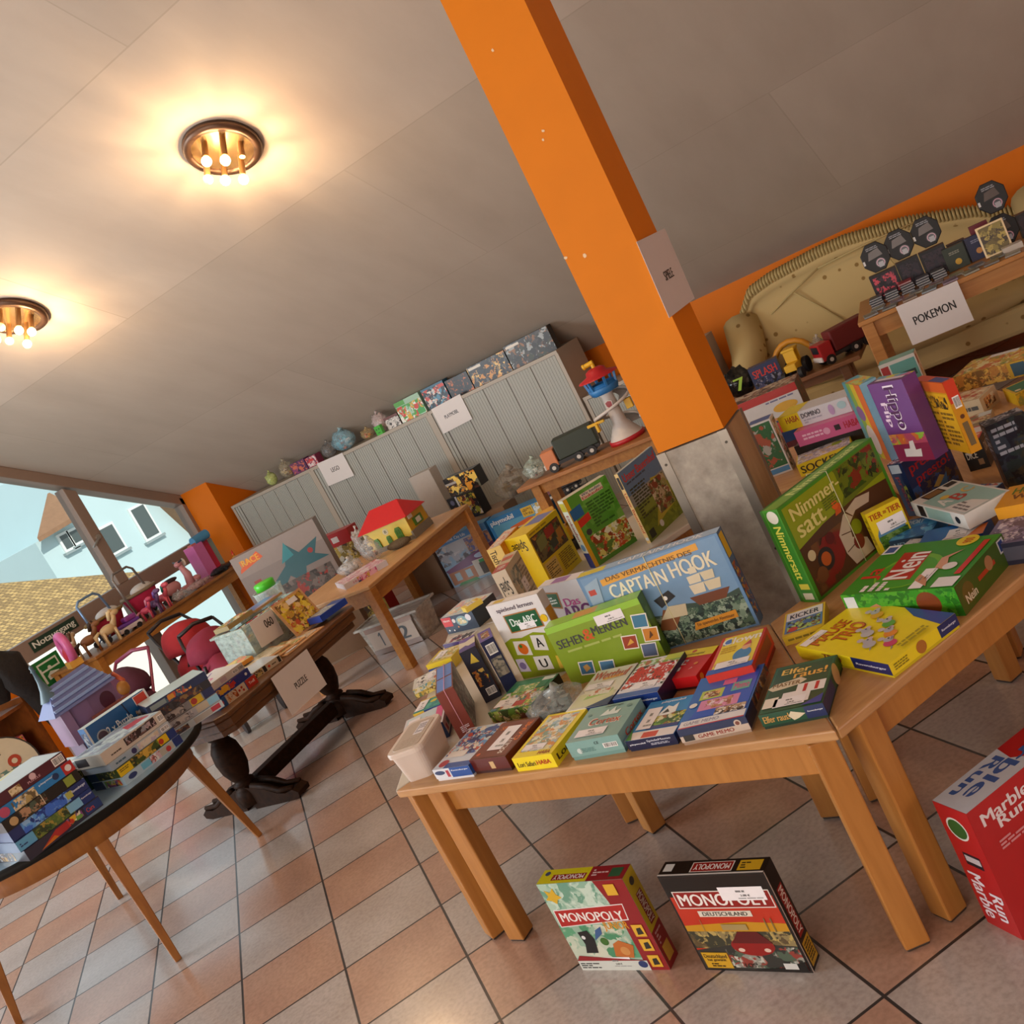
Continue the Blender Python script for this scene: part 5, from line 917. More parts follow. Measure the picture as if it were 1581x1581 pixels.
gbox((dm[0] - .01, dm[1] + .02, ZT + .132, -14, .29, .12, .06), 'domino_game', 'white and yellow domino game box, topmost of the stack behind the yellow lying box', 'game', GA_, 'd0d0d4', {'F': [('r', 0, 0, .3, 1, 'e0cc18'), ('t', 'HABA', .1, .45, .28, .85, 'a01f1a'), ('t', 'DOMINO', .33, .5, .6, .82, '3a3a44'), ('l', .34, .1, .6, .42, 2, 'a8a8b4'), ('c', .75, .5, .04, 'b89ac0', .35), ('c', .9, .6, .06, 'a8ccd0', .25)], 'T': [('r', 0, 0, .3, 1, 'e0cc18')]})
G('teal', 'square teal box with picture fields and white side at the back of the ring', '5a9a92', {'F': [('r', 0, 0, 1, 1, 'c8c8c0'), ('r', .28, .5, .97, .93, '5a9a92'), ('r', .3, .02, .97, .46, '2f7a74'), ('r', .03, .55, .24, .93, 'a02a28'), ('r', .03, .05, .24, .5, 'd8a030'), ('r', .4, .6, .9, .72, '1a3a3a')], 'R': [('r', 0, 0, 1, 1, 'd8ccb4'), ('n', .15, .1, .8, .7, pal('c8903a a05a3a d8c8a0'), 30, 2), ('r', .1, .75, .5, .95, 'b04a38')], 'T': [('r', .03, .03, .97, .97, '7ab0a4')]})
tidy('farB', x=-.27, y=3.94, yaw=-24, w=.27, d=.17); tidy('farA', x=-.40, y=3.60, yaw=-24, w=.2, d=.12); tidy('green2', yaw=18, w=.2, d=.12, x=-.15, y=3.55)
G('farB', 'wide yellow picture game box at the back right corner of the ring', 'c8a030', {'T': [('n', .02, .02, .98, .98, pal('d8b840 c86a30 e8dca0 8a9a4a d8a040'), 22, 4), ('r', .3, .8, .7, .98, 'd8dce0')], 'F': [('n', 0, 0, .75, 1, pal('b8803a d8b050 7a5a2a'), 40, 3), ('r', .8, .1, .98, .9, '3a5a6a')], 'R': [('r', 0, 0, 1, 1, '3a5a6a')]})
G('farA', 'cream coloured game box with fruit picture in front of the wide yellow picture box', 'c8b490', {'T': [('n', .05, .05, .95, .95, pal('d0b890 b04a2a e0d0b0 c8a070'), 30, 5)], 'F': [('c', .2, .5, .08, '5a7a3a'), ('c', .45, .5, .07, '6a3060'), ('l', .6, .3, .95, .7, 1, '4a4a44')], 'R': [('n', .2, .2, .8, .8, FLES, 40, 2)]})
G('green2', 'long yellow box with green top cut by the right photo edge', 'd0a81c', {'T': [('r', .04, .1, .96, .92, '1c6a44'), ('r', .6, .4, .95, .9, 'd0d4d8'), ('c', .1, .25, .05, 'd8c8a0'), ('p', [(.3, .5), (.4, .7), (.42, .3)], 'c8dcd0')], 'F': [('n', 0, 0, 1, 1, pal('d0a81c a88a1c 8a8a3a'), 30, 2)]})
G('blk', 'flat black case with silver edge behind the orange box', '16161a', {'F': [('r', .05, .55, .95, .85, 'b8bcc4')], 'T': [('r', .05, .1, .95, .9, '22242c')]}, name='flat_case', cat='case')
G('pic', 'small lying picture game with a brown print behind the red and white dice game', 'a08a6a', {'T': [('n', .03, .03, .97, .97, pal('8a6a4a c8b080 a0503a d8c8a8 6a7a4a'), 40, 6), ('r', .6, .55, .98, .95, 'c8ccc8')]})
G('qwix', 'black box with red and white top behind the dark upright box', '15120f', {'T': [('r', .03, .03, .97, .97, 'c82a24'), ('r', .1, .5, .95, .92, 'd8d4d4'), ('n', .3, .1, .9, .5, pal('c82a24 e0d0b0 d86a4a'), 50, 2)], 'F': [('p', [(.1, .6), (.5, .85), (.6, .7), (.3, .5)], 'c8bca8'), ('t', 'DICE', .1, .4, .6, .65, 'c8bca8'), ('r', .55, .15, .8, .35, '8a6a4a')], 'R': [('t', 'DICE', .1, .5, .5, .8, 'a89c88')]}, name='dice_game')
tidy('darkst', d=.10, h=.185)
G('darkst', 'dark blue-black game box standing upright near the right photo edge', '0f1424', {'F': [('t', 'SKULL', .2, .55, .8, .97, 'a8acb8', -1), ('c', .5, .48, .12, '7a6a70'), ('r', .3, .1, .6, .4, '3a3c44')], 'R': [('n', 0, 0, 1, 1, pal('0f1424 1a2a2c 3a3424 0c0f18 26303c'), 18, 4), ('l', .1, .5, .7, .95, 5, '8a8e9a')], 'T': [('n', 0, 0, 1, 1, pal('0f1424 3a4458 a8a8b0'), 40, 2)]})
tidy('memo', yaw=-15, w=.11, d=.12, x=-.50, y=2.58); 
G('memo', 'blue memory game box lettered MEMO behind the big green party game', '2a7ab8', {'T': [('n', .02, .02, .98, .98, pal('3a8ac8 2a6aa8 5aa8d8 c8dce8'), 16, 4), ('t', 'MEMORY', .05, .7, .6, .92, 'd0e4f0')], 'F': [('r', 0, 0, 1, 1, '143a54'), ('t', 'MEMO', .1, .25, .6, .75, '7aa0b8'), ('c', .8, .5, .06, 'a8bcc8')]}, name='memory_game')
tidy('abcbox', yaw=-56, w=.25, d=.13, x=-.375, y=2.57, z=ZT + .046)
G('blueb', 'blue game box with a price sticker under the white letter box', '2f78b0', {'T': [('n', .02, .02, .98, .98, BLU, 30, 3)], 'F': [('r', 0, 0, 1, 1, '16305a'), ('c', .8, .5, .1, 'c8b8a0')], 'R': [('r', 0, 0, 1, 1, '14203c')]}, sticker=ST('T', .5, .3, .05, .03))
G('abcbox', 'white and mint letter game box lettered A B C lying on other boxes', 'dcdcd8', {'T': [('r', .2, .05, .98, .95, '9ac4be'), ('r', .03, .2, .2, .62, '2a2420'), ('r', .05, .24, .18, .58, '8a6a3a'), ('r', .03, .72, .14, .95, '2a2420'), ('t', 'A', .36, .12, .56, .34, 'e4e8e4', 1), ('t', 'B', .40, .40, .60, .62, 'b84a3a', 1), ('t', 'C', .36, .68, .52, .88, 'd8b860', 1), ('c', .36, .38, .05, 'e0c050'), ('p', [(.62, .05), (.98, .05), (.98, .6), (.75, .5), (.65, .25)], 'e0e0dc'), ('l', .7, .1, .95, .4, 3, '7a7a7a')], 'F': [('r', .12, .1, .24, .9, '2a2420'), ('r', .28, .1, .75, .9, '9ac0ba'), ('c', .85, .5, .04, '14181c')]}, name='letter_game')
tidy('bluef', yaw=-12, w=.16, d=.09, x=-.40, y=2.46)
G('bluef', 'blue game box with an orange corner in front of the white letter box', '1f6ab8', {'T': [('p', [(.35, 0), (1, 0), (1, .6), (.6, .95)], 'd8d8dc'), ('p', [(.75, 0), (1, 0), (1, .7), (.9, .6)], 'd07030')], 'F': [('r', 0, 0, 1, 1, '174a8a')]}, sticker=ST('T', .42, .1, .05, .05))
G('smallw', 'small white and blue playing card box left of the blue box with orange corner', 'd8dce4', {'T': [('n', .1, .1, .9, .9, pal('d8dce4 3a5a9a 20242c a8c4d8'), 40, 3)]}, name='card_game')
tidy('purple', yaw=-18, w=.22, d=.17, x=-.20, y=2.33, h=.055)
G('purple', 'lilac-grey game box with dark side cut by the right photo edge', '6a6488', {'T': [('n', .05, .05, .95, .8, pal('6a6488 8a84a8 c8c4d4 4a4668'), 40, 2)], 'F': [('r', 0, 0, 1, 1, '1f1f34'), ('r', .2, .2, .5, .8, '4a4a58')]}, sticker=ST('T', .35, .55, .09, .035))
tidy('holz', yaw=-18, w=.18, d=.12, x=-.185, y=2.44, z=ZT + .056, h=.03)
G('holz', 'orange-yellow game box lettered HOLZ lying on the lilac-grey box', 'd8941a', {'T': [('t', 'HOLZ', .12, .55, .6, .85, '5a7a20'), ('t', 'WERK', .15, .3, .7, .52, '7a4a10'), ('c', .7, .2, .08, 'e0b040')]})
# ---- behind the column, pale table
G('bauern', 'tall upright farm game box with red title, just left of the column', '7a8a30', {'F': [('r', 0, .62, 1, 1, '5a7a98'), ('r', 0, .5, 1, .66, '8a9088'), ('n', 0, 0, 1, .35, pal('6a7a14 7a8a20 5a6a14'), 14, 2), ('t', 'Unser Bauernhof', .06, .84, .96, .95, 'c03018'), ('l', .08, .79, .6, .83, 1, '3a4a5a'), ('l', .08, .3, .5, .74, 11, '2f3818'), ('p', [(.3, .1), (.6, .16), (.95, .2), (.95, .62), (.62, .68), (.5, .3)], 'a8a030'), ('n', .5, .2, .94, .64, pal('8a8a50 5a5a30 b0a080 7a3a24 c8c0a0 3a4a24'), 34, 5), ('r', .06, .03, .2, .14, '1c2410'), ('c', .42, .1, .05, 'c8c8c0')], 'L': [('r', 0, 0, 1, 1, 'd8b878'), ('t', 'Unser Bauernhof', .2, .14, .8, .72, 'b03a20', -1), ('r', .15, .78, .85, .95, '201810'), ('c', .5, .06, .4, 'c8d0d0')], 'T': [('r', 0, 0, 1, 1, 'd8c8a0'), ('r', 0, .1, 1, .5, '8ab0d0')]}, name='board_game')
tidy('einkauf', w=.215)
G('einkauf', 'tall upright green shopping game box between the yellow and the farm boxes', '4f8a28', {'F': [('r', 0, 0, .08, 1, 'd8a814'), ('n', .08, .32, 1, 1, pal('4f8a28 5f9a38 7aa848 4f8a28'), 8, 3), ('r', .35, .86, .85, .95, 'd8c8b0'), ('t', 'Wir kaufen', .38, .91, .8, .945, '3a4a6a'), ('t', 'Einkaufen', .37, .865, .84, .905, 'b02a1c'), ('p', [(.02, .68), (.28, .7), (.28, .85), (.02, .83)], '1a5a8a'), ('p', [(.08, .56), (.36, .6), (.36, .7), (.08, .66)], 'c02a1c'), ('l', .38, .45, .95, .82, 9, '2f5a18'), ('n', .16, .06, 1, .4, pal('8a3a14 b0a050 d8d070 5a7a2a c8502a e0dcc0'), 30, 6), ('c', .2, .46, .06, '3a3a34')], 'L': [('r', 0, 0, 1, 1, 'c8d0c0'), ('r', 0, 0, 1, .22, '14307a'), ('t', 'Einkaufen', .3, .4, .75, .78, '8a3a4a', -1), ('c', .5, .3, .35, '5a8ab0'), ('r', .05, .84, .95, .96, 'b0a828')], 'T': [('r', 0, 0, 1, 1, 'd8d0b8')]})
G('yellow', 'big yellow game box seen from the back, left of the green shopping game', 'e0c010', {'F': [('r', .03, .44, .93, .9, '4a3424'), ('n', .05, .46, .91, .88, pal('4a3424 6a5a3a 8a3a2a b07a30 5a6a40 3a2a20'), 22, 4), ('p', [(.12, .6), (.4, .64), (.42, .84), (.14, .8)], '7a7a48'), ('p', [(.42, .7), (.7, .72), (.72, .87), (.44, .86)], 'a02a2a'), ('p', [(.45, .5), (.66, .52), (.66, .66), (.46, .64)], '2f3a38'), ('p', [(.7, .56), (.88, .57), (.88, .74), (.72, .72)], 'b8742a'), ('p', [(.05, .06), (.42, .08), (.42, .4), (.05, .4)], 'd8b868'), ('l', .08, .12, .38, .36, 7, '6a5a30'), ('l', .5, .08, .92, .38, 9, '8a6a10'), ('l', .05, .92, .6, .97, 1, 'a08010')], 'L': [('t', 'Spiele', .2, .72, .8, .94, '3a3010', 2)], 'T': [('r', .5, .1, .98, .8, '6a74b0')]})
tidy('orange4', x=-2.10, y=3.27)
G('orange4', 'orange and cream table football game box, upright behind the yellow one', 'd88a14', {'L': [('r', 0, 0, 1, 1, 'd8b868'), ('t', 'Tisch', .1, .72, .55, .95, '2a1c10', -1), ('t', 'Kick', .3, .1, .8, .6, 'a02a1c', -1)], 'F': [('n', 0, 0, 1, 1, pal('d88a14 d06a14 e0a030'), 12, 2), ('r', .1, .3, .5, .5, '14304a')], 'T': [('r', 0, .1, 1, .9, 'd8c8b4'), ('n', .1, .2, .9, .8, pal('d8c8b4 d0603a e0d8c8'), 50, 2)]})
tidy('cream', h=.24, x=-1.90, y=2.90)
G('cream', 'cream game box standing on edge with red and white top edge', 'c8b898', {'F': [('n', .05, .4, .6, .9, pal('8a9080 a8a898 6a7068 c8b898'), 30, 4), ('l', .62, .1, .97, .9, 14, '8a7a60'), ('l', .08, .05, .6, .35, 6, '5a5a54')], 'L': [('r', 0, 0, 1, 1, 'c8b8a0'), ('t', 'Spiel', .15, .6, .8, .9, '20201c', 2), ('t', 'B', .3, .3, .7, .5, 'b02a1c')], 'T': [('p', [(0, 0), (.35, 0), (.4, 1), (0, 1)], 'b8382a'), ('r', .6, .1, .8, .9, 'c85a38'), ('t', 'HABA', .1, .2, .3, .8, 'e0d4c8')]}, sticker=ST('F', .4, .45, .06, .05))
# toys standing on the pale table behind the yellow game: yellow digger
e = empty('toy_digger', (-2.06, 3.62, ZT), math.radians(30), 'yellow and black toy digger on the pale table behind the yellow game box', 'toy')
YM = M('d8a010', .4); BM = M('17161a', .45)
MB().box(-.07, -.045, .05, .05, .045, .11, YM).build('chassis', e, bevel=.006)
MB().box(-.05, -.04, .11, .03, .04, .20, BM).box(-.052, -.042, .19, .032, .042, .205, YM).build('cab', e, bevel=.004)
MB().tube([(.05, 0, .10), (.13, 0, .17), (.19, 0, .12)], [.013, .012, .01], YM).box(.17, -.03, .07, .21, .03, .12, YM).build('digger_arm', e)
for sy in (-1, 1): MB().box(-.08, sy * .05 - .015, 0, .07, sy * .05 + .015, .045, BM).build('track', e, bevel=.015)
# ---- floor boxes
def price(root): pass
tidy('mj', d=.052, h=.268, w=.262, x=-1.385); tidy('md', d=.05, h=.268, w=.27)
tree = sum([[('c', x, y, r, '7a9a80')] for x, y, r in ((.1, .86, .03), (.3, .84, .05), (.55, .9, .04))], [])
gbox(POS['mj'], 'board_game', 'green and red board game box for children on the floor under the front table', 'game', 'board games on the floor', '9ab8a4', {
    'F': [('n', 0, .66, .78, 1, pal('8ab09a a8c4b0 6a9a84 c0d4c4'), 16, 3), ('n', 0, .14, .78, .52, pal('8fae98 5a9a74 b8c4b0 c8ccb8 4a8a64'), 14, 5), ('p', [(.76, 0), (1, 0), (1, 1), (.66, 1), (.72, .78), (.76, .5)], '8a1c20'), ('p', [(.02, .50), (.84, .56), (.86, .74), (.03, .70)], 'e0dcd8'), ('p', [(.03, .51), (.83, .57), (.85, .73), (.04, .69)], 'a82420'), ('t', 'MONOPOLY', .08, .565, .80, .665, 'e6e0da'), ('t', 'JUNIOR', .52, .44, .80, .55, 'd8901c'), ('p', [(.02, .82), (.07, .86), (.05, .93), (.11, .9), (.16, .95), (.17, .88), (.22, .84), (.16, .82), (.13, .77), (.08, .81)], 'd0a828'), ('p', [(.16, .2), (.3, .2), (.34, .36), (.3, .46), (.18, .44), (.2, .3)], '17181a'), ('c', .22, .38, .022, 'd8d8d8'), ('p', [(.34, .34), (.46, .42), (.48, .5), (.4, .46)], '3a5a8a'), ('c', .44, .33, .045, '3a6a2a'), ('p', [(.48, .16), (.68, .14), (.74, .28), (.6, .34), (.52, .3)], 'b8682a'), ('c', .62, .22, .05, 'c88a4a'), ('r', 0, 0, .8, .11, 'c8ccc4'), ('p', [(0, .11), (.82, .11), (.3, .15), (.05, .17)], '8a1c20'), ('l', .02, .02, .25, .09, 3, '3a3a3a'), ('c', .74, .07, .05, '2a3a6a', .04)] + sum([[('r', .83, y, .95, y + .13, 'd8a830'), ('p', [(.86, y + .02), (.93, y + .03), (.92, y + .1), (.87, y + .09)], '2a2a24')] for y in (.04, .22, .38)], []) + [('r', .76, .84, .88, .96, 'd8a830')],
    'T': [('r', 0, 0, .58, 1, 'ccc41c'), ('r', .58, 0, 1, 1, '8a1c24'), ('r', .15, .2, .55, .6, '8a2424'), ('t', 'MONOPOLY', .17, .25, .53, .55, 'e0d8d4', 2), ('c', .07, .7, .03, '3a4a6a'), ('r', .82, .2, .95, .8, '2a5a3a'), ('l', .62, .3, .8, .8, 3, 'd0b0b0')],
    'R': [('p', [(0, .4), (1, .42), (1, 1), (0, 1)], 'b8a41c'), ('p', [(0, 0), (1, 0), (1, .42), (0, .4)], '8a1c20'), ('r', .3, .45, .8, .78, '7a1c1c'), ('t', 'MONOPOLY', .35, .46, .75, .77, 'd0c8b8', -1), ('c', .5, .9, .2, '3a3a30'), ('r', .2, .06, .8, .22, 'c8a038'), ('l', .2, .24, .8, .38, 4, 'c09a9a')]}, sticker=ST('F', .28, .03, .09, .032, '2.00 €'))
gbox(POS['md'], 'board_game', 'black, red and gold board game box on the floor right of the green one', 'game', 'board games on the floor', '1a1614', {
    'F': [('r', .02, .02, .98, .98, 'b83018'), ('r', .02, .78, .98, .98, '14100e'), ('p', [(.02, .28), (.98, .3), (.98, .5), (.6, .52), (.02, .48)], 'c08a18'), ('n', .02, .24, .98, .42, pal('6a5a3a 8a7a50 3a3a2c b09a5a 5a4a30'), 30, 4), ('p', [(.02, .02), (.98, .02), (.98, .27), (.5, .3), (.02, .22)], '30302c'), ('n', .3, .04, .98, .26, pal('8a8a80 4a5a4a b8b8ac 30302c 8a3a30'), 26, 6), ('r', .06, .66, .97, .84, 'd8d0c8'), ('r', .07, .67, .96, .83, '8a1814'), ('t', 'MONOPOLY', .1, .69, .93, .81, 'e6e0da'), ('r', .22, .575, .72, .635, 'd8d0c0'), ('t', 'DEUTSCHLAND', .26, .585, .68, .625, '17140f'), ('c', .58, .27, .2, '8a1410', .10), ('p', [(.4, .3), (.5, .42), (.68, .42), (.78, .3)], '5a1010'), ('c', .46, .23, .03, 'd8b8a8', .02), ('c', .7, .23, .03, 'd8b8a8', .02), ('r', .04, .03, .3, .2, '8a6a10'), ('r', .045, .035, .295, .195, 'c89a20'), ('t', 'Deutschland', .06, .14, .28, .18, '2a2010'), ('t', 'hat gewählt', .08, .10, .26, .135, '2a2010'), ('l', .1, .045, .25, .09, 2, '2a2010'), ('p', [(.5, .02), (.98, .02), (.98, .12), (.75, .05)], '0c0c0c'), ('t', 'LOS', .42, .05, .52, .09, '20201c'), ('r', .78, .04, .9, .1, 'c8c8c4'), ('p', [(.38, .44), (.62, .44), (.62, .5), (.38, .5)], 'a08a58'), ('r', .2, .42, .205, .55, '8a7a50'), ('r', .8, .42, .81, .56, '7a6a40'), ('r', .86, .42, .87, .56, '7a6a40')],
    'T': [('r', 0, .12, 1, .9, '14100e'), ('r', .3, .2, .7, .85, 'd8d0c8'), ('r', .31, .24, .69, .81, '8a1814'), ('t', 'MONOPOLY', .33, .34, .67, .7, 'e0d8d4', 2), ('r', .75, .2, .96, .85, 'c8a020'), ('l', .77, .3, .94, .75, 3, '3a3010'), ('r', .03, .3, .12, .8, 'c8c8c4'), ('r', 0, 0, 1, .1, 'c8c4c0')],
    'R': [('r', .08, 0, 1, 1, '15110f'), ('r', .3, .3, .85, .78, '8a1814'), ('t', 'MONOPOLY', .38, .32, .78, .76, 'd8d0c8', -1), ('p', [(.2, .03), (.95, .03), (.95, .26), (.2, .26)], 'b89020'), ('l', .3, .06, .85, .24, 6, '3a3010'), ('r', 0, 0, .07, 1, 'c8c4c0')]}, sticker=ST('F', .52, .74, .11, .036, '2.00 €'))
tidy('marble', w=.09, d=.42, h=.304); mp_ = POS['marble']; a_ = math.radians(mp_[3]); 
gbox((mp_[0] - .0045 + math.cos(a_) * .0 - math.sin(a_) * .141, mp_[1] + math.cos(a_) * .141, 0, mp_[3], .09, .42, .304), 'marble_run_box', 'large red marble run box standing on the floor, cut by the right photo edge', 'toy', 'toy boxes on the floor at right', 'b01c20', {
    'F': [('r', .0, 0, 1, 1, 'a8181c'), ('c', .45, .82, .3, 'd0d0c8', .09), ('c', .45, .82, .26, '2a5a24', .075), ('r', .25, .52, .75, .62, '1c1420'), ('r', .28, .55, .72, .6, 'b8b0b4'), ('t', 'Marble', .12, .08, .5, .45, 'd8d0d8', -1), ('t', 'Run', .55, .1, .9, .32, 'd8d0d8', -1)],
    'R': [('t', 'Marble', .06, .84, .36, .93, 'e0d8dc'), ('t', 'Run', .14, .76, .32, .84, 'e0d8dc'), ('l', .1, .62, .34, .70, 3, 'd08a90'), ('p', [(.42, .02), (1, .02), (1, .9), (.5, .82), (.4, .5)], '8a949c'), ('p', [(.42, .3), (.48, .25), (.6, .1), (.55, .05), (.45, .15)], '2a5a9a'), ('c', .36, .46, .07, '2a2420'), ('c', .36, .46, .062, 'd8ccb8'), ('n', .33, .44, .39, .49, pal('c8482a 2a5a24 d8ccb8'), 50, 2), ('c', .52, .22, .08, 'd0c8b8'), ('c', .52, .22, .04, '2f5a2a'), ('p', [(.5, .5), (.56, .72), (.62, .74), (.6, .5)], 'b84a2a'), ('p', [(.48, .74), (.6, .78), (.56, .82)], '2f6a2a'), ('p', [(.62, .4), (.7, .42), (.72, .55), (.64, .52)], '2f6a2a')],
    'T': [('p', [(0, 0), (1, 0), (1, .5), (.5, .42), (0, .45)], 'c0c8d4'), ('t', 'Marble', .45, .1, .8, .85, '3a5a9a', -1), ('t', 'Run', .15, .08, .42, .4, '3a5a9a', -1), ('l', .1, .6, .9, .95, 3, 'e0b0b0')]}, sticker=ST('R', .36, .72, .06, .06))
gbox((.16, 2.16, 0, -41.9, .12, .25, .42), 'toy_box', 'dark red toy box behind the marble run box at the right photo edge', 'toy', 'toy boxes on the floor at right', '7a1420', {'F': [('l', .1, .2, .9, .8, 8, 'a04a54')], 'R': [('r', .1, .5, .9, .9, 'b03a40')]})
# big toy box behind the upright road map box, on the floor side bench
p = POS['haba']
gbox((-1.30, 4.33, .45, 4, .50, .17, .30), 'marble_run_box', 'large white and red marble run box behind the column, above the domino stack', 'toy', 'large boxed sets behind the ring', 'c8c4c0', {'F': [('r', 0, .88, 1, 1, 'a82018'), ('p', [(.02, .05), (.97, .05), (.97, .55), (.6, .6), (.02, .5)], '14305a'), ('p', [(0, .2), (.3, .1), (.4, .45), (.1, .55)], '1a5a2a'), ('c', .25, .35, .09, 'd0ccc4'), ('c', .25, .35, .05, '1c2430'), ('c', .25, .35, .025, 'c8c8c8'), ('p', [(.5, .3), (.6, .25), (.62, .65), (.52, .7)], 'd08a18'), ('c', .72, .45, .05, 'b83a24'), ('c', .85, .72, .11, 'd0a030', .07), ('r', .55, .56, .9, .6, 'c88a50'), ('l', .7, .83, .95, .87, 1, '6a6a8a'), ('r', .6, .05, .9, .2, '5a1818')], 'T': [('n', 0, 0, 1, 1, pal('6a3a2a b8a890 2a2018 8a5a40 c8bca8'), 26, 3)], 'R': [('n', 0, 0, 1, 1, pal('3a2418 5a3a24 8a2018 2f3a24'), 20, 4)]})
square_table('wooden_table', 'low wooden table behind the column carrying the large marble run box', -1.75, 4.2, -.9, 4.6, .45, BEECH, BEECHL, .05, .06)

# ---- stacks on the round table
SP = 'puzzle boxes stacked on the round table'
def stackbox(k, label, base, F, T=None, L=None, group=SP, **kw):
    art = {'F': F}
    if T: art['T'] = T
    if L: art['L'] = L
    G(k, label, base, art, name='puzzle_box', cat='puzzle', group=group, **kw)
for k, xx, yy, yw in (('s6', -3.566, 1.93, 81), ('s5', -3.57, 1.925, 80), ('s4', -3.575, 1.93, 79), ('s3', -3.575, 1.92, 82), ('s2', -3.58, 1.925, 80), ('s1', -3.585, 1.92, 79)):
    tidy(k, x=xx - .0, y=yy, yaw=yw, w=.305, d=.27)
stackbox('s6', 'puzzle box with red racing car picture, lowest of the leftmost stack', '1c1c2a', [('r', 0, 0, 1, 1, '2a2a3c'), ('p', [(.18, .15), (.5, .2), (.75, .5), (.7, .9), (.4, .85)], 'a82a2a'), ('p', [(.16, .1), (.4, .2), (.36, .5)], 'c8701c'), ('n', .55, .3, .75, .95, MIX, 30, 3), ('r', .78, .1, 1, .9, '203a70'), ('t', 'Cars', .8, .3, .9, .7, 'c84a3a')], L=[('n', .1, .1, .6, .9, DRK, 40, 2)])
stackbox('s5', 'puzzle box with jungle picture, second from the bottom of the leftmost stack', '14305f', [('r', 0, .05, .22, .95, '5aa0c8'), ('n', .22, 0, .72, 1, pal('3a5a24 6a7a34 2a3a20 a08a3a 506a30'), 26, 4), ('r', .66, .1, .84, .9, '7ab4d4'), ('r', .84, 0, 1, 1, '14306f'), ('t', 'Ravensburger', .85, .5, .99, .7, 'd8dce8'), ('l', .03, .3, .18, .7, 2, '1f3a6a')])
stackbox('s4', 'dark navy fantasy puzzle box with blue dragon picture in the leftmost stack', '142a64', [('n', .15, 0, .75, 1, pal('1a3a8a 3a6ac8 5a9ad8 142a64 8ab8e0'), 22, 2), ('t', 'Ravensburger', .8, .4, .98, .7, 'd0d8e8'), ('r', .72, .2, .8, .8, 'a8a850')])
stackbox('s3', 'black puzzle box with glowing landscape print in the leftmost stack', '15120f', [('n', .2, .05, .55, .95, pal('15120f 3a3424 6a4a3a b08a6a 4a5a4a'), 26, 5), ('c', .12, .5, .05, 'b89a6a'), ('r', .8, .1, .92, .9, '8a9a3a')], string='d8ccb0')
stackbox('s2', 'blue puzzle box with game figures picture, second from the top of the leftmost stack', '1f78b8', [('n', .2, .0, .5, .9, pal('b09a60 6a5a3a 1f78b8 d8c8a0'), 34, 6), ('t', 'playmobil', .55, .55, .78, .75, 'd8e8f0'), ('r', .86, 0, 1, 1, 'b02420'), ('c', .93, .5, .04, 'e0dcd8'), ('c', .1, .5, .06, 'b84a6a'), ('c', .76, .5, .04, '16305a')], L=[('r', .1, .1, .6, .9, '3a4a5a')])
stackbox('s1', 'maroon puzzle box on top of the leftmost stack', '4a1020', [('bar', .84, .15, .98, .9), ('t', 'PUZZLE', .5, .25, .66, .45, 'c89aa0'), ('c', .58, .65, .04, 'd0b0b4'), ('n', .28, .15, .42, .8, pal('b09a6a d8c8a0 8a6a3a'), 50, 3), ('bar', .0, .1, .06, .7)], T=[('r', .02, .02, .98, .98, 'b8c8cc'), ('p', [(.5, .8), (.75, .97), (.7, .98), (.45, .84)], 'd8d040')])  # pale top panel puts the window glare into the colour
for k, xx, yy, yw, zz, hh, ww in (('t4', -3.51, 2.335, 83, .65, .035, .285), ('t3', -3.515, 2.335, 82, .686, .035, .28), ('t2', -3.525, 2.335, 81, .722, .03, .285), ('t1', -3.54, 2.335, 82, .753, .048, .295)):
    tidy(k, x=xx, y=yy, yaw=yw, z=zz, h=hh, w=ww)
stackbox('t4', 'pale blue puzzle box at the bottom of the middle stack', 'a8c0cc', [('c', .14, .5, .07, '2a3a6a', .3), ('r', .3, .2, .45, .9, '6ab0c8'), ('n', .45, .1, .62, .95, pal('c8a8b0 4a3a4a d8d4d0 b05a4a'), 40, 2), ('r', .62, .1, .85, .9, 'b0a898'), ('r', .86, 0, 1, 1, '14306f'), ('c', .76, .4, .04, 'b83a3a')], L=[('r', 0, 0, .35, 1, '14285a'), ('n', .4, .1, .9, .9, MIX, 30, 2)])
stackbox('t3', 'puzzle box with yellow label and jungle animals picture in the middle stack', '3a4a1c', [('r', 0, .0, .22, .95, 'd8b414'), ('l', .03, .4, .18, .8, 2, '6a5a10'), ('n', .22, 0, .72, 1, pal('3a4a1c 6a7a2c 24301a a08030 c8a040'), 26, 4), ('r', .7, .1, .86, 1, 'd8b414'), ('c', .74, .5, .04, 'b03020'), ('r', .86, 0, 1, 1, '14306f')], L=[('r', 0, 0, .3, 1, '14285a'), ('n', .35, .1, .9, .9, pal('3a4a2c c8b040 20201c'), 30, 2)])
stackbox('t2', 'thin pale puzzle box with pastel picture in the middle stack', 'a8b0b8', [('r', 0, 0, .45, 1, '98a8b4'), ('l', .08, .3, .25, .7, 1, '3a5a6a'), ('c', .38, .5, .04, '2a2a5a'), ('n', .45, .1, .8, .9, pal('c8b8a0 b8a8b8 d0c8b8'), 30, 2), ('bar', .84, .2, .97, .8)])
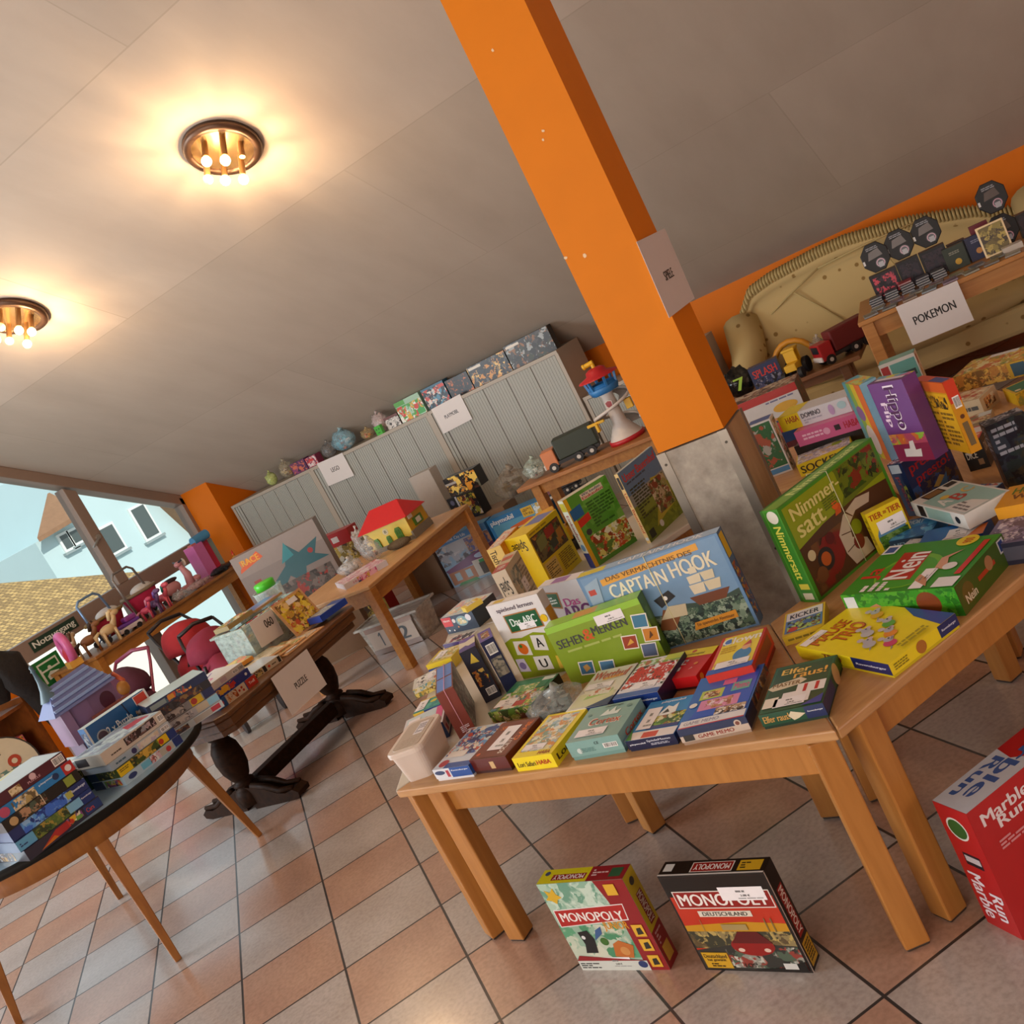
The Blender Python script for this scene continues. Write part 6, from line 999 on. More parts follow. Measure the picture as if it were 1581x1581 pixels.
stackbox('t1', 'thick white puzzle box with photo pictures, top of the middle stack', 'c8bcac', [('r', .36, .25, .56, .9, '2a1c20'), ('r', .58, .25, .72, .9, '2a2024'), ('r', .72, .25, .86, .95, '3a2a30'), ('n', .38, .3, .85, .85, pal('2a1c20 6a4a44 8a8a90 b0989a'), 30, 3), ('l', .12, .3, .28, .5, 1, '4a4038'), ('bar', .9, .25, .99, .8)], T=[('r', .01, .01, .99, .99, 'a8c0c8'), ('n', .05, .05, .95, .95, pal('a8c0c8 8a9ab0 c0d4d8 6a7a90'), 12, 3), ('p', [(.6, .3), (.95, .25), (.9, .6), (.7, .7)], 'b83a4a')], L=[('r', .1, .2, .5, .9, '2a2024'), ('bar', .02, .2, .1, .9)])
for k, xx, yy, zz, hh in (('c5', -3.53, 2.655, .65, .03), ('c4', -3.54, 2.66, .681, .035), ('c3', -3.55, 2.665, .717, .035), ('c2', -3.54, 2.66, .753, .035), ('c1', -3.53, 2.655, .789, .035)):
    tidy(k, x=xx, y=yy, z=zz, h=hh, yaw=62, w=.27, d=.19)
stackbox('c5', 'white puzzle box with light blue band at the bottom of the right stack', 'b8c8d0', [('r', .5, .1, .8, .9, 'a8a49c'), ('n', .08, .15, .4, .85, DRK, 40, 2), ('r', .8, .2, .95, .9, 'b83a4a')])
stackbox('c4', 'pale grey puzzle box with small pictures, second from the bottom of the right stack', 'a8a8ac', [('n', .1, .15, .55, .85, pal('a8a8ac 4a3a3a 8a8a90 c8c4c0'), 30, 3), ('r', .62, .1, .82, .9, 'c0b49c'), ('r', .82, .1, 1, .95, '8ac0d8')])
stackbox('c3', 'grey puzzle box with yellow label in the middle of the right stack', '8a8a8c', [('n', .05, .1, .5, .9, pal('8a8a8c 2a2020 c8c4c0'), 30, 3), ('r', .6, 0, .8, 1, 'd8b414'), ('c', .66, .5, .05, 'b03020'), ('r', .82, 0, 1, 1, '1a2a5a')])
stackbox('c2', 'dark puzzle box with film pictures, second from the top of the right stack', '23242c', [('n', .05, .1, .85, .9, pal('23242c 5a3028 3a3c44 8a6a3a 1a1c24'), 26, 4)])
stackbox('c1', 'navy puzzle box on top of the right stack', '122850', [('r', .05, .2, .3, .8, '7a8a8a'), ('n', .3, .1, .72, .9, pal('122850 b8482a d8a040 3a5a6a'), 30, 5), ('r', .34, .25, .44, .8, 'c88a20')], T=[('r', .01, .01, .99, .99, 'b0c8cc')])
# upright double puzzle box behind the stacks, and lying dark green one
gbox((-3.72, 2.50, .65, 78, .30, .06, .215), 'puzzle_box', 'blue upright box reading 2 x Puzzle behind the middle stack', 'puzzle', SP, '1c5f98', {'F': [('r', 0, 0, 1, 1, '1a5a94'), ('r', .0, 0, .03, 1, 'd8dcdc'), ('r', .97, 0, 1, 1, 'd8dcdc'), ('p', [(.6, 1), (.62, 1), (.72, 0), (.7, 0)], '0f2a4a'), ('t', '2 x Puzzle', .26, .62, .66, .78, 'dce4e8'), ('c', .18, .68, .09, '9aa4ac'), ('c', .18, .68, .07, '4a3a4a'), ('r', .78, .78, .98, .98, 'e8e0dc'), ('r', .79, .79, .97, .97, 'c03a2a'), ('n', .14, .04, .66, .4, pal('4a6a34 c8a070 a83a2a 7a9ab0 3a2a24'), 26, 4), ('n', .72, .3, .96, .72, pal('2a5a8a b8a080 3a3430 c8c8c0'), 30, 2), ('r', .68, .1, .93, .34, 'b8a890')], 'L': [('n', .1, .05, .9, .9, pal('1a2a44 3a4a6a a8a8a8'), 40, 2)], 'T': [('r', 0, 0, 1, 1, 'd0e0e0')]})
gbox((-3.795, 2.17, .65, 78, .24, .17, .135), 'puzzle_box', 'dark green box with gold 3D lettering between the left and middle stacks', 'puzzle', SP, '14301f', {'F': [('t', '3D', .42, .5, .56, .8, 'b8a050'), ('t', 'Puzzle', .58, .5, .88, .72, '7a7a48'), ('t', 'Puzzle', .1, .45, .38, .66, '6a7048'), ('c', .06, .6, .03, 'a0a890'), ('r', .02, .05, .98, .4, '1f4a30')], 'T': [('r', 0, 0, 1, 1, 'c8e0e0')]})
gbox((-3.87, 1.90, .65, 80, .26, .2, .19), 'puzzle_box', 'white box with small yellow print behind the leftmost stack', 'puzzle', SP, 'b8cccf', {'T': [('p', [(.4, .1), (.55, .1), (.85, .6), (.75, .65)], 'd8d020'), ('r', .02, .85, .98, .98, 'a8c0c8')]})
e = empty('round_puzzle_tin', (-4.22, 2.26, .668), 0, 'round cream puzzle tin with a dinosaur picture behind the leftmost stack', 'puzzle', rot=(-.25, 0, math.radians(70)))
mb = MB(); mb.cyl((0, 0, .155), (0, .05, .155), .155, M('2a2622', .4), n=36); mb.build('tin', e)
mb = MB(); mb.cyl((0, -.003, .155), (0, 0, .155), .148, M('c8b898', .45), n=36); 
mb.ops((-.15, -.004, .01), (1, 0, 0), (0, 0, 1), (0, -1, 0), .3, .3, [('n', .2, .12, .75, .5, pal('5a7a6a 8a9a70 3a5a5a c8b898'), 22, 3), ('c', .7, .55, .09, 'a8381c'), ('c', .7, .55, .04, 'c8b898'), ('t', 'Puzzle', .3, .72, .6, .8, '3a3020')]); mb.build('tin_lid', e)
# ---- on the trestle table
SQ = 'puzzles on the dark trestle table'
for k, xx, yy, yw, ww, zz, hh in (('trefl', -3.81, 3.10, 80, .245, .56, .045), ('cars', -3.825, 3.10, 80, .24, .606, .04), ('hund', -3.84, 3.10, 79, .24, .647, .035), ('kitty', -3.80, 3.36, 72, .17, .56, .035)):
    tidy(k, x=xx, y=yy, yaw=yw, w=ww, z=zz, h=hh)
stackbox('trefl', 'red and blue puzzle box at the bottom of the stack next to the PUZZLE sign', '1a4a8a', [('r', 0, 0, .22, 1, '23508a'), ('c', .1, .5, .05, 'b83a3a'), ('r', .22, 0, .72, 1, 'c8b8a0'), ('n', .26, .1, .5, .95, pal('b8602a c8b8a0 8a3a1c d8a060'), 40, 3), ('c', .55, .5, .025, 'a82a1c'), ('c', .62, .65, .025, 'a82a1c'), ('c', .64, .3, .025, 'a82a1c'), ('r', .74, 0, 1, 1, 'b02a1c'), ('t', 'Trefl', .8, .35, .94, .65, 'e0d0c8')], group=SQ)
stackbox('cars', 'dark blue race car puzzle box in the stack next to the PUZZLE sign', '23307a', [('n', .15, .05, .72, .95, pal('23307a 5a2a6a c83a2a d8a030 3a3a80'), 26, 5), ('p', [(.18, .2), (.35, .15), (.42, .7), (.25, .6)], 'd8a020'), ('p', [(.45, .2), (.62, .3), (.6, .75), (.48, .65)], 'b82a24'), ('c', .9, .5, .03, 'e0e0e0')], group=SQ)
stackbox('hund', 'white puzzle box on top of the stack next to the PUZZLE sign', 'c8c0b8', [('r', .4, .2, .55, .8, 'b8a0a8'), ('bar', .72, .25, .85, .75), ('t', '100', .88, .3, .98, .7, '6a6a60')], T=[('r', .01, .01, .99, .99, 'dcdcdc'), ('c', .35, .4, .16, 'd86aa0'), ('c', .35, .4, .1, 'e8d8e0'), ('p', [(.4, .5), (.8, .8), (.78, .84), (.38, .56)], '6a4a9a')], group=SQ)
stackbox('kitty', 'small puzzle box with black and white cat print in front of the wooden puzzles', 'c8b89c', [('n', .02, .1, .3, .9, pal('c8b060 3a2a20 d8c8a0'), 40, 2), ('r', .34, .1, .45, .95, '1c1a18'), ('c', .55, .5, .04, 'c83a20'), ('l', .65, .3, .8, .6, 1, '4a3a2a'), ('r', .88, .1, .97, .95, '20201e')], T=[('r', .01, .01, .99, .99, 'b8c0c8')], group=SQ)
WDL = WOOD('b88a5c', 'c89c6c', 6, .5, (2, 10, 10))
def woodpuzzle(x, y, z, rz, w, d, label, tilt=0, pic=None):
    e = empty('wooden_puzzle', (x, y, z), 0, label, 'puzzle', SQ, rot=(tilt, 0, math.radians(rz)))
    MB().box(-w / 2, -d / 2, 0, w / 2, d / 2, .008, WDL).build('board', e, bevel=.002)
    mb = MB(); mb.box(-w / 2 + .02, -d / 2 + .02, .0075, w / 2 - .02, d / 2 - .02, .0105, PIC(pic or pal('c8a870 d8c8a8 b06a3a 8a9a50 c8b090'), 22, int(abs(x * 100)))); mb.build('puzzle_pieces', e)
    mb = MB(); mb.add([(-w / 2 + .03, -d / 2 + .012, .0115), (-w / 2 + .10, -d / 2 + .012, .0115), (-w / 2 + .10, -d / 2 + .045, .0115), (-w / 2 + .03, -d / 2 + .045, .0115)], [(0, 1, 2, 3)], M('dcd8d8', .5)); mb.build('price_sticker', e)
    return e
woodpuzzle(-3.79, 3.62, .56, 84, .30, .24, 'wooden tray puzzle with blue sheet, nearest the table edge right of the PUZZLE sign', pic=pal('b8a890 8ab0c8 c8b8a0 b08a60'))
woodpuzzle(-3.84, 3.52, .571, 76, .30, .24, 'wooden tray puzzle with pinkish pieces under the shrink-wrapped one')
woodpuzzle(-3.90, 3.46, .583, 70, .30, .24, 'shrink-wrapped wooden tray puzzle lying on top of the other two', pic=pal('c8bca0 d8d0b8 b8b090 a8a080'))
gbox((-4.12, 3.28, .56, 70, .30, .26, .035), 'board_puzzle', 'cream coloured letter board with orange letters at the back of the trestle table', 'puzzle', SQ, 'c8b08c', {'T': [('t', 'ABC', .1, .6, .45, .85, 'c8702a'), ('t', 'DEF', .5, .6, .85, .85, 'b86a3a'), ('l', .1, .1, .9, .5, 4, '6a8a4a')]})
gbox((-4.05, 3.40, .60, 66, .24, .17, .02), 'picture_book', 'yellow and orange picture book below the paper numbered 060', 'book', None, 'd89020', {'T': [('n', .02, .02, .98, .98, pal('d8a020 c8b030 d8601c 7a8a20 e0c860'), 14, 4)]})
# clear tub with paper 060
e = empty('storage_tub', (-4.08, 3.76, .56), math.radians(84), 'large clear plastic tub full of puzzles with a paper numbered 060', 'tub')
CP = CLEAR('c8dcd4', .42, .3)
b = MB(); W_, D_, H_ = .40, .26, .20
for (x0, y0, x1, y1) in ((-.2, -.13, .2, -.127), (-.2, .127, .2, .13), (-.2, -.13, -.197, .13), (.197, -.13, .2, .13)): b.box(x0, y0, 0, x1, y1, H_, CP)
b.box(-.2, -.13, 0, .2, .13, .004, CP); b.box(-.215, -.145, H_ - .012, .215, -.127, H_, CP).box(-.215, .127, H_ - .012, .215, .145, H_, CP).box(-.215, -.145, H_ - .012, -.197, .145, H_, CP).box(.197, -.145, H_ - .012, .215, .145, H_, CP)
b.build('tub_walls', e)
rr = random.Random(2)
for i in range(6):
    k = MB(); c = (0, 0, 0); y = -.09 + i * .032; w = .15 + rr.uniform(-.02, .03)
    k.box(-w, y, .006, w - .02, y + .012, .15 + rr.uniform(0, .05), PIC([MIX, YEL, SKY, PNK, GRN, FLES][i], 20, i)); o = k.build('puzzle_board'); o.location = (-4.08, 3.76, .56); o.rotation_euler = (0, 0, math.radians(84))
    tag(o, None, 'puzzle', 'puzzle boards standing inside the clear tub'); o['label'] = 'flat puzzle board standing inside the clear tub numbered 060'
p6 = sign('paper_label', (-3.935, 3.575, .765), (0.1, 1, -.05), (-.06, 0, -1), .17, .15, '060', 'white paper numbered 060 by hand on the clear plastic tub', (.5, .5, .85, .8))
# leaning frame puzzle, blue case, top board
e = empty('wooden_puzzle', (-3.80, 3.82, .565), 0, 'square yellow wooden picture puzzle leaning against the clear tub', 'puzzle', SQ, rot=(math.radians(68), 0, math.radians(80)))
MB().box(-.11, 0, -.004, .11, .22, .004, WDL).build('board', e)
mb = MB(); mb.box(-.095, .012, .003, .095, .208, .006, PIC(pal('c8a820 d8c040 b08a30 6a4a20 b84a2a d8b878'), 24, 3)); mb.build('puzzle_pieces', e)
mb = MB(); mb.add([(-.02, .17, .0085), (.05, .17, .0085), (.05, .2, .0085), (-.02, .2, .0085)], [(0, 1, 2, 3)], M('dcd8d8', .5)); mb.build('price_sticker', e)
gbox((-3.72, 3.90, .582, 78, .2, .12, .035), 'game_case', 'flat blue plastic case near the far end of the trestle table', 'case', None, '1440a0', {'T': [('r', .08, .08, .7, .92, '9aa0a8'), ('n', .1, .1, .68, .9, pal('9aa0a8 c8c8c4 7a8a98'), 30, 2)]})
gbox((-4.17, 3.70, .762, 84, .19, .13, .025), 'wooden_puzzle', 'small picture puzzle with comic print lying on the rim of the clear tub', 'puzzle', SQ, '9a8450', {'T': [('n', .04, .06, .96, .94, pal('6a9a8a b84a24 e8e4d8 20201c d8b030 8ab040'), 30, 6)]})
gbox((-4.14, 3.9, .762, 84, .22, .16, .012), 'puzzle_board', 'blue bordered puzzle board across the rim of the clear tub', 'puzzle', SQ, 'b08a58', {'T': [('r', .04, .05, .96, .95, '4a7ab8'), ('p', [(.1, .1), (.9, .1), (.9, .3), (.1, .2)], 'c88a8a')]})

# ------------------------------------------------------------------ boxed sets on top of the cabinets
KF = .878
def onc(x): return x * KF
CT = 'boxed construction sets on the cabinets'
def cbox(x0, x1, h, label, base, pic, group=CT, y=6.56, d=.08, extra=(), name='construction_set', cat='toy', z=1.194, yaw=0):
    a, b = onc(x0), onc(x1)
    return gbox(((a + b) / 2, y + d / 2, z, yaw, b - a, d, h), name, label, cat, group, base, {'F': list(pic) + list(extra), 'T': [('r', 0, 0, 1, 1, base)]})
DK = pal('120f10 2a2020 6a3a1c c8882a 3a3a40 8a7060')
cbox(-3.915, -3.47, .185, 'rightmost boxed construction set on the cabinets, green and orange battle print', '1a1614', [('n', 0, 0, 1, 1, pal('1a1614 2a3018 1a1614 8a5a2a 3a3430 20201c 9aa0a0 1a1614'), 20, 4), ('r', .04, .84, .34, .94, 'c8bca8')])
cbox(-4.33, -3.925, .165, 'boxed construction set with bright explosion print, second from the right on the cabinets', '141214', [('n', 0, 0, 1, 1, pal('141214 2a201a 141214 c88a3a 23242a e0b868 17171a 5a5a58'), 20, 9), ('r', .04, .82, .36, .94, 'c8bca8')])
cbox(-4.585, -4.34, .15, 'small dark boxed construction set left of the bright explosion print', '171416', [('n', 0, 0, 1, 1, pal('171416 2a1c18 171416 b8642a 23242a 171416'), 26, 12)])
cbox(-4.853, -4.60, .17, 'boxed construction set with light blue, red and white print on the cabinets', '1c5a78', [('n', 0, 0, 1, .9, pal('4a8aa8 c83a24 d8d0c8 1a2430 24303a 1f3a4a'), 22, 7)])
cbox(-5.177, -4.885, .17, 'boxed toddler brick set with green, yellow and white print on the cabinets', '9ac0a8', [('n', 0, 0, 1, .75, pal('a8ccb8 d8a828 e8e8e0 3a9a3a c83a2a'), 20, 3), ('r', .7, .05, .98, .3, '2f9a3a'), ('r', 0, .78, .4, 1, '4a9a30')])
cbox(-5.353, -5.19, .10, 'small box with black and white cow print on the cabinets', '6a3a34', [('n', 0, 0, 1, .8, pal('d8d4d0 17171a c8c4c0 8a8a88'), 30, 5)])
cbox(-6.619, -6.42, .10, 'purple boxed toy at the left on the cabinets', '5a2458', [('n', .05, .05, .95, .95, pal('5a2458 8a3a6a c86a4a 3a1a44'), 26, 4)])
cbox(-6.41, -6.27, .09, 'small boxed toy with red print wrapped in foil on the cabinets', '8a3a5a', [('n', .05, .05, .95, .95, pal('c83a3a d8c8c8 7a2a4a'), 26, 2)])
TB = 'bags and loose toys on the cabinets'
bag('toy_bag', (onc(-6.97), 6.62, 1.194), (.05, .05, .06), 'limp yellow-green foil bag at the far left end of the cabinets', 'bag', 'c8d88a', pal('c8d060 9ab84a d8e0a0'), .6, 2, group=TB)
bag('toy_bag', (onc(-6.74), 6.62, 1.194), (.065, .05, .075), 'clear bag with orange and green toys beside the purple box on the cabinets', 'bag', 'b8b098', pal('c87a2a 8a9a3a d8c08a 6a3a2a'), .35, 3, group=TB)
bag('toy_bag', (onc(-6.14), 6.62, 1.194), (.07, .06, .065), 'dark grey plastic bag near the left sign on the cabinets', 'bag', '8a8a8a', pal('2a2a2c 4a4a4c'), .45, 5, group=TB)
bag('toy_bag', (onc(-5.93), 6.62, 1.194), (.12, .07, .085), 'clear bag with a light blue toy car on the cabinets', 'bag', '9ac4d4', pal('3a9ab8 5ab8d0 e8e8e8 8a4a2a 3a7a3a'), .4, 6, group=TB)
bag('toy_bag', (onc(-5.64), 6.62, 1.194), (.06, .05, .045), 'small bag with orange and yellow toys on the cabinets', 'bag', 'c8b080', pal('d88a2a d8b040 b83a24 3a2a1c'), .3, 7, group=TB)
bag('toy_bag', (onc(-5.44), 6.60, 1.194), (.07, .05, .08), 'red and white bag with bright green cube toy on the cabinets', 'bag', 'd8c8c8', pal('c83040 e8e0e0'), .5, 8, group=TB)
MB().box(-.035, -.01, 0, .035, .05, .07, M('4ab03a', .4)).ops((-.035, -.01, 0), (1, 0, 0), (0, 0, 1), (0, -1, 0), .07, .07, [('r', .2, .5, .38, .7, '204a1c'), ('r', .62, .5, .8, .7, '204a1c'), ('l', .25, .2, .75, .35, 1, '204a1c')])
gbox((onc(-5.41), 6.515, 1.194, -8, .07, .03, .075), 'toy_block', 'bright green square toy block on the cabinets', 'toy', TB, '4ab03a', {'F': [('r', .2, .55, .38, .72, '204a1c'), ('r', .62, .55, .8, .72, '204a1c'), ('r', .3, .2, .7, .28, '204a1c')]})
# ------------------------------------------------------------------ boxed sets on the floor before the cabinets
FB = 'large boxed sets on the floor before the cabinets'
gbox((-4.00, 5.78, 0, 4, .47, .13, .37), 'toy_box', 'light blue boxed toy dolls house set leaning before the cabinets', 'toy', FB, '3a7ab8', {'F': [('r', 0, .0, 1, .86, '8aa8c0'), ('n', 0, .45, .9, .85, pal('8aa8c0 c8c4c4 6a6a70 a8a8b0 4a4044'), 10, 3), ('p', [(.2, .86), (.9, .9), (.85, .7), (.3, .66)], 'b0b0b4'), ('n', .55, .55, 1, .85, pal('8a6a5a b88a6a 5a5a8a c8a890'), 24, 6), ('p', [(0, .36), (.05, .28), (1, .36), (1, .62), (.5, .5)], '6a2a58'), ('r', .03, .04, .5, .3, 'a8683c'), ('r', .5, .04, .95, .38, 'c8c0b4'), ('r', .12, .1, .22, .26, 'a8c0c8'), ('r', .32, .1, .42, .26, 'a8c0c8'), ('r', .6, .06, .78, .3, '4a3a2c'), ('r', .62, .3, .78, .36, '3a8a4a'), ('p', [(.1, 0), (.5, 0), (.45, .06), (.15, .05)], '3a7a34'), ('t', 'playmobil', .03, .89, .38, .97, 'e0e8ec'), ('t', 'City Life', .42, .89, .62, .97, 'e0e8ec'), ('c', .7, .45, .12, 'a8b4cc', .05)], 'T': [('r', 0, 0, 1, 1, '5a9ad0')]})
gbox((-3.49, 5.81, 0, 4, .50, .13, .37), 'toy_box', 'blue boxed toy school set with orange arch print, right of the dolls house set', 'toy', FB, '2a78b8', {'F': [('r', .05, .0, 1, .85, '5aa0c8'), ('p', [(.2, .1), (.95, .1), (.9, .7), (.62, .78), (.3, .72)], 'd0642a'), ('r', .35, .4, .52, .68, 'b8b8a8'), ('n', .36, .42, .51, .66, GRN, 40, 2), ('n', .05, 0, .4, .4, pal('3a6a34 c8703a 5aa0c8 8a5a34'), 20, 4), ('c', .55, .3, .09, '8a9a98'), ('c', .55, .3, .07, '4a6a60'), ('t', 'playmobil', .04, .84, .42, .96, 'e0e8ec'), ('r', .56, .8, .74, .98, 'd8b83a'), ('n', .58, .82, .72, .95, pal('d8b83a 8a6a2a'), 60, 2), ('n', .75, .7, .98, .98, pal('8ac0e0 d8e8f0 c8b060 5aa0c8'), 26, 3), ('r', .66, .2, .92, .62, '14120e'), ('r', .72, .48, .8, .52, 'b8b8b0')], 'T': [('r', 0, 0, 1, 1, '3a8ac8')]})
gbox((-3.10, 5.85, 0, 8, .22, .13, .33), 'toy_box', 'black boxed set right of the blue school set', 'toy', FB, '17120f', {'F': [('n', .05, .05, .95, .95, pal('17120f 3a2a20 6a4a34'), 20, 3)]})
gbox((-3.94, 5.98, 0, 0, .58, .20, .40), 'carton', 'plain brown carton supporting the black boxed sets behind the dolls house set', 'carton', FB, '8a6a4c', {})
gbox((-3.93, 5.93, .40, -10, .28, .09, .19), 'construction_set', 'black boxed construction set with colourful robot figures standing behind the dolls house set', 'toy', FB, '141216', {'F': [('n', .38, .05, .98, .95, pal('141216 1c1a24 141216 c8a040 6a2a1c 2a2434 8a9030 c8c0c0 141216'), 22, 5), ('r', .3, 0, .36, 1, 'a8a8b0'), ('c', .15, .8, .07, '5a5a74'), ('c', .16, .5, .08, '8a4a3a'), ('c', .17, .2, .07, '4a5a6a')]})
gbox((-3.88, 5.96, .592, -6, .30, .10, .14), 'construction_set', 'boxed construction set with fire and dragon print lying on the robot set', 'toy', FB, '17120f', {'F': [('n', 0, .0, 1, 1, pal('17120f 2a2018 d8902a e8c860 17120f 4a2a1c 6a6c5c'), 18, 6), ('r', .0, .6, .35, .72, 'a8a4a0')]})
bag('toy_bag', (-3.55, 5.98, .40), (.16, .10, .10), 'clear bag with brown and green toy parts beside the robot set', 'bag', 'a89c8c', pal('4a3a20 3a4a1c 2a2418 6a5a30'), .3, 11, group=FB)
bag('toy_bag', (-4.22, 5.74, .40), (.07, .06, .07), 'clear bag with red toy parts left of the robot set', 'bag', 'd8d0d0', pal('a83034 c84a4a 8a2028'), .35, 12, group=FB)
gbox((-4.39, 5.80, 0, 0, .28, .22, .40), 'carton', 'small brown carton under the bag with red toy parts', 'carton', FB, '84664a', {})
gbox((-4.35, 6.2, .0, 2, .20, .12, .82), 'toy_tube', 'tall white wrapped roll standing before the middle cabinet', 'toy', FB, 'b8b0a8', {})
gbox((-4.95, 6.34, 0, -2, .80, .10, .5), 'carton', 'large flat brown carton standing on the floor behind the low table', 'carton', FB, '93694c', {'F': [('r', .42, .04, .5, .1, '3a241a')]})
# numbered tubs on the floor
e = empty('storage_tub', (-4.14, 4.86, 0), math.radians(2), 'translucent tub with papers numbered 1 and 2 on the floor under the low table', 'tub')
b = MB(); cpl = CLEAR('d0c8bc', .5, .3)
loft(b, [rrect(.46, .20, .03, 0), rrect(.50, .235, .035, .2)], cpl); b.box(-.265, -.13, .195, .265, -.11, .21, cpl).box(-.265, .11, .195, .265, .13, .21, cpl).box(-.265, -.11, .195, -.25, .11, .21, cpl).box(.25, -.11, .195, .265, .11, .21, cpl)
b.build('tub_walls', e)
mb = MB(); mb.box(-.18, -.125, .02, .2, -.122, .185, M('b8a494', .6)); mb.ops((-.18, -.126, .02), (1, 0, 0), (0, 0, 1), (0, -1, 0), .38, .165, [('r', .25, .2, .275, .78, '141414'), ('p', [(.25, .78), (.25, .68), (.215, .62), (.215, .68)], '141414'), ('t', '2', .66, .2, .84, .75, '141414'), ('r', -.02, .85, 1.02, 1.05, '7a4a24'), ('r', -.02, -.1, 1.02, .1, '6a4020')]); mb.build('number_papers', e)
mb = MB(); mb.box(-.2, -.09, .005, .2, .09, .16, PIC(pal('c8c4c0 b8a890 d8d4c8 8a8a90'), 20, 5)); mb.build('tub_contents', e)

# ------------------------------------------------------------------ yellow toy house on the low table
e = empty('toy_house', (-4.08, 5.24, .56), math.radians(4), 'yellow plastic toy house with red roof and green doors on the low table', 'toy')
YH = M('d8bc4a', .45); YH2 = M('c89a14', .45); RD = M('c01e22', .4); GRD = M('4a7a1c', .4); STN = M('7a7468', .7, bump=.3)
W, D, H = .36, .26, .16
b = MB(); b.box(-W / 2, -D / 2, .02, W / 2, D / 2, H, YH).box(W / 2, -D / 2 + .0, .0, W / 2 + .0, D / 2, H, YH2); b.box(W / 2 - .002, -D / 2 + .001, .02, W / 2 + .002, D / 2, H, YH2); b.build('wall', e)
b = MB(); b.add([(-W / 2 - .03, -D / 2 - .025, H), (W / 2 + .03, -D / 2 - .025, H), (W / 2 + .03, D / 2 + .02, H), (-W / 2 - .03, D / 2 + .02, H), (-W / 2 + .05, 0, H + .115), (W / 2 - .07, 0, H + .115)], [(0, 1, 5, 4), (1, 2, 5), (2, 3, 4, 5), (3, 0, 4), (3, 2, 1, 0)], RD); b.build('roof', e, bevel=.004)
MB().box(-W / 2 - .01, -D / 2 - .012, 0, W / 2 + .012, D / 2 + .01, .03, STN).box(W / 2 + .0, -D / 2 - .012, 0, W / 2 + .014, D / 2, .055, STN).build('stone_base', e)
for i, (x, w_, h_) in enumerate(((-.10, .045, .085), (.0, .035, .075), (.09, .05, .105))):
    b = MB(); b.prismf([(-w_ / 2, 0), (w_ / 2, 0), (w_ / 2, h_ * .8), (w_ * .3, h_), (-w_ * .3, h_), (-w_ / 2, h_ * .8)], (x, -D / 2 - .001, .012), (1, 0, 0), (0, 0, 1), (0, -1, 0), .008, GRD); b.ops((x - w_ / 2, -D / 2 - .009, .012), (1, 0, 0), (0, 0, 1), (0, -1, 0), w_, h_, [('r', .2, .1, .45, .45, '3a6414'), ('r', .55, .1, .8, .45, '3a6414'), ('r', .2, .55, .45, .85, '3a6414'), ('r', .55, .55, .8, .85, '3a6414')]); b.build('door', e)
b = MB(); b.ops((-.03, -D / 2 - .001, .10), (1, 0, 0), (0, 0, 1), (0, -1, 0), .05, .035, [('c', .5, .5, .45, 'c8b88a'), ('t', 'B', .35, .25, .65, .8, '20201c')]); b.build('house_badge', e)
b = MB(); b.box(W / 2, -.06, .065, W / 2 + .008, .06, .12, GRD); b.box(W / 2 + .008, -.03, .075, W / 2 + .01, .03, .11, M('d8d4c8', .4)); b.box(W / 2, -.1, .13, W / 2 + .01, -.05, .165, M('d8d4c8', .4)); b.build('side_window', e)
bag('wrapped_toy', (-4.33, 5.15, .56), (.055, .05, .10), 'foil wrapped dark toy standing left of the yellow toy house', 'toy', 'c8c8c4', pal('17171a 3a2a24 8a8a8a 5a3a3a'), .35, 21)
bag('toy_bag', (-4.10, 4.92, .56), (.075, .06, .075), 'foil bag with black figures in front of the green doors of the toy house', 'bag', 'c8c8c8', pal('17171a 20201c 8a8a84 c87a4a'), .35, 23)
bag('toy_bag', (-4.22, 4.80, .56), (.10, .07, .045), 'crinkled foil bags with small toys at the left end of the low table', 'bag', 'd0d0d0', pal('6a3a3a 2a2a2c a89a8a c8c8c8'), .4, 24)
gbox((-3.99, 4.60, .56, 52, .30, .24, .035), 'sticker_game', 'flat white and pink game box at the near corner of the low table', 'game', None, 'c8c4cc', {'T': [('n', .02, .02, .98, .98, pal('d8c8cc c88a9a e0d8d8 b86a8a d0b0b8'), 22, 3), ('p', [(.85, .8), (1, .9), (1, 1), (.9, 1)], 'b82a2a')], 'F': [('n', .3, 0, .75, 1, pal('b83a7a 3a3a6a d8a8c0 c8a040'), 30, 2), ('t', 'Hi', .2, .3, .28, .7, 'b86a8a')]})
MB_ = MB(); MB_.ell((0, 0, .03), (.09, .04, .03), M('5a4a34', .9, bump=.6, scale=90), n=16)
tag(MB_.build('straw_bundle', loc=(-3.95, 5.02, .56), rot=(0, 0, .3)), 'small bundle of brown straw lying before the toy house', 'toy')
bag('toy_bag', (-4.40, 5.82, .40), (.08, .07, .15), 'clear bag behind the right end of the yellow toy house', 'bag', 'c8c4c0', pal('8a8078 b8a89a'), .3, 31)
gbox((-4.86, 4.98, 0, 28, .60, .14, .418), 'carton', 'brown carton under the race track set', 'carton', None, '84664a', {})
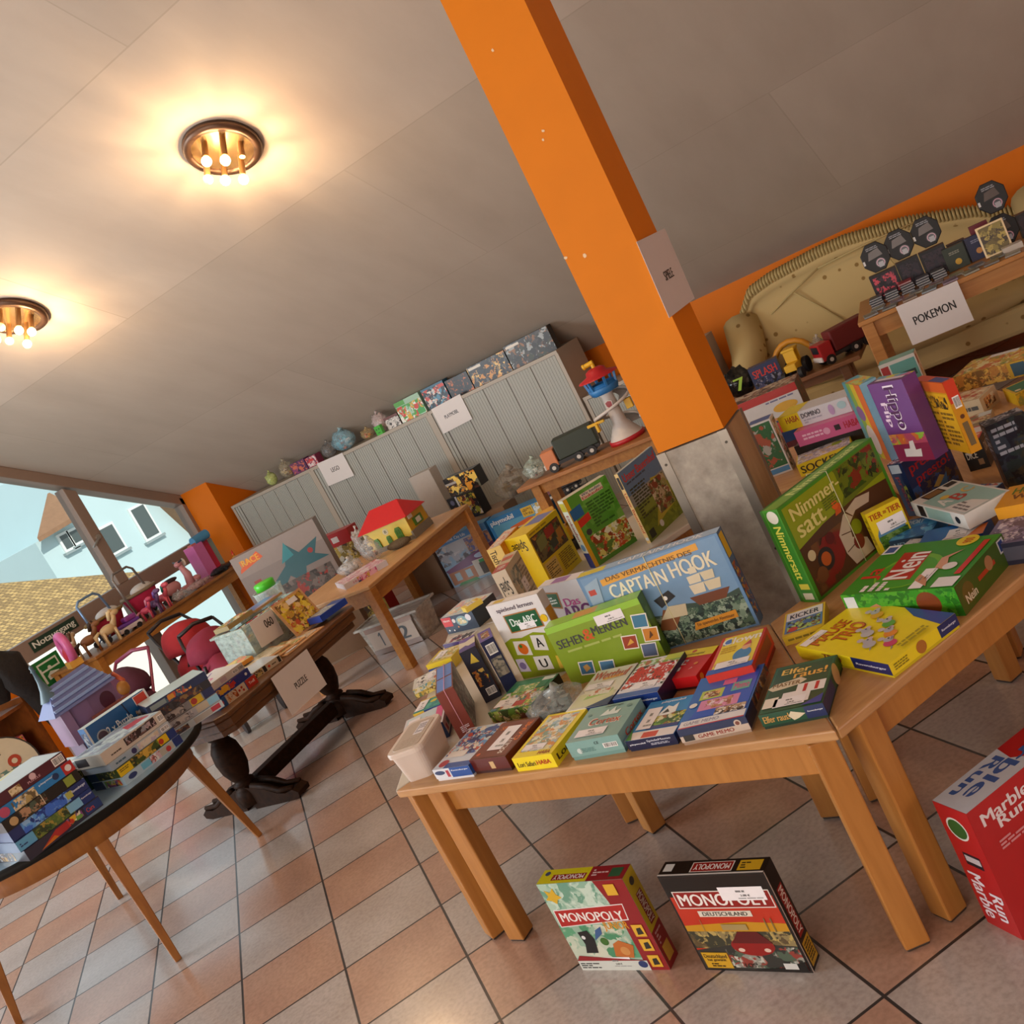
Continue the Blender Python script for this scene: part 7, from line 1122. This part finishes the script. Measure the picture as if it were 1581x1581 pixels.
# boxes behind the tub: race track set, yellow/red set
gbox((-4.86, 4.98, .42, 28, .64, .13, .54), 'race_track_set', 'large grey boxed race track set with turquoise dragon picture behind the clear tub', 'toy', None, '7a706c', {'F': [('r', 0, .72, 1, 1, '857b76'), ('t', 'RACE', .08, .84, .3, .93, 'c86a1c'), ('p', [(.06, .83), (.0 + .04, .78), (.34, .86), (.3, .96)], 'c8501c'), ('t', 'RACE', .1, .85, .3, .93, 'd8a02a'), ('p', [(.22, .42), (.5, .62), (.6, .88), (.7, .7), (.95, .78), (.85, .6), (.98, .5), (.7, .5), (.62, .3), (.5, .48), (.35, .34)], '14505a'), ('p', [(.48, .66), (.6, .9), (.64, .7)], '1f7a84'), ('n', .05, .05, .95, .42, pal('4a4440 6a5f5a 2a2624 8a2a24'), 14, 3), ('r', .12, .5, .2, .62, '8a2a2c'), ('c', .82, .66, .03, '8a2020')]})
gbox((-4.92, 5.62, .0, 0, .36, .12, .74), 'toy_box', 'red and yellow boxed toy with animal picture between race track set and toy house', 'toy', None, 'a82424', {'F': [('n', 0, .0, 1, .86, pal('b8a050 d8c060 8a7a40 c8c4b8 4a3a34'), 18, 3), ('c', .3, .72, .05, '1c1c1c'), ('r', .5, .9, .68, .96, 'd8d4d4')]})
# small tub with green lid
e = empty('round_tub', (-4.22, 4.08, .56), 0, 'clear round tub with bright green lid behind the large clear tub', 'tub')
b = MB(); b.lathe([(0, 0), (.07, 0), (.085, .24), (.09, .25), (.085, .25)], (0, 0, 0), CLEAR('d0e0dc', .5, .3), 24); b.build('tub_walls', e)
b = MB(); b.lathe([(0, .25), (.06, .25), (.062, .29), (.055, .295), (0, .295)], (0, 0, 0), M('4ac82a', .35), 24); b.build('lid', e)

# ------------------------------------------------------------------ window table: prams, ponies, scooter, pink case
ZWT = .755; GW = 'toys on the table by the window'
def doll_pram(x, y, label, frame, cloth, rimc, s=1.0):
    e = empty('doll_pram', (x, y, ZWT), 0, label, 'toy', 'dolls prams on the window table')
    b = MB(); n = 14; vs = []
    for j, (f, z) in enumerate(((.35, .03), (.8, .08), (1, .19))):
        for i in range(n): a = 2 * PI * i / n; vs.append((.10 * f * math.cos(a), .17 * f * math.sin(a), z * s))
    b.add(vs, [(r * n + i, r * n + (i + 1) % n, (r + 1) * n + (i + 1) % n, (r + 1) * n + i) for r in range(2) for i in range(n)] + [tuple(range(n - 1, -1, -1))], M(cloth, .8, var=.15, scale=20), True); b.build('fabric_basket', e)
    b = MB(); b.tube([(.10 * math.cos(2 * PI * i / n), .17 * math.sin(2 * PI * i / n), .19 * s) for i in range(n)], .014, M(rimc, .6), 8, True); b.build('basket_rim', e)
    b = MB(); b.ell((0, .04, .20 * s), (.08, .10, .045), M('c8c4c0', .8, var=.2, bump=.5)); b.build('blanket', e)
    b = MB(); FRM = M(frame, .3, .5)
    b.tube([(.06, -.15, .02), (.06, -.19, .22 * s), (.06, -.20, .36 * s), (.06, -.165, .39 * s), (.06, -.02, .39 * s), (.06, .02, .36 * s), (.06, .05, .18 * s)], .010, FRM, 8)
    b.build('handle', e)
    b = MB(); b.tube([(-.08, -.12, .02), (0, 0, .09), (.08, .12, .02)], .008, FRM).tube([(.08, -.12, .02), (0, 0, .09), (-.08, .12, .02)], .008, FRM); b.build('pram_frame', e)
    for sx in (-.08, .08):
        for sy in (-.12, .12): MB().cyl((sx - .008, sy, .025), (sx + .008, sy, .025), .025, M('3a3a3c', .5), n=16).build('wheel', e)
doll_pram(-6.70, 4.86, 'dolls pram with blue-grey handle and red basket, left one on the window table', '7a9ac0', 'a81c3c', '8a6a34')
doll_pram(-6.70, 5.25, 'dolls pram with grey handle and pink basket, right one on the window table', '8a8480', 'c82a5a', '8a7a64', 1.12)
def pony(x, y, z, rz, label, body, mane, s=1.0, head=1.0, name='toy_pony'):
    e = empty(name, (x, y, z), rz, label, 'toy', GW); bm_ = M(body, .4); mm = M(mane, .6, var=.2)
    b = MB(); b.ell((0, 0, .075 * s), (.045 * s, .024 * s, .026 * s), bm_)
    b.tube([(.03 * s, 0, .08 * s), (.05 * s, 0, .11 * s), (.055 * s, 0, .13 * s)], [.018 * s, .013 * s, .014 * s], bm_)
    b.ell((.065 * s, 0, .135 * s * head), (.026 * s * head, .015 * s * head, .016 * s * head), bm_).cyl((.05 * s, .007 * s, .145 * s), (.048 * s, .009 * s, .162 * s), .004 * s, bm_, .001).cyl((.05 * s, -.007 * s, .145 * s), (.048 * s, -.009 * s, .162 * s), .004 * s, bm_, .001)
    for sx in (-.03, .03):
        for sy in (-.012, .012): b.tube([(sx * s, sy * s, .07 * s), (sx * s * 1.05, sy * s, .035 * s), (sx * s, sy * s, 0)], [.010 * s, .006 * s, .007 * s], bm_)
    b.build('pony_body', e)
    b = MB(); b.tube([(.06 * s, 0, .155 * s), (.04 * s, 0, .145 * s), (.025 * s, 0, .11 * s)], [.008 * s, .012 * s, .008 * s], mm); b.build('mane', e)
    b = MB(); b.tube([(-.044 * s, 0, .085 * s), (-.07 * s, 0, .07 * s), (-.075 * s, 0, .03 * s)], [.006 * s, .012 * s, .004 * s], mm); b.build('tail', e)
pony(-6.46, 4.66, ZWT, 1.2, 'pale gold toy horse standing nearest the table edge by the window', 'c8a878', 'd8c090', 1.5)
pony(-6.58, 4.56, ZWT, .9, 'brown toy horse behind the pale gold one', '8a5a34', '3a2a20', 1.45)
pony(-6.76, 4.52, ZWT, 1.9, 'cream toy horse at the left end of the window table', 'c8b090', '5a3a24', 1.4)
pony(-6.49, 5.15, ZWT, .4, 'small purple toy pony right of the purple toy car', '6a4a7a', '8a6ac0', 1.15, 1.1)
pony(-6.49, 5.25, ZWT, .3, 'small coral toy pony with turquoise mane', 'd85a6a', '2aa090', 1.2, 1.1)
pony(-6.50, 5.06, ZWT, .6, 'small pink toy pony left of the purple one', 'c84a6a', 'd88aa0', 1.0, 1.1)
e = empty('toy_car', (-6.50, 4.86, ZWT), math.radians(80), 'purple and white toy van on the window table', 'toy', GW)
b = MB(); b.box(-.10, -.045, .02, .10, .045, .055, M('c8bcc0', .35)).box(-.09, -.043, .055, .09, .043, .08, M('6a3a9a', .35)); b.build('body', e, bevel=.008)
MB().box(-.02, -.04, .08, .08, .04, .12, M('8a3a8a', .3)).build('cab', e, bevel=.012)
for sx in (-.06, .06):
    for sy in (-.045, .045): MB().cyl((sx, sy - .007, .02), (sx, sy + .007, .02), .02, M('17171a', .5), n=16).build('wheel', e)
b = MB()
b.tube([(0, .085 * math.cos(q), .15 + .10 * math.sin(q)) for q in [2 * PI * i / 18 for i in range(18)]], .032, M('d86aa0', .35, var=.1), 10, True)
b.ell((0, .0, .09), (.04, .08, .07), M('c83040', .4)).box(-.045, -.07, 0, .045, .07, .05, M('d8a040', .4))
tag(b.build('pink_toy_bag', loc=(-6.60, 4.38, ZWT), rot=(0, 0, 1.2)), 'pink and red carrying toy at the left end of the window table', 'toy', GW)
# pink scooter
e = empty('toy_scooter', (-6.60, 5.55, ZWT), math.radians(75), 'pink toy motor scooter with dark seat on the window table', 'toy', GW)
PK = M('c88a90', .35); b = MB()
b.ell((-.07, 0, .10), (.09, .045, .06), PK).box(-.03, -.035, .04, .10, .035, .065, PK).tube([(.10, 0, .05), (.115, 0, .14), (.09, 0, .24)], [.04, .035, .02], PK).ell((.085, 0, .245), (.035, .03, .025), PK).ell((.16, 0, .07), (.05, .03, .03), PK); b.build('body', e)
MB().ell((-.06, 0, .16), (.08, .035, .022), M('3a2428', .5)).build('seat', e)
MB().tube([(.09, -.08, .27), (.085, 0, .255), (.09, .08, .27)], .007, M('20202a', .4)).build('handlebar', e)
MB().ell((.14, 0, .24), (.012, .03, .035), M('c8b8a8', .2)).build('windshield', e)
for sx in (-.10, .15): MB().cyl((sx, -.015, .035), (sx, .015, .035), .036, M('17171a', .5), n=20).build('wheel', e)
# pink play case
e = empty('play_case', (-6.62, 5.98, ZWT), math.radians(86), 'tall pink plastic play case with open pink front and blue roll on top', 'toy', GW)
b = MB(); b.box(-.09, -.02, .02, .02, .12, .31, M('c86aa8', .4)).box(.02, .06, .02, .14, .08, .30, M('c8204a', .4)).box(.14, .06, .02, .19, .075, .29, M('8a9a94', .5)).box(-.11, -.08, 0, .24, .13, .025, M('c07a88', .4)); b.build('case', e, bevel=.004)
MB().cyl((-.03, .03, .335), (.14, .03, .34), .04, M('4a90c0', .35), r2=.045, n=20).box(-.08, 0, .31, .06, .06, .325, M('c86a6a', .5)).build('blue_roll', e)
e2 = MB(); e2.ell((0, 0, .02), (.018, .018, .022), M('c8a03a', .5)).ell((0, 0, .05), (.014, .014, .016), M('c86a30', .5)).cyl((0, 0, .06), (.01, 0, .095), .012, M('c83020', .5), r2=.002)
tag(e2.build('toy_gnome', loc=(-6.50, 6.14, ZWT + .026)), 'tiny red and yellow gnome figure beside the pink play case', 'toy', GW)
bag('toy_bag', (-6.47, 5.40, ZWT), (.045, .08, .035), 'clear bag with silver and pink trinkets on the window table edge', 'bag', 'c8c4c4', pal('b8a8a8 c88a8a 8a8a9a'), .4, 41, group=GW)
bag('toy_bag', (-6.47, 5.62, ZWT), (.05, .13, .03), 'clear bag of pinkish beads before the toy scooter', 'bag', 'c8b0b0', pal('b87a7a c8a0a0 8a5a5a'), .4, 42, group=GW)
bag('toy_bag', (-6.48, 5.92, ZWT), (.05, .13, .03), 'black strap bundle in front of the pink play case', 'bag', '20222a', pal('17171a 2a2a34'), .8, 43, group=GW, knot=False)
# ------------------------------------------------------------------ purple toy castle on the shelf end, small mirror-like window figures
e = empty('toy_castle', (-4.14, 2.68, .65), math.radians(75), 'purple plastic toy castle with blue ridged roof and brown balcony', 'toy')
PU = M('7a5a74', .5); BLR = M('5a6494', .4); BRN = M('8a4a3a', .5)
b = MB(); b.box(-.12, -.09, .0, .12, .09, .10, M('6a5468', .6)).box(-.05, -.092, .02, .06, -.09, .08, M('6a7a34', .6)); b.build('lower_block', e)
b = MB(); b.box(-.14, -.085, .10, .12, .085, .27, PU).box(-.142, -.095, .10, -.10, -.083, .27, M('8a6a84', .5)); b.ops((-.14, -.0855, .10), (1, 0, 0), (0, 0, 1), (0, -1, 0), .26, .17, [('r', .18, .45, .5, .92, '83627e'), ('c', .80, .6, .13, '4a1a2c', .25)]); b.build('castle_wall', e)
b = MB(); b.add([(-.17, -.115, .26), (.14, -.115, .27), (.14, .115, .27), (-.17, .115, .26), (-.10, 0, .38), (.09, 0, .39)], [(0, 1, 5, 4), (1, 2, 5), (2, 3, 4, 5), (3, 0, 4), (3, 2, 1, 0)], BLR)
for i in range(4): b.beam((-.155 + i * .017, -.10 + i * .026, .282 + i * .026), (.13 - i * .012, -.10 + i * .026, .292 + i * .026), .012, .012, M('8aa0c8', .3))
b.build('roof', e)
b = MB(); b.lathe([(.045, -.03), (.022, .02), (.012, .06), (.007, .11), (.012, .115), (.007, .125), (.010, .135), (.0, .15)], (-.11, 0, .36), M('4a6470', .5), 16); b.build('turret', e)
b = MB(); b.box(-.04, -.125, .12, .15, -.08, .135, BRN); [b.box(-.035 + i * .04, -.122, .135, -.012 + i * .04, -.114, .17, BRN) for i in range(5)]; b.box(-.04, -.125, .17, .15, -.112, .18, BRN)
b.tube([(.14, -.10, .18), (.17, -.09, .24), (.15, -.07, .29)], .012, M('b8502a', .5)).ell((.15, -.10, .21), (.03, .02, .035), M('a8702a', .5)); b.build('balcony', e)
# ------------------------------------------------------------------ dolls strollers on the floor by the window
def crumple(mb, amt, sc, seed):
    for i, v in enumerate(mb.v):
        d = noise.noise_vector(v * sc + Vector((seed, 0, 0))); mb.v[i] = v + d * amt
def stroller(x, y, rz, label, cloth, dark, s=1.0):
    e = empty('doll_stroller', (x, y, 0), rz, label, 'toy', 'dolls strollers on the floor by the window'); CL = M(cloth, .8, var=.18, scale=14, bump=.4); TU = M(dark, .4)
    b = MB(); b.ell((0, 0, .42 * s), (.19 * s, .26 * s, .13 * s), CL, n=28, k=16); crumple(b, .035, 7, x); b.build('seat_fabric', e)
    b = MB(); b.ell((0, -.2 * s, .26 * s), (.17 * s, .10 * s, .12 * s), M(dark, .8), n=20, k=10); crumple(b, .025, 9, y); b.build('foot_pouch', e)
    b = MB(); b.ell((-.02, .10 * s, .56 * s), (.18 * s, .18 * s, .17 * s), CL, n=28, k=16, bot=-.2); crumple(b, .03, 6, x + 3); b.build('hood', e)
    for sx in (-1, 1):
        b = MB(); b.tube([(sx * .15 * s, -.26 * s, .08 * s), (sx * .16 * s, 0, .38 * s), (sx * .16 * s, .24 * s, .66 * s), (sx * .14 * s, .33 * s, .74 * s)], .011, TU).tube([(sx * .15 * s, .24 * s, .06 * s), (sx * .16 * s, .02, .38 * s), (sx * .16 * s, -.12 * s, .52 * s)], .011, TU); b.build('frame_tube', e)
        for sy in (-.26, .24): MB().cyl((sx * .15 * s - .012, sy * s, .065 * s), (sx * .15 * s + .012, sy * s, .065 * s), .065 * s, M('2a2426', .6), n=20).build('wheel', e)
    MB().tube([(-.14 * s, .33 * s, .74 * s), (0, .36 * s, .765 * s), (.14 * s, .33 * s, .74 * s)], .014, TU).build('handle', e)
stroller(-5.10, 4.30, math.radians(60), 'dark red dolls stroller with black frame behind the trestle table', '7a1430', '20181a', .92)
stroller(-5.62, 4.62, math.radians(75), 'bright red dolls stroller with black frame standing behind the dark red one', 'a01c24', '20181a', 1.0)
stroller(-5.70, 3.95, math.radians(20), 'dark patterned dolls stroller with pink piping further left', '4a1a30', '8a3a54', .95)
# pink puzzle bag at the shelf
gbox((-6.42, 3.45, .404, 88, .34, .16, .2), 'toy_suitcase', 'pink toy suitcase with red and green print on the brown shelf', 'toy', None, 'b85a6a', {'F': [('n', .02, .3, .98, .98, pal('b82a30 d8a030 6a7a3a b85a6a d8c8c8'), 18, 3), ('c', .72, .3, .06, '5a2a34')]})
bag('toy_bag', (-6.45, 3.40, .783), (.12, .2, .07), 'pile of small white and pink toys on the top board of the brown shelf', 'bag', 'd8d0d4', pal('c8b8c0 8a6a74 e0d8dc 6a5a60'), .5, 61)

# ------------------------------------------------------------------ lookout tower and trucks on the bench
e = empty('toy_lookout_tower', (-2.28, 5.24, .62), math.radians(8), 'tall white and grey plastic lookout tower with red roof and blue cabin', 'toy')
e.scale = (.84, .84, .84)
WH = M('c8c0b8', .4); GYP = M('8a8480', .4); YL = M('d8a818', .4); BL2 = M('2f78b8', .4); RD2 = M('b01c24', .4)
b = MB(); b.lathe([(0, 0), (.13, 0), (.13, .03), (0, .03)], (0, 0, 0), RD2, 28); b.build('red_base', e)
b = MB(); b.lathe([(.12, .03), (.075, .10), (.05, .14), (.042, .34), (.055, .36), (0, .36)], (0, 0, 0), WH, 24); b.ops((-.03, -.062, .06), (1, 0, 0), (0, 0, 1), (0, -1, 0), .06, .05, [('r', .1, 0, .9, .9, '3a1a20')]); b.ops((-.03, -.056, .24), (1, 0, 0), (0, 0, 1), (0, -1, 0), .06, .07, [('p', [(.05, .85), (.5, 1), (.95, .85), (.9, .4), (.5, .05), (.1, .4)], 'c8c0b8'), ('p', [(.13, .8), (.5, .92), (.87, .8), (.82, .42), (.5, .14), (.18, .42)], '8a1c24')]); b.build('tower_column', e)
b = MB(); vs = []; n = 30
for i in range(n + 1):
    t = i / n; a = 2.2 - t * 2 * PI * 1.35; z = .36 - .26 * t
    for r in (.07, .15): vs.append((r * math.cos(a), r * math.sin(a), z)); 
b.add(vs, [(2 * i, 2 * i + 1, 2 * i + 3, 2 * i + 2) for i in range(n)], GYP, True)
b.tube([((.15) * math.cos(2.2 - i / n * 2 * PI * 1.35), .15 * math.sin(2.2 - i / n * 2 * PI * 1.35), .372 - .26 * i / n) for i in range(n + 1)], .011, WH); b.build('spiral_ramp', e)
MB().box(-.20, -.10, .19, -.07, -.08, .21, YL).box(-.14, -.12, .14, -.12, -.08, .20, YL).box(.10, -.06, .20, .15, -.02, .27, YL).build('yellow_lift', e, bevel=.004)
b = MB(); b.lathe([(0, .36), (.10, .36), (.115, .40), (.105, .41), (0, .41)], (0, 0, 0), BL2, 6)
for i in range(6): a = i * PI / 3; b.beam((.10 * math.cos(a), .10 * math.sin(a), .40), (.115 * math.cos(a), .115 * math.sin(a), .48), .016, .016, BL2)
b.lathe([(.105, .40), (.10, .432), (.095, .432), (.095, .40)], (0, 0, 0), BL2, 6); b.build('blue_cabin', e)
b = MB(); b.lathe([(.145, .475), (.14, .485), (.075, .505), (.07, .53), (.04, .545), (0, .548), ], (0, 0, 0), RD2, 24); b.lathe([(.145, .475), (0, .475)], (0, 0, 0), RD2, 24); b.build('red_roof', e)
MB().cyl((0, 0, .54), (0, 0, .575), .014, YL).cyl((.01, 0, .582), (-.055, 0, .577), .017, YL).cyl((-.055, 0, .577), (-.07, 0, .575), .02, YL).build('periscope', e)
def truck(x, y, z, rz, label, cab, cargo, s=1.0, low='c8c0b8', group=None, cargo_h=.12):
    e = empty('toy_truck', (x, y, z), rz, label, 'toy', group)
    b = MB(); b.box(-.16 * s, -.05 * s, .03 * s, .16 * s, .05 * s, .05 * s, M('17171a', .5)); b.build('chassis', e)
    b = MB(); b.box(-.17 * s, -.055 * s, .03 * s, -.09 * s, .055 * s, .13 * s, M(cab, .35)).box(-.178 * s, -.055 * s, .03 * s, -.165 * s, .055 * s, .06 * s, M(low, .4)); b.ops((-.1705 * s, .05 * s, .03 * s), (0, -1, 0), (0, 0, 1), (-1, 0, 0), .10 * s, .10 * s, [('r', .1, .5, .9, .9, '20242c')]); b.build('cab', e, bevel=.006)
    b = MB(); b.box(-.08 * s, -.052 * s, .05 * s, .165 * s, .052 * s, (.05 + cargo_h) * s, M(cargo, .5)); b.build('cargo_box', e, bevel=.008)
    for sx in (-.125, .03, .11):
        for sy in (-.052, .052): MB().cyl((sx * s, sy * s - .008, .028 * s), (sx * s, sy * s + .008, .028 * s), .028 * s, M('141416', .5), n=18).cyl((sx * s, sy * s * 1.22, .028 * s), (sx * s, sy * s * 1.23, .028 * s), .012 * s, M('c8c4bc', .4), n=12).build('wheel', e)
    return e
truck(-2.62, 5.20, .62, math.radians(18), 'toy truck with dark cargo box on the bench left of the lookout tower', 'c87a4a', '2a3428', 1.05)
bag('toy_bag', (-2.88, 5.16, .62), (.08, .06, .06), 'clear bag with toy car parts at the left end of the tower bench', 'bag', 'b8c8bc', pal('c8c8c0 7a2028 2a4a3a'), .3, 71)
truck(-3.13, 5.85, .33, math.radians(20), 'dark red toy vehicle lying on the black boxed set', '6a1c2a', '20181a', .8, group=None)
truck(-1.06, 5.68, .52, math.radians(35), 'red and white toy truck at the right end of the low dark bench', 'a82024', '6a1c1c', 1.0, low='d8d0cc')
e = empty('toy_tractor', (-1.335, 5.60, .52), math.radians(-100), 'yellow and black toy tractor on the low dark bench', 'toy')
MB().box(-.06, -.035, .05, .07, .035, .09, YL).box(-.05, -.035, .09, -.04, .035, .16, YL).box(.0, -.035, .09, .01, .035, .16, YL).box(-.055, -.04, .155, .015, .04, .17, YL).build('body', e, bevel=.004)
for sx, r in ((-.05, .045), (.06, .03)):
    for sy in (-.05, .05): MB().cyl((sx, sy - .012, r), (sx, sy + .012, r), r, M('141416', .6), n=18).build('wheel', e)
gbox((-1.50, 5.62, .52, 8, .17, .07, .15), 'toy_pack', 'blue toy pack with red lettering on the low dark bench', 'toy', None, '2a3458', {'F': [('t', 'SPLASH', .1, .55, .9, .85, 'c8382a'), ('n', .05, .02, .95, .5, pal('2a3458 4a4a6a 17171c 8a8a9a'), 26, 2)]})
bag('wheel_toy', (-1.67, 5.64, .52), (.09, .07, .09), 'black toy bundle with a number seven on the low dark bench', 'toy', '141414', pal('141416 20201c'), .85, 81, knot=False)
sb = MB(); sb.add([(0, 0, 0)], [], M('9ab03a', .5)); sb = MB(); sb.ops((-1.68, 5.55, .57), (1, .05, 0), (0, 0, 1), (0, -1, 0), .07, .09, [('t', '7', .1, .1, .9, .9, '9ac03a')]); tag(sb.build('number_plate'), 'neon green number seven on the black toy bundle', 'toy')
bag('toy_bag', (-1.20, 5.74, .52), (.05, .05, .07), 'crinkled clear bag with brown block between tractor and red truck', 'bag', 'c8c0b4', pal('8a5a24 6a4a24'), .35, 83)
mb = MB(); mb.tube([(.13 * math.cos(a), 0, .16 * math.sin(a)) for a in [PI * i / 10 for i in range(11)]], .018, M('c8861c', .5)); tag(mb.build('yellow_arch', loc=(-1.36, 5.78, .54)), 'orange-yellow plastic arch behind the tractor on the dark bench', 'toy')
bag('toy_bag', (-2.28, 6.48, .84), (.13, .09, .06), 'clear bags with white and red parts on the small cabinet beside the sofa', 'bag', 'd0c8c8', pal('c8c4c4 8a2a30 6a6a70'), .4, 85)

# ------------------------------------------------------------------ trading card tins on the light table
TG = 'black collector tins on the light table'
def tin_oct(x, y, z, label, s=1.0, yaw=5, tilt=-.08):
    e = empty('collector_tin', (x, y, z), 0, label, 'tin', TG, rot=(tilt, 0, math.radians(yaw)))
    pts = [(.058 * s * math.cos(a), .065 * s + .065 * s * math.sin(a)) for a in [PI / 8 + i * PI / 4 for i in range(8)]]
    MB().prismf(pts, (0, .012, 0), (1, 0, 0), (0, 0, 1), (0, -1, 0), .03, M('0c0c0e', .5)).build('tin_case', e, bevel=.004)
    b = MB(); b.ops((-.05 * s, -.0185, .01), (1, 0, 0), (0, 0, 1), (0, -1, 0), .1 * s, .115 * s, [('p', [(.2, .45), (.8, .5), (.7, .78), (.3, .72)], '4a3830'), ('l', .25, .78, .75, .9, 2, '8a8a90'), ('c', .62, .25, .2, '17171a'), ('c', .62, .25, .17, 'b88a9a'), ('c', .62, .25, .13, '3a3a40'), ('r', .52, .1, .72, .28, '9a9aa0'), ('r', -.02, .35, .06, .5, 'c8c4c0')]); b.build('printed_front', e)
tin_oct(-.742, 5.70, .862, 'octagonal black tin, leftmost, standing above the pink eyed box', 1.3)
tin_oct(-.615, 5.72, .870, 'octagonal black tin, second from the left', 1.3)
tin_oct(-.476, 5.74, .870, 'octagonal black tin, third from the left, above dark boxes', 1.3)
tin_oct(-.140, 5.72, .895, 'octagonal black tin on top of the pair at the right end', 1.3)
tin_oct(-.146, 5.72, .722, 'octagonal black tin at the bottom of the pair at the right end', 1.3, tilt=0)
for i, (x, y, z, w, h, lb, c) in enumerate(((-.742, 5.68, .722, .14, .138, 'dark printed box with pink eyed figure under the leftmost octagonal tin', '17101a'), (-.612, 5.70, .722, .115, .145, 'dark box under the second octagonal tin', '14121a'), (-.485, 5.71, .722, .13, .145, 'black box under the third octagonal tin', '100e12'), (-.05, 5.74, .722, .06, .12, 'black box right of the pair of octagonal tins', '121014'), (-.37, 5.74, .722, .09, .12, 'dark grey box between the third tin and the gold creature tins', '1c1a1c'))):
    gbox((x, y + .03, z, 5, w, .07, h), 'card_box', lb, 'card box', 'card boxes on the light table', c, {'F': [('n', .1, .1, .9, .9, pal(c + ' 3a2a34 ' + ('c84a5a' if i == 0 else '2a2430')), 40, i)]})
gbox((-.385, 5.66, .722, 5, .105, .04, .12), 'collector_tin', 'dark green square tin with small gold creature', 'tin', TG, '2a3428', {'F': [('c', .55, .3, .15, 'c8a030'), ('l', .25, .65, .75, .8, 2, '8a8a7a')]})
gbox((-.275, 5.68, .722, 5, .10, .04, .125), 'collector_tin', 'dark blue square tin with small gold creature', 'tin', TG, '23284a', {'F': [('c', .5, .35, .15, 'c88a4a'), ('l', .25, .7, .75, .85, 2, '8a8aa0')]})
gbox((-.245, 5.77, .722, 5, .09, .03, .16), 'card_box', 'dark red card box behind the blue square tin', 'card box', 'card boxes on the light table', '6a1424', {})
e = empty('framed_card', (-.19, 5.56, .724), 0, 'framed golden card leaning upright near the right end of the light table', 'card', None, rot=(-.12, 0, math.radians(5)))
MB().box(-.065, 0, 0, .065, .008, .16, M('c8b088', .3, .4)).build('card_frame', e, bevel=.002)
mb = MB(); mb.ops((-.065, -.001, 0), (1, 0, 0), (0, 0, 1), (0, -1, 0), .13, .16, [('n', .07, .06, .93, .94, pal('5a4a1c 8a7a34 b09a4a 3a2a14 6a5a24'), 30, 3)]); mb.build('card_print', e)
rr = random.Random(9)
for i, (x, n_) in enumerate(((-.80, 4), (-.72, 4), (-.64, 5), (-.56, 4), (-.48, 4))):
    for j in range(n_):
        gbox((x + rr.uniform(-.004, .004), 5.555 + i * .012, .722 + j * .0125, 5 + rr.uniform(-4, 4), .065, .085, .011), 'card_case', 'clear card case in the small stacks in front of the octagonal tins', 'card case', 'card cases stacked in front of the tins', '4a4a4e' if j < n_ - 1 else ['3a3a40', '2a3038', '8a1c20', '3a3a44', '30302c'][i], {'F': [('r', 0, .3, 1, .6, 'a8a8a8')]})
for r in range(2):
    for i in range(8 - r):
        x = -.84 + i * .098 + r * .03; y = 5.325 + r * .10 + (x + .885) * .0875
        gbox((x + .02, y, .722, 5 + rr.uniform(-7, 7), .07, .092, .008), 'card_case', 'clear card case lying flat along the front of the light table', 'card case', 'card cases lying along the front of the light table', ['8a8a88', '7a7a70', '9a8a7a', '8a949a', '8a7a88', '9a9a8a', '74706a', '8c8478'][(i + r * 3) % 8], {'T': [('r', .06, .06, .94, .94, ['5a6068', '6a6450', '7a5a44', '4a5a6a', '6a5468', '7a7454', '54504c', '6a6058'][(i * 3 + r) % 8]), ('r', .15, .45, .85, .85, ['7a7468', '8a845c', '94765c', '6a7a8a', '8a7488', '8a8a64', '74706a', '8a8074'][(i + r) % 8])]})
gbox((-.13, 5.50, .722, 5, .09, .07, .03), 'card_box', 'small white card box right of the framed golden card', 'card box', 'card boxes on the light table', 'c0b8ac', {})
